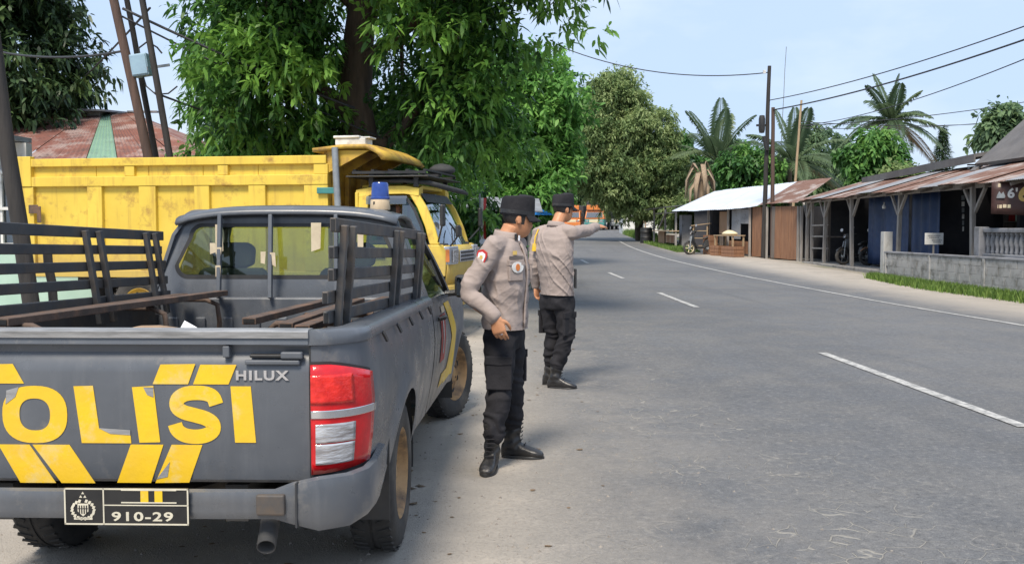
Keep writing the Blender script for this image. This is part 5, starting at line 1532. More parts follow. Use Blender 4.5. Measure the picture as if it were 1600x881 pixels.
MB().tube([(.208,8.87,1.34),(.206,8.868,1.27)], [.018,.024], 8).build('whistle_tassel', M['sticker'], lo_)
pkb = MB().box(-.012,.012,-.022,.022,-.09,.09, Matrix.Translation((.583,8.83,1.02))); pkb.build('radio', M['black'], P2, bevel=.006)
patch('watch', M['leather'], P2, (.812,9.258,1.468), (0.3,-.5,-.9), (.6,.7,0), SQ(.03,.018), .012)
# ------------------------------------------------------------------ shops on the right
def corrugated(x0, y0, x1, y1, zl, zh, depth_dir, depth, wave=.012, pitch=.076, sag=0.0, seed=0):
    """one roofing sheet: its low edge from (x0,y0) to (x1,y1), rising by zh-zl over depth along depth_dir"""
    rnd = random.Random(seed); L_ = math.hypot(x1-x0, y1-y0); n = max(4, int(L_ / pitch * 2)); rows = []
    dx, dy = depth_dir
    for t in (0, .25, .5, .75, 1):
        r_ = []
        for i in range(n + 1):
            q = i / n
            z = zl + (zh - zl) * t + (wave if i % 2 else -wave) * .5 - sag * math.sin(math.pi*t)
            r_.append((x0 + (x1-x0)*q + dx*depth*t, y0 + (y1-y0)*q + dy*depth*t, z))
        rows.append(r_)
    return MB().grid(rows)

# ---- warung with the porch: eave along X = 10.6 from Y 36 to Y 17
WB = empty('porch_shop', (0,0,0)); tag(WB, 'open roadside porch shop with rusty tin roof and blue tarpaulin walls', 'shop')
zf = zg(27) + .12
fl = MB(); fl.box(10.75, 15.5, 16.5, 35.6, -.05, zf); fl.build('porch_floor', M['concrete'], WB, bevel=.02)
ny = 20; k = 0
ye = np.linspace(36.2, 16.4, 19)
for k in range(18):
    ya, yb_ = ye[k], ye[k+1]
    xl0, xl1 = (10.6 + .05*math.sin(k*1.9)), (10.6 + .05*math.sin(k*1.9+.3))
    zl = 2.46 + .035*math.sin(k*1.3) + .004*k
    m = M['rustzinc'] if k % 4 != 2 else M['greyzinc']
    corrugated(xl0, ya + .05, xl1, yb_, zl, zl + .72, (1, 0), 2.5, seed=k).build('roof_sheet', m, WB)
for y in (36.0, 34.0, 31.2, 27.5, 23.0, 18.6):
    p = MB().beam((11.05, y, zg(y)), (11.05 + RND.uniform(-.06,.06), y, 2.46), .11, .11, (0,1,0)); p.build('porch_post', M['post'], WB, bevel=.012)
    for s in (1, -1):
        MB().beam((11.05, y + s*.03, 1.85), (11.05, y + s*.52, 2.42), .075, .075).build('post_brace', M['post'], WB, bevel=.008)
MB().beam((11.05, 36.2, 2.45), (11.05, 16.4, 2.50), .09, .13).build('eave_beam', M['post'], WB)
for y in np.arange(17.2, 36, 1.15):
    MB().beam((10.68, y, 2.41), (13.0, y, 3.08), .05, .07).build('rafter', M['plank_grey'], WB)
# shed-side ladder frame between the posts at the far end
MB().beam((11.08, 35.5, zg(35)), (11.08, 35.5, 2.4), .09, .09, (0,1,0)).build('porch_post', M['post'], WB)
for z in (.62, 1.05, 1.45): MB().beam((11.08, 35.55, z+.1), (11.2, 34.05, z+.12), .05, .05).build('rack_rung', M['post'], WB)
MB().beam((11.5, 34.9, zg(35)), (11.5, 34.9, 2.4), .09, .09, (0,1,0)).build('porch_post', M['plank_grey'], WB)
bx('shelf_board', M['plank_grey'], WB, 11.3, 11.9, 34.4, 35.3, 1.12, 1.16)
# back and side walls inside the porch, blue sheets
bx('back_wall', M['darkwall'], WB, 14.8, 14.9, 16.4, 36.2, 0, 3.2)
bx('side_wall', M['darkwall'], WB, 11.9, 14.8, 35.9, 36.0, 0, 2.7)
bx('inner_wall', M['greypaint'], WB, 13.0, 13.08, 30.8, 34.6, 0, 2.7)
for i, (ya, yb_) in enumerate(((31.7, 28.4), (28.3, 26.3))):
    mb = MB(); rows = []
    for q in np.linspace(0, 1, 31):
        y = ya + (yb_-ya)*q; rows.append([(11.75 + .04*math.sin(q*23 + i) - .02*i, y, z) for z in np.linspace(.30, 2.52, 7)])
    mb.grid(rows).build('blue_sheet', M['bluecloth'], WB, smooth=180, solid=.004)
bx('partition', M['darkwall'], WB, 12.0, 14.8, 27.2, 27.3, .1, 2.7)
bx('counter', M['darkwall'], WB, 12.0, 14.6, 24.6, 25.2, zf, 1.0, .01)
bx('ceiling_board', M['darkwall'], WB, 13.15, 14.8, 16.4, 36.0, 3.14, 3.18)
# white pillar and pillar by the wall end
bx('gate_pillar', M['housewall'], WB, 10.72, 10.98, 27.7, 27.95, .1, 1.36, .015)
bx('bay_pillar', M['greypaint'], WB, 10.62, 10.86, 21.85, 22.1, .1, 1.50, .02)
bal = empty('balustrade'); bal.parent = WB
bx('handrail', M['greypaint'], bal, 10.70, 10.88, 16.2, 21.9, 1.37, 1.47, .02)
bx('base_rail', M['greypaint'], bal, 10.70, 10.88, 16.2, 21.9, .78, .90, .02)
bproto = None
for i in range(27):
    y = 16.4 + i*.205
    if bproto is None:
        bproto = MB().lathe([(.045,.90),(.06,.94),(.045,.98),(.05,1.05),(.075,1.14),(.06,1.24),(.042,1.30),(.06,1.335),(.05,1.37)], 10).build('baluster', M['greypaint'], bal, smooth=50); o = bproto
    else:
        o = bproto.copy(); COL.objects.link(o)
    o.location = (10.79, y, 0)
# low block wall in front
BW = empty('block_wall', (0,0,0)); tag(BW, 'low pale concrete block wall with stained face in front of the porch', 'wall')
wa, wb = Vector((10.12, 25.9, 0)), Vector((11.02, 16.4, 0)); wl = (wb-wa).length; wd_ = (wb-wa).normalized(); wn = Vector((-wd_.y, wd_.x, 0))
core = MB().beam(wa + Vector((0,0,.40)) - wn*.0, wb + Vector((0,0,.40)), .10, .74); core.build('wall_core', M['block'], BW)
cop = MB().beam(wa + Vector((0,0,.82)), wb + Vector((0,0,.80)), .19, .05); cop.build('coping', M['greypaint'], BW, bevel=.01)
bl = None
for r_ in range(4):
    t = -.0 + (.22 if r_ % 2 else 0)
    x = t
    while x < wl - .05:
        L_ = min(.42, wl - x - .02)
        p = wa + wd_*x; q = wa + wd_*(x + L_ - .006); z = .03 + zg((p.y)) * .5 + r_*.19 + .095
        for sgn in (1, -1):
            if sgn == -1 and r_ > -1: continue
            c = MB().beam(p + wn*(-.062 - RND.uniform(0,.004)) + Vector((0,0,z)), q + wn*(-.062 - RND.uniform(0,.004)) + Vector((0,0,z)), .024, .186)
            c.build('block', M['block'], BW, bevel=.003)
        x += .43
for x in (.05, 2.3, 4.6, 6.9, 9.2):
    p = wa + wd_*min(x, wl-.05); MB().beam(p - wn*.04 + Vector((0,0,0)), p - wn*.04 + Vector((0,0,.80)), .10, .11, wn).build('wall_pier', M['block'], BW, bevel=.008)
# notice board standing behind the wall
NB = empty('notice_board', (10.98, 25.0, 0)); tag(NB, 'small white notice board on a thin stake behind the block wall', 'sign')
bx('board', M['white'], NB, -.24, .24, -.012, .012, 1.04, 1.34, .004); bx('stake', M['post'], NB, -.02, .02, .013, .04, .10, 1.06)
nl = MB()
for z, a, b_ in ((1.27,-.17,.16),(1.22,-.13,.12),(1.15,-.06,.18),(1.10,-.02,.14)):
    x = a
    while x < b_:
        w2 = RND.uniform(.018,.034); nl.box(x, x+w2, -.0145, -.0125, z-.014, z+.014); x += w2 + .010
nl.build('faded_lettering', M['greyzinc'], NB)
# banner with big numerals
BN = empty('banner', (10.45, 21.0, 0), R(-26)); tag(BN, 'dark brown hanging banner with a white and a gold numeral six', 'banner')
rows = []
for q in np.linspace(0, 1, 15):
    rows.append([(1.9*q, .025*math.sin(9*q), z) for z in np.linspace(1.78 - .10*q, 2.47, 5)])
MB().grid(rows).build('banner_cloth', M['banner'], BN, smooth=180, solid=.004)
rows = []
for q in np.linspace(.42, 1, 10): rows.append([(1.9*q, .025*math.sin(9*q) - .005, z) for z in np.linspace(1.785 - .10*q, 1.93 - .06*q, 3)])
MB().grid(rows).build('banner_red_band', M['red'], BN, smooth=180)
def btext(s, size, x, z, m, bold=0.0):
    me = text_mesh(s, size, .002, bold, 1.0, 'lettering')
    for v_ in me.vertices: v_.co = (v_.co.x + x, .025*math.sin(9*(v_.co.x+x)/1.9) - .008 - v_.co.z*.3, v_.co.y + z)
    link('lettering', me, m, BN)
btext('6', .28, .31, 2.13, M['white'], .010); btext("'", .28, .46, 2.13, M['white'], .008); btext('6', .44, .52, 2.06, M['gold'], .018)
rows = []
lg = MB(); lg.prism([(.10,2.12),(.26,2.12),(.27,2.16),(.23,2.26),(.19,2.21),(.15,2.27),(.11,2.18)], 'y', -.018, -.012); lg.build('banner_emblem', M['steel'], BN)
for i, (x0, z0, w0) in enumerate(((.08,1.90,.06),(.16,1.90,.05),(.23,1.91,.07),(.32,1.905,.06),(.08,2.36,.10))):
    bx('small_print', M['tape'] if i != 3 else M['cream'], BN, x0, x0+w0, .012, .018, z0, z0+.075)
# green garden seen through the gap, hanging sachets
for i in range(6):
    z = 2.3 - i*.17
    bx('sachet', M['white'] if i % 2 else M['steel'], WB, 12.32 + .01*i, 12.41, 26.4, 26.41, z-.07, z+.06, .004)
MB().tube([(12.37,26.42,2.7),(12.36,26.42,1.3)], .006, 5).build('sachet_string', M['wire'], WB)
MB().lathe([(.001,0),(.05,.01),(.06,.06),(.04,.11),(.012,.14),(.012,.2)], 12, Matrix.Translation((11.4, 29.5, 2.05))).build('light_bulb', M['white'], WB, smooth=60)

# shelves of goods in the shade
GS = empty('goods_shelf', (13.9, 25.9, zf)); tag(GS, 'dark shelf of packets and jars inside the porch shop', 'shelf')
for z in (.5, .95, 1.4, 1.85): bx('shelf_board', M['plank_grey'], GS, -.2, .25, -1.2, .9, z, z+.03)
for y in (-1.2, .9): bx('shelf_side', M['plank_grey'], GS, -.2, .25, y, y+.04, 0, 2.2)
for k in range(40):
    z = (.53, .98, 1.43, 1.88)[k % 4]; y = -1.1 + (k // 4)*.2 + RND.uniform(-.03,.03); h_ = RND.uniform(.14,.28)
    bx('packet', (M['cream'], M['red'], M['mintwall'], M['bluebox'], M['sticker'], M['white'])[RND.randrange(6)], GS, -.12, .02, y, y + RND.uniform(.08,.15), z, z+h_, .008)

# ---- bigger house behind with the dark gable roof
HB = empty('gabled_house', (0,0,0)); tag(HB, 'tall house with dark weathered gable roof behind the porch shop', 'house')
def slab(name, pts, m, th, parent):
    mb = MB(); mb.add(pts, [tuple(range(len(pts)))]); return mb.build(name, m, parent, solid=th)
slab('side_roof', [(12.75,35.0,3.24),(12.75,26.6,3.46),(14.5,26.6,3.75),(14.5,35.0,3.5)], M['darkroof'], .10, HB)
bm_('fascia', M['darkroof'], HB, (12.72,35.0,3.17), (12.70,26.5,3.38), .05, .22)
slab('gable_roof', [(12.45,25.9,3.15),(16.2,25.9,6.6),(16.2,12,6.6),(12.45,12,3.15)], M['darkroof'], .10, HB)
slab('gable_roof', [(16.2,25.9,6.6),(20.2,25.9,3.15),(20.2,12,3.15),(16.2,12,6.6)], M['darkroof'], .10, HB)
bm_('barge_board', M['darkroof'], HB, (12.35,25.86,2.98), (16.2,25.86,6.50), .06, .30, (0,1,0))
mb = MB(); mb.prism([(13.2,.2),(19.2,.2),(19.2,3.9),(16.2,6.4),(13.2,3.7)], 'y', 25.0, 25.15); mb.build('gable_wall', M['darkwall'], HB)
bx('side_wall', M['darkwall'], HB, 14.92, 15.02, 12.5, 24.95, .2, 3.3)
for k in range(5): bx('louvre_slat', M['plank_grey'], HB, 12.9, 14.3, 27.3, 27.36, 2.95 + k*.07, 2.99 + k*.07)

# ---- zinc-roofed kiosk beyond the porch
KS = empty('timber_kiosk', (0,0,0)); tag(KS, 'timber kiosk with shiny zinc roof and reddish plank front', 'kiosk')
eL = [(7.25,43.8,2.22),(8.05,42.5,2.20),(9.48,39.6,2.26),(10.2,38.0,2.42),(10.75,36.3,2.42)]
eH = [(10.0,47.6,3.25),(10.8,46.0,3.34),(12.2,43.2,3.44),(12.7,41.2,3.50),(12.8,38.6,3.46)]
def along(pts, t):
    s = t * (len(pts) - 1); i = min(int(s), len(pts) - 2); q = s - i
    return Vector(pts[i]).lerp(Vector(pts[i+1]), q)
N_ = 11
for k in range(N_):
    rows = []
    for t in np.linspace(0, 1, 5):
        r_ = []
        for i in range(19):
            s = (k + i/18*1.02) / N_
            a, b_ = along(eL, min(s,1)), along(eH, min(s,1)); p = a.lerp(b_, t); p.z += (.011 if i % 2 else -.011) + .012*(k % 2); r_.append(p)
        rows.append(r_)
    MB().grid(rows).build('roof_sheet', M['zinc'] if k < 7 else M['rustzinc'], KS)
def kp(t, off=0.0, z=0.0):
    """point along the kiosk front, off metres back from it"""
    a, b_ = Vector((8.75, 42.6, 0)), Vector((10.95, 36.2, 0)); d = (b_-a).normalized(); n_ = Vector((-d.y, d.x, 0))
    p = a.lerp(b_, t) + n_*off; p.z = zg(p.y) + z; return p
def front(name, t0, t1, z0, z1, m, off=0.0, th=.03):
    return MB().beam(kp(t0, off, (z0+z1)/2), kp(t1, off, (z0+z1)/2), th, z1-z0).build(name, m, KS, bevel=.004)
nq = 0
for t0, t1, m in ((.50,.655,'plank'), (.735,.955,'plank'), (.70,.735,'plank_grey')):
    n = max(1, int((t1-t0)*6.77/.2))
    for i in range(n):
        a, b_ = t0 + (t1-t0)*i/n, t0 + (t1-t0)*(i+1)/n - .0012
        front('plank', a, b_, .0 + RND.uniform(0,.03), 2.05, M[m], RND.uniform(-.008,.008), .025)
front('ply_panel', .12, .21, .9, 1.85, M['ply'], .02)
front('ply_panel', .12, .17, .1, .88, M['plank_grey'], .0)
front('shutter', .27, .37, .7, 2.0, M['greyzinc'], .0)
front('shutter', .37, .47, 1.35, 1.95, M['greypaint'], .0)
front('counter_front', .24, .47, .1, .62, M['plank'], .0)
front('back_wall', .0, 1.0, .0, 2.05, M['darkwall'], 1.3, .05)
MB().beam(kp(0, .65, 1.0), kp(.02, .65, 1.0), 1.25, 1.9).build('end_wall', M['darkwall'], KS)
for t in (.0, .24, .485, .665, .97, 1.0):
    MB().beam(kp(t, -.06, -.05), kp(t, -.06, 2.05), .09, .09, (0,1,0)).build('kiosk_post', M['post'], KS, bevel=.008)
MB().beam(kp(.98,.5,0), kp(.985,1.6,0)+Vector((0,0,0)), .05, .05).build('sill', M['post'], KS)
# shelf rack, table, crates, basket in front of the kiosk
SR = empty('shelf_rack', tuple(kp(.03, -.55)), R(-18)); tag(SR, 'pale wooden shelf rack standing at the far end of the kiosk', 'shelf')
for x in (-.3, .3):
    for y in (-.2, .2): bx('leg', M['wood'], SR, x-.025, x+.025, y-.025, y+.025, 0, 1.25)
for z in (.35, .68, 1.0): bx('shelf', M['wood'], SR, -.33, .33, -.23, .23, z, z+.03)
slab('top', [(-.4,-.3,1.24),(.42,-.3,1.34),(.42,.3,1.34),(-.4,.3,1.24)], M['wood'], .03, SR)
TB = empty('market_table', tuple(kp(.36, -.5)), R(-71)); tag(TB, 'low wooden table with a pale bundle before the kiosk shutter', 'table')
bx('table_top', M['wood'], TB, -.75, .75, -.3, .3, .84, .88)
for x in (-.68, .68):
    for y in (-.25, .25): bx('leg', M['wood'], TB, x-.03, x+.03, y-.03, y+.03, 0, .84)
mb = MB(); rings = []
for z, r_ in ((0,.30),(.05,.34),(.12,.26),(.18,.12),(.20,.02)): rings.append([(r_*1.5*math.cos(a)*(1+.1*math.sin(3*a)), r_*.7*math.sin(a), z) for a in np.linspace(0, 6.283, 13)[:-1]])
o = mb.loft(rings).build('cloth_bundle', M['cream'], smooth=60); p = kp(.36, -.5); o.location = (p.x, p.y, p.z+.885); o.rotation_euler = (0,0,R(-71)); tag(o, 'cream cloth bundle lying on the kiosk table', 'bundle')
def crate(t, off, sx, sy, sz, rz, label):
    p = kp(t, off); c = empty('wooden_crate', tuple(p), R(rz)); tag(c, label, 'crate', 'crates before the kiosk')
    bx('crate_base', M['plank'], c, -sx/2+.015, sx/2-.015, -sy/2+.015, sy/2-.015, .0, sz*.9)
    for k in range(3):
        z = sz*(k/3); 
        bx('slat', M['plank'], c, -sx/2, sx/2, -sy/2, -sy/2+.014, z+.01, z+sz/3-.015); bx('slat', M['plank'], c, sx/2-.014, sx/2, -sy/2+.015, sy/2, z+.01, z+sz/3-.015)
        bx('slat', M['plank'], c, -sx/2, -sx/2+.014, -sy/2+.015, sy/2, z+.01, z+sz/3-.015)
crate(.46, -.75, .9, .5, .45, -68, 'larger crate lying right of the kiosk table'); crate(.28, -.7, .5, .4, .45, -60, 'smaller crate between scooter and kiosk table'); crate(.10, -.35, .5, .4, .85, -64, 'tall crate beside the pale shelf rack')
# ---- motor scooters
def scooter(name, loc, rz, label, bm, lean=8, rimm=None, group='motorbikes by the shops'):
    S = empty(name, loc, rz); S.rotation_euler = (R(lean), 0, rz); tag(S, label, 'motorbike', group)
    for x, nm in ((.64, 'front_wheel'), (-.60, 'rear_wheel')):
        Wh = empty(nm); Wh.parent = S; Wh.location = (x, 0, .28); T = Matrix.Rotation(R(90), 4, 'X')
        MB().lathe([(.20,-.045),(.25,-.05),(.28,-.025),(.285,0),(.28,.025),(.25,.05),(.20,.045)], 26, T).build('tyre', M['rubber'], Wh, smooth=60)
        MB().lathe([(.205,-.03),(.19,-.02),(.19,.02),(.205,.03)], 26, T).build('rim', rimm or M['steel'], Wh, smooth=60)
        sp = MB()
        for k in range(5): sp.box(.02,.20,-.018,.018,-.014,.014, Matrix.Rotation(k*1.2566, 4, 'Y'))
        sp.build('spokes', rimm or M['steel'], Wh); MB().lathe([(.001,-.05),(.05,-.05),(.05,.05),(.001,.05)], 12, T).build('hub', M['steel'], Wh, smooth=40)
    MB().loft([[(x, -w2, z0), (x, w2, z0), (x, w2*.8, z1), (x, -w2*.8, z1)] for x, w2, z0, z1 in ((-.85,.05,.62,.70),(-.6,.11,.50,.74),(-.3,.13,.40,.72),(-.08,.12,.30,.60),(.0,.13,.26,.36),(.25,.13,.26,.36),(.34,.13,.28,.50))]).build('body_shell', bm, S, bevel=.02, smooth=50)
    MB().loft([[(x+.02, -w2, z), (x-.05, 0, z), (x+.02, w2, z), (x+.09, 0, z)] for x, z, w2 in ((.34,.34,.14),(.42,.6,.17),(.42,.82,.15),(.36,.98,.10))]).build('leg_shield', bm, S, smooth=50)
    MB().loft([[(x, -w2, z0), (x, w2, z0), (x, w2*.85, z1), (x, -w2*.85, z1)] for x, w2, z0, z1 in ((-.80,.06,.72,.79),(-.5,.12,.74,.83),(-.2,.12,.72,.80),(-.02,.09,.66,.72))]).build('saddle', M['black'], S, bevel=.02, smooth=50)
    MB().loft([[(x, -.06, z), (x, .06, z), (x-.01, .05, z+.03), (x-.01, -.05, z+.03)] for x, z in ((.42,.46),(.55,.56),(.70,.58),(.86,.48))]).build('front_mudguard', bm, S, smooth=50)
    MB().loft([[(x, -w2, z0), (x, w2, z0), (x, w2, z1), (x, -w2, z1)] for x, w2, z0, z1 in ((.32,.12,.94,1.02),(.42,.13,.90,1.06),(.50,.08,.92,1.02))]).build('handlebar_cowl', bm, S, bevel=.02)
    MB().lathe([(.001,0),(.07,.005),(.07,.03)], 14, Matrix.Translation((.50,0,.97)) @ Matrix.Rotation(R(75), 4, 'Y')).build('head_light', M['clear_lens'], S, smooth=60)
    MB().tube([(.30,-.36,1.02),(.38,-.14,1.0),(.40,0,.98),(.38,.14,1.0),(.30,.36,1.02)], .013, 6).build('handlebar', M['black'], S)
    for s in (1, -1):
        MB().tube([(.52,s*.06,.80),(.60,s*.07,.50),(.64,s*.07,.28)], .02, 6).build('fork', M['steel'], S)
        MB().tube([(.36,s*.24,1.0),(.40,s*.30,1.18)], .007, 5).build('mirror_stalk', M['black'], S)
        MB().lathe([(.001,-.008),(.055,-.008),(.055,.008),(.001,.008)], 12, Matrix.Translation((.40,s*.31,1.22)) @ Matrix.Rotation(R(90), 4, 'Y') @ Matrix.Scale(1.4, 4, (0,1,0))).build('mirror', M['silver'], S)
    MB().tube([(-.2,-.14,.30),(-.5,-.16,.30),(-.9,-.17,.40)], [.03,.05,.045], 8).build('exhaust', M['steel'], S, smooth=60)
    bx('tail_light', M['red_lens'], S, -.90, -.85, -.06, .06, .62, .70, .01); bx('engine', M['steel'], S, -.55, -.1, -.09, .09, .20, .40, .03)
    MB().tube([(-.1,.1,.26),(-.14,.26,.02)], .012, 6).build('side_stand', M['black'], S)
    return S
p = g_ = None
scooter('motor_scooter', (8.30, 41.6, zg(41.6)), R(192), 'black scooter with pale wheels parked in front of the zinc kiosk', M['black'], 10, M['cream'])
scooter('motorbike', (11.75, 32.4, zf), R(195), 'dark motorbike parked in the shade inside the porch', M['black'], 8, M['black'])  # black rims instead of steel: porch shade put into the colour
scooter('motorbike', (12.4, 31.8, zf), R(185), 'dark red motorbike in the shade beside the blue tarpaulin', M['plank'], 8, M['black'])  # rims black here too, standing in for the porch shade

# ---- dark stall further on
DS = empty('roadside_stall', (0,0,0)); tag(DS, 'dark open timber stall with brown counter near the olive green tree', 'stall')
sy, sx = 56.5, 8.35; z0 = zg(56)
def sp_(a, b_, z): return (sx + a, sy - b_, z0 + z)
for a, b_ in ((0,0),(0,7.5),(2.6,0),(2.6,7.5),(.05,3.8)): MB().beam(sp_(a,b_,-.1), sp_(a,b_,2.05), .09, .09, (0,1,0)).build('stall_post', M['post'], DS)
for k in range(5):
    slab('roof_sheet', [sp_(-.5, -.6+1.75*k, 2.0+.01*(k%2)), sp_(-.5, -.6+1.75*(k+1)-.01, 2.0+.01*(k%2)), sp_(3.0, -.6+1.75*(k+1)-.01, 2.35), sp_(3.0, -.6+1.75*k, 2.35)], M['greyzinc'] if k > 3 else M['darkroof'], .02, DS)
mb = MB(); mb.beam(sp_(2.6,-.2,1.1), sp_(2.6,7.8,1.1), .05, 2.2); mb.build('back_wall', M['darkwall'], DS)
mb = MB(); mb.beam(sp_(.9,7.7,1.1), sp_(2.6,7.7,1.1), .05, 2.1); mb.build('end_wall', M['darkwall'], DS)
for k in range(4): mb = MB(); mb.beam(sp_(0,1.7+k*.55,.38), sp_(0,1.7+k*.55+.53,.38), .04, .72); mb.build('counter_board', M['ply'], DS)
for k in range(5): mb = MB(); mb.beam(sp_(0,4.4+k*.62,.36), sp_(0,4.4+k*.62+.54,.36), .04, .42); mb.build('counter_board', M['plank'] if k % 2 else M['ply'], DS)
mb = MB(); mb.beam(sp_(-.1,1.6,.78), sp_(-.1,7.6,.78), .5, .05); mb.build('counter_top', M['wood'], DS)
mb = MB(); mb.beam(sp_(-.03,2.0,.85), sp_(-.03,4.6,1.85), .07, .07); mb.build('brace', M['post'], DS)
mb = MB(); mb.beam(sp_(-.03,0.8,1.75), sp_(-.03,7.5,1.72), .05, .05); mb.build('rail', M['post'], DS)
bx('price_card', M['white'], DS, sx-.06, sx-.04, sy-4.7, sy-4.2, z0+1.75, z0+1.92)
bx('cabinet', M['greypaint'], DS, sx+.4, sx+.9, sy-7.0, sy-6.2, z0, z0+1.6)
WT = empty('water_drum', (8.05, 57.6, zg(57.6))); tag(WT, 'black drum standing at the near corner of the dark stall', 'drum')
MB().lathe([(.001,0),(.36,0),(.38,.05),(.36,.3),(.385,.33),(.36,.36),(.36,.65),(.38,.68),(.36,.71),(.36,.9),(.30,.93),(.001,.93)], 20).build('drum_shell', M['black'], WT, smooth=40)
MB().tube([(-.2,-.1,.93),(-.2,-.1,1.08),(.1,-.1,1.08)], .03, 6).build('drum_pipe', M['steel'], WT)
# pale hut end and fence posts below the far tree
HT = empty('small_hut', (11.3, 84, zg(84))); tag(HT, 'small whitewashed hut below the olive green tree', 'hut')
bx('hut_wall', M['white'], HT, -1.6, 1.6, 0, 3, 0, 2.3); slab('hut_roof', [(-2,-.4,2.3),(2,-.4,2.3),(2,1.5,3.0),(-2,1.5,3.0)], M['greyzinc'], .05, HT); slab('hut_roof', [(-2,3.4,2.3),(2,3.4,2.3),(2,1.5,3.0),(-2,1.5,3.0)], M['greyzinc'], .05, HT)
bx('hut_door', M['ply'], HT, -.4, .4, -.03, 0, 0, 1.9)
for i, (x, y) in enumerate(((9.9,72),(10.9,81))):
    o = MB().lathe([(.06,0),(.055,.9),(.05,1.2),(.001,1.25)], 8, Matrix.Translation((x,y,zg(y)))).build('marker_post', M['white'], smooth=40)
    tag(o, ('short pale roadside post on the verge beside the olive tree trunk', 'short pale roadside post before the whitewashed hut')[i], 'post', 'verge posts')
# ------------------------------------------------------------------ poles and wires
def pole(name, a, b_, r0, r1, m, label, cat='utility pole', group=None):
    a, b_ = Vector(a), Vector(b_); n = 8
    P_ = empty(name, tuple(a)); tag(P_, label, cat, group)
    d = b_ - a
    MB().tube([d*(i/n) + Vector((RND.uniform(-.012,.012), RND.uniform(-.012,.012), 0)) for i in range(n+1)], [r0 + (r1-r0)*i/n for i in range(n+1)], 12).build('shaft', m, P_, smooth=60)
    return P_
def ext(p, q, z):
    """point at height z on the line p-q"""
    p, q = Vector(p), Vector(q); t = (z - p.z) / (q.z - p.z); return p + (q-p)*t
A, B = (-5.65,15,2.58), (-6.13,15,4.98)
p1 = pole('utility_pole', ext(A,B,-.1), ext(A,B,7.6), .082, .062, M['brownpole'], 'leaning brown wooden pole, leftmost of the three poles behind the dump truck')
A2, B2 = (-5.68,15.4,2.60), (-6.08,15.4,5.05)
p2 = pole('utility_pole', ext(A2,B2,-.1), ext(A2,B2,7.4), .05, .04, M['tarpole'], 'thin black pole close behind the brown pole, carrying the blue box')
A3, B3 = (-5.25,14.8,2.57), (-5.62,14.8,4.94)
p3 = pole('utility_pole', ext(A3,B3,-.1), ext(A3,B3,7.2), .055, .045, M['tarpole'], 'black leaning pole, rightmost of the three poles behind the dump truck')
jb = empty('junction_box', (-5.72, 15.05, 3.82)); jb.rotation_euler = (0, R(-8), 0); tag(jb, 'pale blue junction box fixed between the leaning poles', 'box')
bx('box_body', M['bluebox'], jb, -.14, .13, -.10, .08, 0, .34, .015); bx('box_door', M['bluebox'], jb, -.125, .115, -.115, -.102, .02, .32, .008)
bx('bracket', M['steel'], jb, -.25, .40, .085, .11, .12, .16); bx('hinge', M['steel'], jb, .116, .126, -.118, -.10, .06, .12)
MB().tube([(0,0,0),(.02,0,-.15),(.15,.0,-.30),(.36,-.05,-.32),(.50,0,-.22)], .012, 6).build('conduit', M['wire'], jb)
MB().tube([(0,0,.34),(.0,0,.44),(.15,0,.52),(.30,-.05,.40),(.36,-.05,.3)], .014, 6).build('conduit', M['wire'], jb)
# near black pole at the left edge
An, Bn = (-4.93,9.6,1.65), (-5.07,9.6,2.79)
pole('utility_pole', ext(An,Bn,-.1), ext(An,Bn,6.5), .082, .07, M['tarpole'], 'thick black pole at the left edge beside the dump body tail')
pole('steel_post', (-4.62,9.9,-.1), (-4.80,9.9,1.25), .045, .045, M['tarpole'], 'short black post beside the thick pole behind the left rack', 'post')
# right poles
p4 = pole('utility_pole', (10.05,38.4,.1), (10.18,38.4,7.85), .10, .07, M['tarpole'], 'tall dark pole rising through the zinc kiosk roof')
p5 = pole('utility_pole', (10.36,38.2,.1), (10.30,38.2,6.2), .085, .07, M['brownpole'], 'shorter brown pole beside the tall dark pole')
p6 = pole('bamboo_pole', (13.3,46,.2), (13.74,46,7.5), .075, .05, M['wood'], 'pale bamboo pole leaning behind the zinc kiosk', 'pole')
pole('antenna_mast', (16.5,60,.5), (16.93,60,12.6), .03, .02, M['steel'], 'thin tall antenna mast above the palms', 'antenna')
# transformer-like gear on the tall pole
MB().lathe([(.001,-.36),(.10,-.34),(.13,-.2),(.13,.2),(.10,.34),(.001,.36)], 12, Matrix.Translation((-.17,-.15,5.45))).build('meter_housing', M['black'], p4, smooth=50)
MB().lathe([(.001,-.3),(.08,-.28),(.09,.28),(.001,.3)], 10, Matrix.Translation((-.02,-.15,4.7)) @ Matrix.Rotation(R(-12), 4, 'Y')).build('cable_reel', M['black'], p4, smooth=50)
bx('cross_arm', M['tarpole'], p4, -.35, .15, -.04, .04, 5.38, 5.46); bx('insulator', M['white'], p4, -.12, -.02, -.06, .02, 7.45, 7.58)
def wire(pts, r, label, sag=0.3, n=18):
    a, b_ = Vector(pts[0]), Vector(pts[1]); P_ = []
    for i in range(n + 1):
        t = i/n; q = a.lerp(b_, t); q.z -= sag*4*t*(1-t); P_.append(q)
    o = MB().tube(P_, r, 5).build('cable', M['wire'], smooth=180); tag(o, label, 'cable', 'overhead cables')
wire([(-6.1,15,5.05+.3),(1.0,9.0,3.9)], .022, 'thick black cable running right from the leaning poles into the mango tree', .15)
wire([(-6.0,15,4.85),(-2.6,16,3.45)], .022, 'black cable sloping from the brown pole down into the mango tree', .05)
wire([(-6.05,15.1,4.75),(-2.2,16.5,3.0)], .016, 'thin cable just below the sloping black cable', .05)
wire([(-12,20,5.6),(-6.0,15,4.2)], .02, 'cable from the left tree to the brown pole', .3)
wire([(-5.5,14.9,3.55),(-2.8,18,2.7)], .018, 'lowest dark cable running from the blue box to the mango tree', .04)
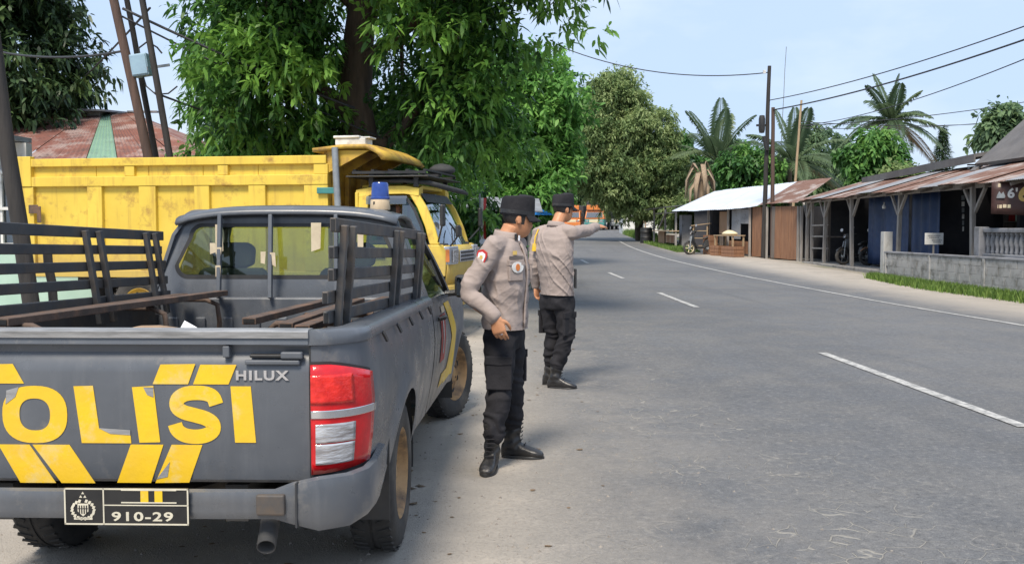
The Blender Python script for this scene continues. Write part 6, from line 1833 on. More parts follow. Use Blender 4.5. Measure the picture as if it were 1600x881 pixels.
wire([(-5.65,15.2,4.9),(-30,60,9)], .02, 'cable leaving the brown pole towards the upper left', .6)
wire([(10.18,38.4,7.6),(2.3,44,9.6)], .022, 'cable from the tall dark pole to the trees across the road', .55)
wire([(10.18,38.4,6.5),(12.9,22,6.50)], .018, 'upper cable of the bundle crossing the right sky', .22)
wire([(10.3,38.2,6.1),(12.9,21.5,6.18)], .026, 'thick middle cable of the bundle crossing the right sky', .22)
wire([(13.7,46,6.3),(12.9,22.5,5.80)], .016, 'single cable below the bundle in the right sky', .35)
wire([(13.7,46,6.3),(30,50,8.6)], .02, 'thin cable rising to the right edge past the palm', .3)
wire([(13.7,46,6.5),(34,48,8.0)], .016, 'faint level cable behind the right palm', .7)
wire([(13.7,46,6.2),(30,48,5.9+1.6)], .016, 'faint lowest cable above the gable roof', .4)

# ------------------------------------------------------------------ left house and walls
HL = empty('tin_roof_house', (0,0,0)); tag(HL, 'house with rusty red roof and a mint green roof strip behind the dump truck', 'house')
zb = zg(20)
bx('wall', M['housewall'], HL, -14.5, -6.2, 21, 29, 0, 2.75)
# hipped roof: front slope of separate sheets, one strip painted mint
ridge = [(-12.6,26.0,4.55),(-10.2,26.0,4.55)]
n = 12
for k in range(n):
    s0, s1 = k/n, (k+1)/n - .002
    lo0, lo1 = Vector((-14.9,20.2,2.75)).lerp(Vector((-6.0,20.2,2.75)), s0), Vector((-14.9,20.2,2.75)).lerp(Vector((-6.0,20.2,2.75)), s1)
    hi0, hi1 = Vector(ridge[0]).lerp(Vector(ridge[1]), s0), Vector(ridge[0]).lerp(Vector(ridge[1]), s1)
    rows = []
    for t in np.linspace(0, 1, 5):
        rows.append([lo0.lerp(lo1, q).lerp(hi0.lerp(hi1, q), t) + Vector((0,0,(.012 if i % 2 else -.012)+.01*(k%2))) for i, q in enumerate(np.linspace(0,1,13))])
    MB().grid(rows).build('roof_sheet', M['mint'] if k in (8,) else M['redtile'], HL)
slab('roof_hip', [(-6.0,20.2,2.74),(-6.0,30,2.74),(-10.2,26,4.53)], M['redtile'], .03, HL)
slab('roof_back', [(-6.0,30,2.74),(-14.9,30,2.74),(-12.6,26,4.53),(-10.2,26,4.53)], M['redtile'], .03, HL)
bx('clerestory', M['housewall'], HL, -13.2, -10.9, 25.6, 27.2, 4.0, 4.55); slab('clerestory_roof', [(-13.5,25.2,4.62),(-10.6,25.2,4.52),(-10.6,27.5,4.70),(-13.5,27.5,4.80)], M['greyzinc'], .05, HL)
bx('rust_patch_ridge', M['greyzinc'], HL, -10.3, -9.5, 25.9, 26.1, 4.56, 4.60)
# nearer house front at the left edge
NH = empty('grey_house', (0,0,0)); tag(NH, 'grey house front with barred window behind the thick black pole', 'house')
bx('wall', M['housewall'], NH, -14, -8.15, 16.2, 16.4, 0, 2.9); bx('wall_dado', M['mintwall'], NH, -14, -6.6, 16.05, 16.19, 0, 1.05)
bx('eave', M['greyzinc'], NH, -14, -8.2, 15.4, 16.5, 2.92, 3.0)
for x in (-9.2, -10.4):
    wv = bx('window', M['dark_glass'], NH, x, x+.9, 16.12, 16.16, 1.2, 2.4)
    for q in np.linspace(0, .9, 5): bx('window_bar', M['white'], wv, x+q-.02, x+q+.02, 16.06, 16.11, 1.15, 2.45)
    for z in (1.2, 1.8, 2.4): bx('window_rail', M['white'], wv, x-.04, x+.94, 16.03, 16.058, z-.025, z+.025)
lw = bx('low_wall', M['mintwall'], None, -7.6, -3.2, 15.2, 15.3, 0, .75); tag(lw, 'low mint green wall seen under the dump body', 'wall')
bx('wall_cap', M['white'], lw, -7.65, -3.15, 15.16, 15.34, .752, .80)

# ------------------------------------------------------------------ stalls and people between dump truck and officers
LS = empty('tarpaulin_stall', (-1.75, 24, zg(24))); tag(LS, 'small stall with a pale tarpaulin roof beyond the dump truck nose', 'stall')
for x in (0, 2.2):
    for y in (0, 2.4): bx('stall_post', M['post'], LS, x-.04, x+.04, y-.04, y+.04, 0, 2.0)
slab('tarpaulin', [(-.3,-.4,1.88),(2.5,-.4,1.80),(2.5,2.8,2.2),(-.3,2.8,2.3)], M['greyzinc'], .03, LS)
bx('stall_back', M['darkwall'], LS, -.05, 2.25, 2.42, 2.46, 0, 2.0); bx('stall_counter', M['plank_grey'], LS, 0.1, 2.1, .1, .5, 0, .9, .01)
bx('display_case', M['steel'], LS, .3, 1.4, .15, .45, .905, 1.35, .01)
FL = empty('flag_banner', (-.72, 21.5, zg(21.5))); tag(FL, 'narrow red and white flag banner on a pole beyond the dump truck', 'flag')
MB().tube([(0,0,0),(0,0,2.2)], .018, 6).build('flag_pole', M['steel'], FL)
rows = [[(.02+.13*q*(1+.1*math.sin(z*3)), .03*math.sin(z*5+q*3), z) for q in np.linspace(0,1,5)] for z in np.linspace(.9, 2.1, 9)]
mb = MB(); mb.grid([r[:3] for r in rows]).build('flag_white', M['white'], FL, smooth=180); MB().grid([r[2:] for r in rows]).build('flag_red', M['red'], FL, smooth=180)
scooter('motorbike', (-.72, 17.5, zg(17.5)), R(-60), 'black motorbike parked right behind the dump truck nose', M['black'], 8, M['steel'], 'motorbikes on the left verge')
scooter('motorbike', (-.25, 20.5, zg(20.5)), R(-75), 'grey motorbike parked further back on the left verge', M['steel'], 8, M['steel'], 'motorbikes on the left verge')
GW = bx('grey_wall', M['greypaint'], None, -1.9, .1, 26.9, 27.1, 0, 1.5); tag(GW, 'low grey wall beyond the tarpaulin stall', 'wall')
UB = empty('blue_umbrella', (.85, 31, zg(31))); tag(UB, 'bright blue umbrella showing between the two officers', 'umbrella')
for k in range(8):
    a0, a1 = k*math.pi/4, (k+1)*math.pi/4
    MB().add([(0,0,1.95)] + [(.55*math.cos(a), .55*math.sin(a), 1.72) for a in (a0, (a0+a1)/2, a1)], [(0,1,2),(0,2,3)]).build('canopy_panel', mat('blue_canopy_%d' % k, (.02,.18,.55), None, 4, .6) if k == 0 else bpy.data.materials['blue_canopy_0'], UB, solid=.004)
MB().tube([(0,0,0),(0,0,1.98)], .015, 6).build('umbrella_pole', M['steel'], UB)
# driver at the wheel of the dump truck
def simple_person(name, label, base, deg, shirt, trousers, sit=False, wheel_at=None, s=1.0):
    f, l = facing(deg); B_ = Vector(base)
    def q(a, b_, z): return B_ + f*a*s + l*b_*s + Vector((0,0,z*s))
    zz = 0.0 if not sit else -.40
    C = dict(z=[B_.z + (v+zz)*s for v in (.88,.96,1.06,1.16,1.26,1.34,1.39,1.42,1.44)], x=[B_.x]*9, y=[B_.y]*9, d=[v*s for v in (.12,.12,.12,.125,.13,.12,.10,.08,.06)], w=[v*s for v in (.17,.17,.17,.18,.19,.185,.16,.115,.07)], neck=tuple(q(0,0,1.45+zz)))
    if wheel_at is None:
        arms = dict(r=(q(0,-.19,1.37+zz), q(-.04,-.24,1.10+zz), q(.08,-.22,.93+zz)), l=(q(0,.19,1.37+zz), q(-.04,.24,1.10+zz), q(.08,.22,.93+zz)))
        hd_ = dict(r=dict(d=(.1*f.x,.1*f.y,-1), palm_n=tuple(l), thumb_side=tuple(f)), l=dict(d=(.1*f.x,.1*f.y,-1), palm_n=tuple(-l), thumb_side=tuple(f)))
    else:
        w_ = Vector(wheel_at)
        arms = dict(r=(q(0,-.19,1.37+zz), q(.16,-.28,1.12+zz), tuple(w_ - l*.16 - f*.08)), l=(q(0,.19,1.37+zz), q(.16,.28,1.12+zz), tuple(w_ + l*.16 - f*.08)))
        hd_ = dict(r=dict(d=tuple(f + Vector((0,0,.2))), palm_n=(0,0,-1), thumb_side=tuple(l), curl=.6), l=dict(d=tuple(f + Vector((0,0,.2))), palm_n=(0,0,-1), thumb_side=tuple(-l), curl=.6))
    if sit: legs = dict(r=(q(.02,-.09,.86+zz), q(.42,-.12,.90+zz), q(.46,-.12,.52+zz)), l=(q(.02,.09,.86+zz), q(.42,.12,.90+zz), q(.46,.12,.52+zz)))
    else: legs = dict(r=(q(0,-.09,.84), q(.02,-.10,.50), q(0,-.10,.20)), l=(q(0,.09,.84), q(.02,.10,.50), q(0,.10,.20)))
    P_, *_r = person(name, label, C, deg, deg, dict(chin=tuple(q(.04,0,1.44+zz)), dir=(f.x, f.y, -.05)), None, arms, legs, hd_, m_skin=M['skin_deep'], m_shirt=shirt, m_trouser=trousers, seed=9)
    for k, sg in (('r',-1),('l',1)):
        an = Vector(legs[k][2]); boot((f.x, f.y), (an.x, an.y, an.z - .20), P_, shaft_to=tuple(an + Vector((0,0,.02))), name='shoe')
    return P_
c6, s6 = math.cos(R(-10)), math.sin(R(-10))
def dtw(x, y, z): return (-0.85 + x*c6 - y*s6, 12.4 + x*s6 + y*c6, z)
simple_person('person', 'driver in a dark shirt sitting at the wheel of the dump truck', dtw(-.86, .44, .52), -10, M['interior'], M['blackcloth'], True, dtw(-.42, .46, 1.36))
simple_person('person', 'person in blue clothes standing under the pale tarpaulin stall', (-1.35, 23.2, zg(23.2)), 200, M['interior'], M['bluedenim'])
# ------------------------------------------------------------------ trees
def leaf_arrays(centres, dirs, per, ln, wd, droop, rnd, tints, spread=1.0, jit=0.25):
    """whorls of drooping leaves: numpy arrays of vertices and faces"""
    V, F, T = [], [], []
    n = len(centres)
    k = n * per
    c = np.repeat(centres, per, 0); d = np.repeat(dirs, per, 0)
    rs = np.random.RandomState(rnd)
    r_ = rs.normal(size=(k, 3)); ax = d * .55 + spread * r_ / np.linalg.norm(r_, axis=1)[:, None]
    ax /= np.linalg.norm(ax, axis=1)[:, None]
    L_ = ln * rs.uniform(.6, 1.25, k)[:, None]; W_ = wd * rs.uniform(.7, 1.25, k)[:, None]
    up = np.array([0, 0, 1.0])
    side = np.cross(ax, up + .35*rs.normal(size=(k, 3))); side /= np.linalg.norm(side, axis=1)[:, None] + 1e-6
    c = c + rs.normal(size=(k, 3)) * jit * ln
    dr = (droop * rs.uniform(.5, 1.4, k))[:, None]
    def at(t): return c + ax*L_*t - up*(dr*L_*t*t)
    p0 = at(0.0); p1 = at(.35); p2 = at(.72); p3 = at(1.0)
    v = np.stack([p0, p1 - side*W_*.5, p1 + side*W_*.5, p2 - side*W_*.42, p2 + side*W_*.42, p3], 1).reshape(-1, 3)
    b = (np.arange(k) * 6)[:, None]
    tri = np.concatenate([b + [0, 1, 2], b + [1, 3, 4], b + [1, 4, 2], b + [3, 5, 4]], 0)
    t = np.repeat(np.clip(np.repeat(tints, per) + rs.uniform(-.16, .16, k), 0, 1), 6)
    return v, tri, t

def tri_mesh(name, v, tri, t):
    me = bpy.data.meshes.new(name)
    me.vertices.add(len(v)); me.vertices.foreach_set('co', v.astype(np.float32).ravel())
    me.loops.add(len(tri)*3); me.loops.foreach_set('vertex_index', tri.astype(np.int32).ravel())
    me.polygons.add(len(tri)); me.polygons.foreach_set('loop_start', np.arange(0, len(tri)*3, 3, dtype=np.int32))
    me.polygons.foreach_set('loop_total', np.full(len(tri), 3, np.int32)) if hasattr(me.polygons[0], 'loop_total') and False else None
    a = me.attributes.new('tint', 'FLOAT', 'POINT'); a.data.foreach_set('value', t.astype(np.float32))
    me.update(calc_edges=True); me.validate()
    return me

def clumps(lobes, n, seed, surf=.55, low=-.75, cl=.30, per_c=16):
    """whorls gathered in tufts spread through ellipsoid lobes, more of them near the outside; outward directions"""
    rs = np.random.RandomState(seed); vol = np.array([l[1][0]*l[1][1]*l[1][2] for l in lobes]) ** .70; pr = vol / vol.sum()
    C_, D_, T_ = [], [], []
    for i, (c, r_) in enumerate(lobes):
        m = max(4, int(n * pr[i] / per_c))
        u = rs.normal(size=(m, 3)); u /= np.linalg.norm(u, axis=1)[:, None]
        u[:, 2] = np.where(u[:, 2] < low, -u[:, 2], u[:, 2])
        rad = np.where(rs.rand(m) < surf, rs.uniform(.80, 1.05, m), rs.uniform(.25, .8, m))
        bump = 1 + .16*np.sin(u[:, 0]*5 + i) * np.cos(u[:, 1]*4.3 + 2*i) + .12*np.sin(u[:, 2]*7 + 3*i)
        p = np.array(c) + u * np.array(r_) * (rad*bump)[:, None]
        tc_ = np.clip(np.where(rs.rand(m) < .45, .62, .30) + rs.normal(0, .12, m), 0.02, .88)
        k = per_c
        q = np.repeat(p, k, 0); uu = np.repeat(u, k, 0)
        g = rs.normal(size=(m*k, 3)) * np.array([cl, cl, cl*.62]); g = np.clip(g, -2.0*cl, 2.0*cl); g[:, 2] -= .5*np.minimum((g[:, 0]**2 + g[:, 1]**2) / cl, 1.6*cl)
        C_.append(q + g)
        dd = uu*.7 + g/cl*.55; dd /= np.linalg.norm(dd, axis=1)[:, None] + 1e-6
        D_.append(dd)
        T_.append(np.clip(np.repeat(tc_, k) + rs.normal(0, .09, m*k), 0, 1))
    return np.concatenate(C_), np.concatenate(D_), np.concatenate(T_)

def tree(name, label, base, trunk, limbs, lobes, n, per, ln, wd, droop, m_leaf, m_bark, seed, r0=.25, r1=.12, group=None, young=.04, surf=.55, low=-.75, twigs=14, cat='tree', spread=1.0, cl=.30, per_c=16):
    t = empty(name, tuple(base)); tag(t, label, cat, group)
    B_ = Vector(base); rs = random.Random(seed)
    pts = [Vector(p) - B_ for p in trunk]
    k = len(pts)
    MB().tube(pts, [r0 + (r1-r0)*i/(k-1) for i in range(k)], 14).build('trunk', m_bark, t, smooth=60)
    for lp in limbs:
        q = [Vector(p) - B_ for p in lp[0]]; kk = len(q)
        MB().tube(q, [lp[1]*(1-.92*i/(kk-1)) for i in range(kk)], 9).build('branch', m_bark, t, smooth=60)
    top = pts[-1]
    for i in range(twigs):
        c, r_ = lobes[i % len(lobes)]
        e = Vector(c) + Vector((rs.uniform(-.6,.6)*r_[0], rs.uniform(-.6,.6)*r_[1], rs.uniform(-.4,.6)*r_[2])) - B_
        s_ = pts[max(1, k-1-(i % 3))].lerp(top, rs.random()); mid = s_.lerp(e, .5) + Vector((rs.uniform(-.2,.2), rs.uniform(-.2,.2), .25))
        MB().tube([s_, mid, e], [r1*.5, r1*.3, r1*.10], 6).build('branch', m_bark, t, smooth=60)
    C_, D_, T_ = clumps(lobes, n, seed, surf, low, cl, per_c)
    rr_ = np.random.RandomState(seed+1)
    T_ = np.where(np.repeat(rr_.rand(len(T_)//per_c + 1) < young, per_c)[:len(T_)], .95, T_)
    v, tri, ti = leaf_arrays(C_, D_, per, ln, wd, droop, seed+2, T_, spread)
    link('crown', tri_mesh('crown', v - np.array(tuple(B_)), tri, ti), m_leaf, t)
    return t
M['mango'] = leaf_mat('mango_leaf', (0.034,0.092,0.026), (0.105,0.245,0.048), (0.210,0.400,0.075), .40, .44)
M['darkleaf'] = leaf_mat('dark_leaf', (0.024,0.048,0.022), (0.062,0.112,0.042), (0.125,0.190,0.060), .42, .28)
M['midleaf'] = leaf_mat('mid_leaf', (0.050,0.135,0.034), (0.115,0.270,0.058), (0.200,0.390,0.085), .5, .40)
M['oliveleaf'] = leaf_mat('olive_leaf', (0.130,0.205,0.080), (0.255,0.345,0.140), (0.350,0.430,0.195), .6, .48)
M['bushleaf'] = leaf_mat('bush_leaf', (0.045,0.125,0.034), (0.110,0.255,0.060), (0.19,0.36,0.085), .5, .38)
M['farleaf'] = leaf_mat('far_leaf', (0.095,0.155,0.090), (0.155,0.245,0.120), (0.220,0.320,0.140), .6, .42)  # paler and greyer greens: distance haze is put into the leaf colour
M['palmleaf'] = leaf_mat('palm_leaflet', (0.060,0.100,0.055), (0.120,0.175,0.090), (0.200,0.245,0.110), .45, .35)

M['rainleaf'] = leaf_mat('rain_tree_leaf', (0.075,0.190,0.045), (0.150,0.340,0.075), (0.230,0.440,0.105), .5, .45)
# big mango behind the dump truck
tree('mango_tree', 'huge mango tree with hanging leaves spreading over the yellow dump truck', (-2.55,17,0),
     [(-2.55,17,-.1),(-2.50,17,1.2),(-2.55,17,2.4),(-2.75,17,3.6),(-2.70,17,4.6),(-2.55,16.9,5.6),(-2.4,16.8,6.8),(-2.3,16.8,8.2)],
     [([(-2.7,17,3.3),(-3.4,16.6,4.0),(-4.3,16.2,4.6),(-4.9,16,4.9)], .15), ([(-2.6,17,2.7),(-1.9,16.7,3.2),(-1.2,16.4,4.1),(-.3,16,5.0)], .17),
      ([(-2.7,17,4.3),(-1.6,16.5,5.0),(-.2,15.5,5.5),(.7,15.1,5.6)], .14), ([(-2.6,17,5.2),(-3.6,17.4,6.2),(-4.4,17.6,7.2)], .14)],
     [((-3.95,16.2,3.9),(1.0,1.4,1.15)), ((-4.5,16.4,5.6),(.75,1.3,.9)), ((-3.9,16.4,5.4),(.65,1.3,1.2)), ((-3.75,15.7,4.3),(.55,.9,.8)), ((-3.7,17.2,3.0),(1.4,1.2,.7)),
      ((-2.4,18.4,6.8),(2.2,1.6,1.5)), ((-1.0,15.9,5.1),(.95,1.3,1.1)), ((-.65,15.7,4.1),(.75,1.1,.85)), ((-1.0,16.4,3.35),(1.1,1.2,.75)), ((.45,15.3,5.6),(.85,1.2,.75)), ((-.6,15.2,6.4),(1.6,1.5,1.1)), ((-2.3,19.0,3.4),(2.2,1.0,1.4)), ((-3.6,15.2,6.6),(1.5,1.4,.9))],
     7000, 10, .185, .060, .40, M['mango'], M['bark'], 11, .36, .20, young=.26, surf=.66, twigs=26, cl=.33, per_c=26)
# sprig tree left of it, reaching over the house
tree('young_tree', 'slender leafy tree in front of the pale sky left of the mango', (-5.2,18.5,0), [(-5.2,18.5,0),(-5.3,18.5,1.5),(-5.5,18.5,3.2),(-5.75,18.5,4.9)], [],
     [((-5.65,18.5,4.0),(.32,.5,.8)), ((-5.2,18.5,3.1),(.5,.6,.6)), ((-5.8,18.5,4.9),(.2,.3,.3)), ((-6.1,19,2.72),(.5,.5,.22)), ((-4.9,18.6,2.6),(.6,.6,.5))],
     520, 9, .24, .058, .9, M['midleaf'], M['bark_grey'], 15, .05, .02, young=.2, twigs=8, cl=.18)
# dark tree at the left edge
tree('breadfruit_tree', 'dark dense tree with big leaves at the upper left edge', (-14.2,26,0), [(-14.2,26,0),(-14.0,26,2),(-13.8,26,4.2),(-13.6,26,6.0),(-13.7,26,7.5)], [([(-13.8,26,4),(-12.6,25.5,5.2),(-11.8,25,5.8)], .16)],
     [((-14.6,23.6,5.6),(1.6,1.4,1.6)), ((-13.3,25,6.4),(2.1,2.0,2.0)), ((-14.6,25.4,7.6),(2.8,2.4,2.0)), ((-12.3,25,5.3),(1.5,1.5,1.35)), ((-14.4,24.4,4.2),(1.8,1.3,1.5)), ((-12.5,25,7.6),(1.1,1.3,1.0)), ((-13.0,24.2,4.3),(1.1,.9,.9))],
     4200, 9, .25, .085, .55, M['darkleaf'], M['bark'], 21, .30, .15, young=.05, surf=.62)
# lighter fern-leaved tree beyond the mango
tree('rain_tree', 'lighter green spreading tree on the left verge beyond the mango', (-.35,33,zg(33)), [(-.35,33,.1),(-.3,33,1.6),(-.1,33,3.2),(.1,33,4.4),(.1,33,5.8)], [([(-.2,33,2.4),(.8,32.6,3.6),(1.7,32.4,4.6)], .12), ([(-.2,33,2.6),(-1.2,33,4.0),(-1.9,33,4.8)], .12)],
     [((.25,32.5,5.0),(1.7,1.6,1.5)), ((1.25,32.3,5.4),(1.25,1.4,.75)), ((1.1,32.2,4.3),(1.1,1.3,.9)), ((.2,32,3.0),(1.6,1.4,1.0)), ((-1.3,32.5,3.6),(1.3,1.4,1.6)), ((-1.2,32.5,6.0),(1.7,1.5,1.3)), ((.9,32.5,6.6),(1.2,1.3,.7)), ((1.4,32.4,3.6),(.7,.9,.45)), ((-.5,32,2.0),(1.6,1.2,.8))],
     5200, 9, .25, .095, .25, M['rainleaf'], M['bark'], 31, .24, .12, young=.34, surf=.70, cl=.36, per_c=16)
# dim undergrowth behind the dump truck
for i, (x, y, z, rx, rz) in enumerate(((-3.6,21,1.6,1.7,1.3), (-1.4,22.5,1.5,1.3,1.4), (-6.4,22,2.2,1.2,.7), (-.9,29,1.6,1.4,1.3))):
    lab = ('shaded shrub behind the dump body', 'shaded shrub behind the dump truck cab', 'bright shrub beside the red roofed house', 'shaded shrub on the verge below the lighter tree')[i]
    tree('shrub', lab, (x,y,zg(y)), [(x,y,0),(x,y,z*.6),(x+.1,y,z)], [], [((x,y,z),(rx,1.0,rz)), ((x+.5,y-.2,z*.7),(rx*.7,.9,rz*.6))], 650, 8, .22, .07, .6, M['mango'] if i != 2 else M['bushleaf'], M['bark'], 40+i, .08, .04, 'shrubs on the left verge', cat='shrub', twigs=5, young=.06 if i != 2 else .3)
# olive tree at the bend
tree('olive_green_tree', 'large rounded olive green tree standing at the bend of the road', (8.4,63,zg(63)), [(8.4,63,.5),(8.3,63,2),(8.0,63,3.6),(7.5,63,5.4),(7.0,63,8.0)], [([(8.2,63,2.6),(6.6,62.5,4.2),(5.2,62,5.4)], .2), ([(8.2,63,2.8),(9.2,62.5,4.4),(9.8,62,5.8)], .2)],
     [((6.5,62,9.0),(1.9,2.0,2.2)), ((5.5,61.6,7.4),(2.2,2.2,1.7)), ((7.8,61.6,7.5),(2.5,2.3,1.9)), ((4.8,61.5,5.6),(1.9,2.0,1.7)), ((6.9,61,5.3),(2.4,2.2,1.9)), ((9.0,61.4,5.3),(1.6,2.0,1.7)), ((7.0,61.2,4.2),(1.9,1.9,1.0)), ((8.1,61.2,3.3),(2.2,1.9,1.2)), ((9.6,61.0,2.6),(1.3,1.4,1.1)), ((6.7,61.6,10.4),(1.2,1.3,1.0))],
     16000, 10, .25, .095, .4, M['oliveleaf'], M['bark'], 51, .32, .18, young=.30, surf=.85, cl=.40, per_c=26)
# woods closing the view down the road: single trees one can tell apart
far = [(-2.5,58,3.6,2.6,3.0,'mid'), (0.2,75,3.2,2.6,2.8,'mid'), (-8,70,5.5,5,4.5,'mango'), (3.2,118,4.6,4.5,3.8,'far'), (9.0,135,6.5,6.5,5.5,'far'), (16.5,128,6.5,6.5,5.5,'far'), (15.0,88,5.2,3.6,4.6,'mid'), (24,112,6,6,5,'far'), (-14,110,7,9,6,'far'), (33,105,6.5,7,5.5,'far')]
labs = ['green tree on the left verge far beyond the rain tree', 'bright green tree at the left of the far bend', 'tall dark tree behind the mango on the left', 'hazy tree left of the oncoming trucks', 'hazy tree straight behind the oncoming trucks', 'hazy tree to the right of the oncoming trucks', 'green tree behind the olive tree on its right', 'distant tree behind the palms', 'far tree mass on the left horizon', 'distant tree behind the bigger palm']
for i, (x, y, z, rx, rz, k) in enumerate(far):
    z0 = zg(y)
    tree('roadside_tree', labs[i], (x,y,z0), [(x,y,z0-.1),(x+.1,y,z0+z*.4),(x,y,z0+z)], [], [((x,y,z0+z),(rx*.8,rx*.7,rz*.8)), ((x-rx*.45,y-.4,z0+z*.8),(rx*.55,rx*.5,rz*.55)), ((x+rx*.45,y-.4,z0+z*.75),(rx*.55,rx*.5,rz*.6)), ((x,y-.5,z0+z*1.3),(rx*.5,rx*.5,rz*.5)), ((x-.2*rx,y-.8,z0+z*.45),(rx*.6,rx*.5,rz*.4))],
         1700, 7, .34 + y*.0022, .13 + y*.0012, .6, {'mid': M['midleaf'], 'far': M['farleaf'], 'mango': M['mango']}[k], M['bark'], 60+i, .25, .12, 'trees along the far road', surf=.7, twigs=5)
# bushes and garden trees behind the kiosks
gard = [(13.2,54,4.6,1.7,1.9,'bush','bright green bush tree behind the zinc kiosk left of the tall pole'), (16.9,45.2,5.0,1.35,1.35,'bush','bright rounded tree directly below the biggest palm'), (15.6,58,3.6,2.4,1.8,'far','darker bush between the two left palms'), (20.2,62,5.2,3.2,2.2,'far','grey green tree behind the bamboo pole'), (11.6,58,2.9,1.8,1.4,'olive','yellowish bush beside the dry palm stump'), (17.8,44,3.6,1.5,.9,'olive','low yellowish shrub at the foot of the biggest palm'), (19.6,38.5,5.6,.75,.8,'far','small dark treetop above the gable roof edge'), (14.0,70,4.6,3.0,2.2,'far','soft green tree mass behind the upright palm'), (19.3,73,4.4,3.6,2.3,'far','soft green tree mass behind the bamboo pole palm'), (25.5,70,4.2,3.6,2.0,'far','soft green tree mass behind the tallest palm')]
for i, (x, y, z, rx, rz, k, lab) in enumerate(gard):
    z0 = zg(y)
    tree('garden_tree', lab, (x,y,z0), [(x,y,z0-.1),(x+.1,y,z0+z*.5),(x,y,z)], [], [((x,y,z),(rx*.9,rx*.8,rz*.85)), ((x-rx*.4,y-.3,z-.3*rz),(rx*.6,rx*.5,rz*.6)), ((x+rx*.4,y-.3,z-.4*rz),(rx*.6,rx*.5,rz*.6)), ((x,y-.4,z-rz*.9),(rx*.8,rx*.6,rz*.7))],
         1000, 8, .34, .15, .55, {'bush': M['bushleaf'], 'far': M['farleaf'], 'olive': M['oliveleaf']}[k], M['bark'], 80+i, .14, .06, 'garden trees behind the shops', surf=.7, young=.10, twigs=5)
# conifer
cf = empty('conifer_tree', (31.2,70,zg(70))); tag(cf, 'small dark pointed conifer beyond the gable roof', 'tree')
MB().tube([(0,0,0),(0,0,4),(0,0,8.0)], [.16,.10,.02], 8).build('trunk', M['bark'], cf)
rs = np.random.RandomState(5); cc, dd = [], []
for z in np.linspace(2.0, 8.0, 26):
    r_ = 1.6*(8.15-z)/6.1
    for a in np.arange(0, 6.283, .42):
        for q in (.35, .7, 1.0):
            cc.append((r_*q*math.cos(a+z*3), r_*q*math.sin(a+z*3), z-.30*q)); dd.append((math.cos(a+z*3), math.sin(a+z*3), -.1))
v, tri, ti = leaf_arrays(np.array(cc), np.array(dd), 5, .30, .05, .25, 3, np.full(len(cc), .3), .5); link('crown', tri_mesh('crown', v, tri, ti), M['darkleaf'], cf)

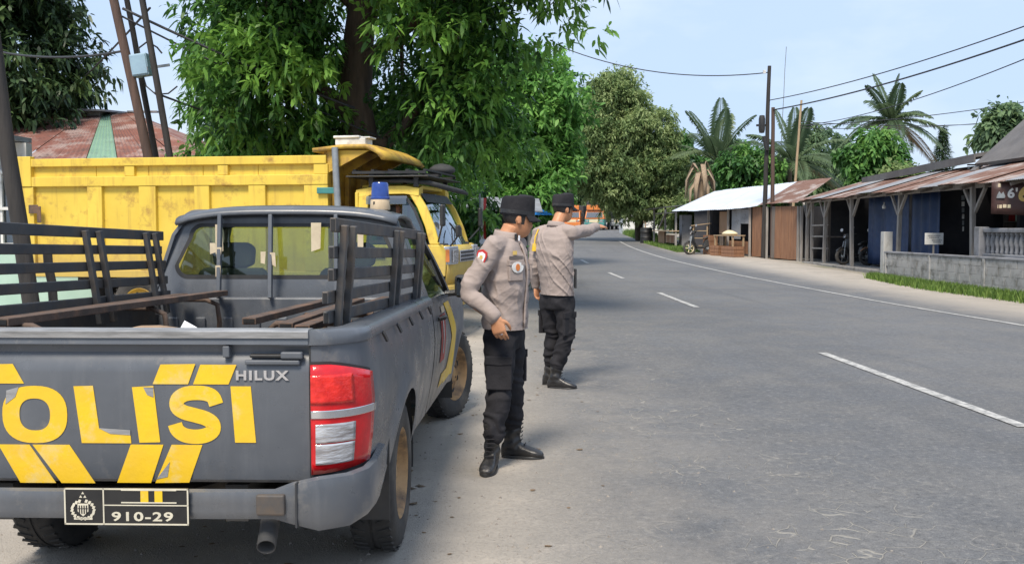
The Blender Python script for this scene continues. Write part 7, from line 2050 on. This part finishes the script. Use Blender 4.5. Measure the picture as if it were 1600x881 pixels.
# ---- coconut palms: each frond its own part
def palm(label, base, top, r, nf, L_, seed, young_up=.5, dryn=0):
    rs = random.Random(seed); B_ = Vector(base); t = empty('coconut_palm', base); tag(t, label, 'palm tree', 'coconut palms behind the shops')
    tp = Vector(top) - B_
    pts = [tp*(i/10) + Vector((.15*math.sin(i*.5), 0, 0)) for i in range(11)]; pts[-1] = tp
    MB().tube(pts, [r*(1.25-.5*i/10) for i in range(11)], 10).build('trunk', M['bark_grey'], t, smooth=60)
    for k in range(nf):
        a = k*2.399 + rs.uniform(-.2,.2); el = R(82 - 100*(k/nf)**.8 + rs.uniform(-8,8)); l_ = L_*rs.uniform(.85,1.08)
        d = Vector((math.cos(a)*math.cos(el), math.sin(a)*math.cos(el), math.sin(el)))
        side = d.cross(Vector((0,0,1))); side = side.normalized() if side.length > .05 else Vector((1,0,0))
        rib = []; sagk = .55*l_*max(.25, math.cos(el))
        for i in range(15):
            q = i/14; rib.append(tp + d*l_*q - Vector((0,0,1))*sagk*q*q)
        v, f = [], []
        n = 44
        for i in range(n):
            q = .10 + .90*i/n; j = q*14; i0 = min(int(j), 13); p = rib[i0].lerp(rib[i0+1], j-i0); dr_ = (rib[i0+1]-rib[i0]).normalized()
            ll = l_*.24*math.sin(math.pi*min(1, .12+q*.86))**.7 + .05
            for s in (1, -1):
                up_ = side.cross(dr_)
                o = (side*s*.75 + dr_*.55 + up_*.25*(1 if s else 1)).normalized(); dn = Vector((0,0,-1))
                m1 = p + o*ll*.5 + dn*ll*.10 ; m2 = p + o*ll*.9 + dn*ll*(.42+rs.uniform(-.1,.2)); w2 = .042 + .016*rs.random()
                wv = dr_*w2; b0 = len(v)
                v += [tuple(p), tuple(m1-wv), tuple(m1+wv), tuple(m2)]; f += [(b0,b0+1,b0+2), (b0+1,b0+3,b0+2)]
        mb = MB(); mb.tube(rib, [.045*(1-.85*i/14)+.006 for i in range(15)], 5)
        b0 = len(mb.v); vv = mb.v + v; ff = mb.f + [tuple(x+b0 for x in q) for q in f]
        me = bpy.data.meshes.new('frond'); me.from_pydata(vv, [], ff)
        dry = k >= nf - dryn
        at_ = me.attributes.new('tint', 'FLOAT', 'POINT'); at_.data.foreach_set('value', [min(1, max(0, .45 + rs.uniform(-.25,.3)))]*len(vv))
        link('frond', me, M['palmleaf'] if not dry else M['deadleaf'], t)
    for k in range(4):
        a = k*1.6; MB().lathe([(.001,-.11),(.08,-.08),(.105,0),(.08,.09),(.001,.12)], 10, Matrix.Translation(tp + Vector((.2*math.cos(a), .2*math.sin(a), -.22)))).build('coconut', M['midleaf'] if k % 2 else M['deadleaf'], t, smooth=180)
    return t
palm('coconut palm with upright fronds right of the olive green tree', (12.0,60,.5), (12.75,60,5.5), .16, 24, 4.5, 1, dryn=2)
palm('coconut palm behind the tall dark pole and bamboo pole', (16.0,56,.5), (16.3,56,5.2), .16, 22, 4.3, 2, dryn=1)
palm('tallest coconut palm with arching fronds against the right sky', (19.4,50,.4), (19.6,50,6.9), .17, 22, 3.1, 3, dryn=2)
# dry palm stump with hanging dead sheaths
ST = empty('dry_palm_stump', (9.7,49.5,zg(49.5))); tag(ST, 'dry palm stump with hanging pale dead sheaths behind the kiosk', 'stump')
MB().tube([(0,0,0),(.05,0,1.5),(.0,0,3.0),(.1,0,4.0)], [.20,.18,.22,.10], 10).build('trunk', M['deadleaf'], ST, smooth=60)
for k in range(14):
    a = k*2.4; r_ = .25 + .25*((k*37) % 10)/10; z1 = 4.2 - .06*k
    p = [(.1*math.cos(a), .1*math.sin(a), z1-.2), (r_*math.cos(a), r_*math.sin(a), z1+.25-.03*k), ((r_+.35)*math.cos(a), (r_+.35)*math.sin(a), z1-.5), ((r_+.4)*math.cos(a), (r_+.4)*math.sin(a), z1-1.5)]
    mb = MB(); rows = [[Vector(q) + Vector((-math.sin(a), math.cos(a), 0))*w_*s for s in (-1, 0, 1)] for q, w_ in zip(p, (.05,.13,.12,.03))]
    mb.grid(rows).build('dead_sheath', M['deadleaf'], ST, smooth=180, solid=.01)
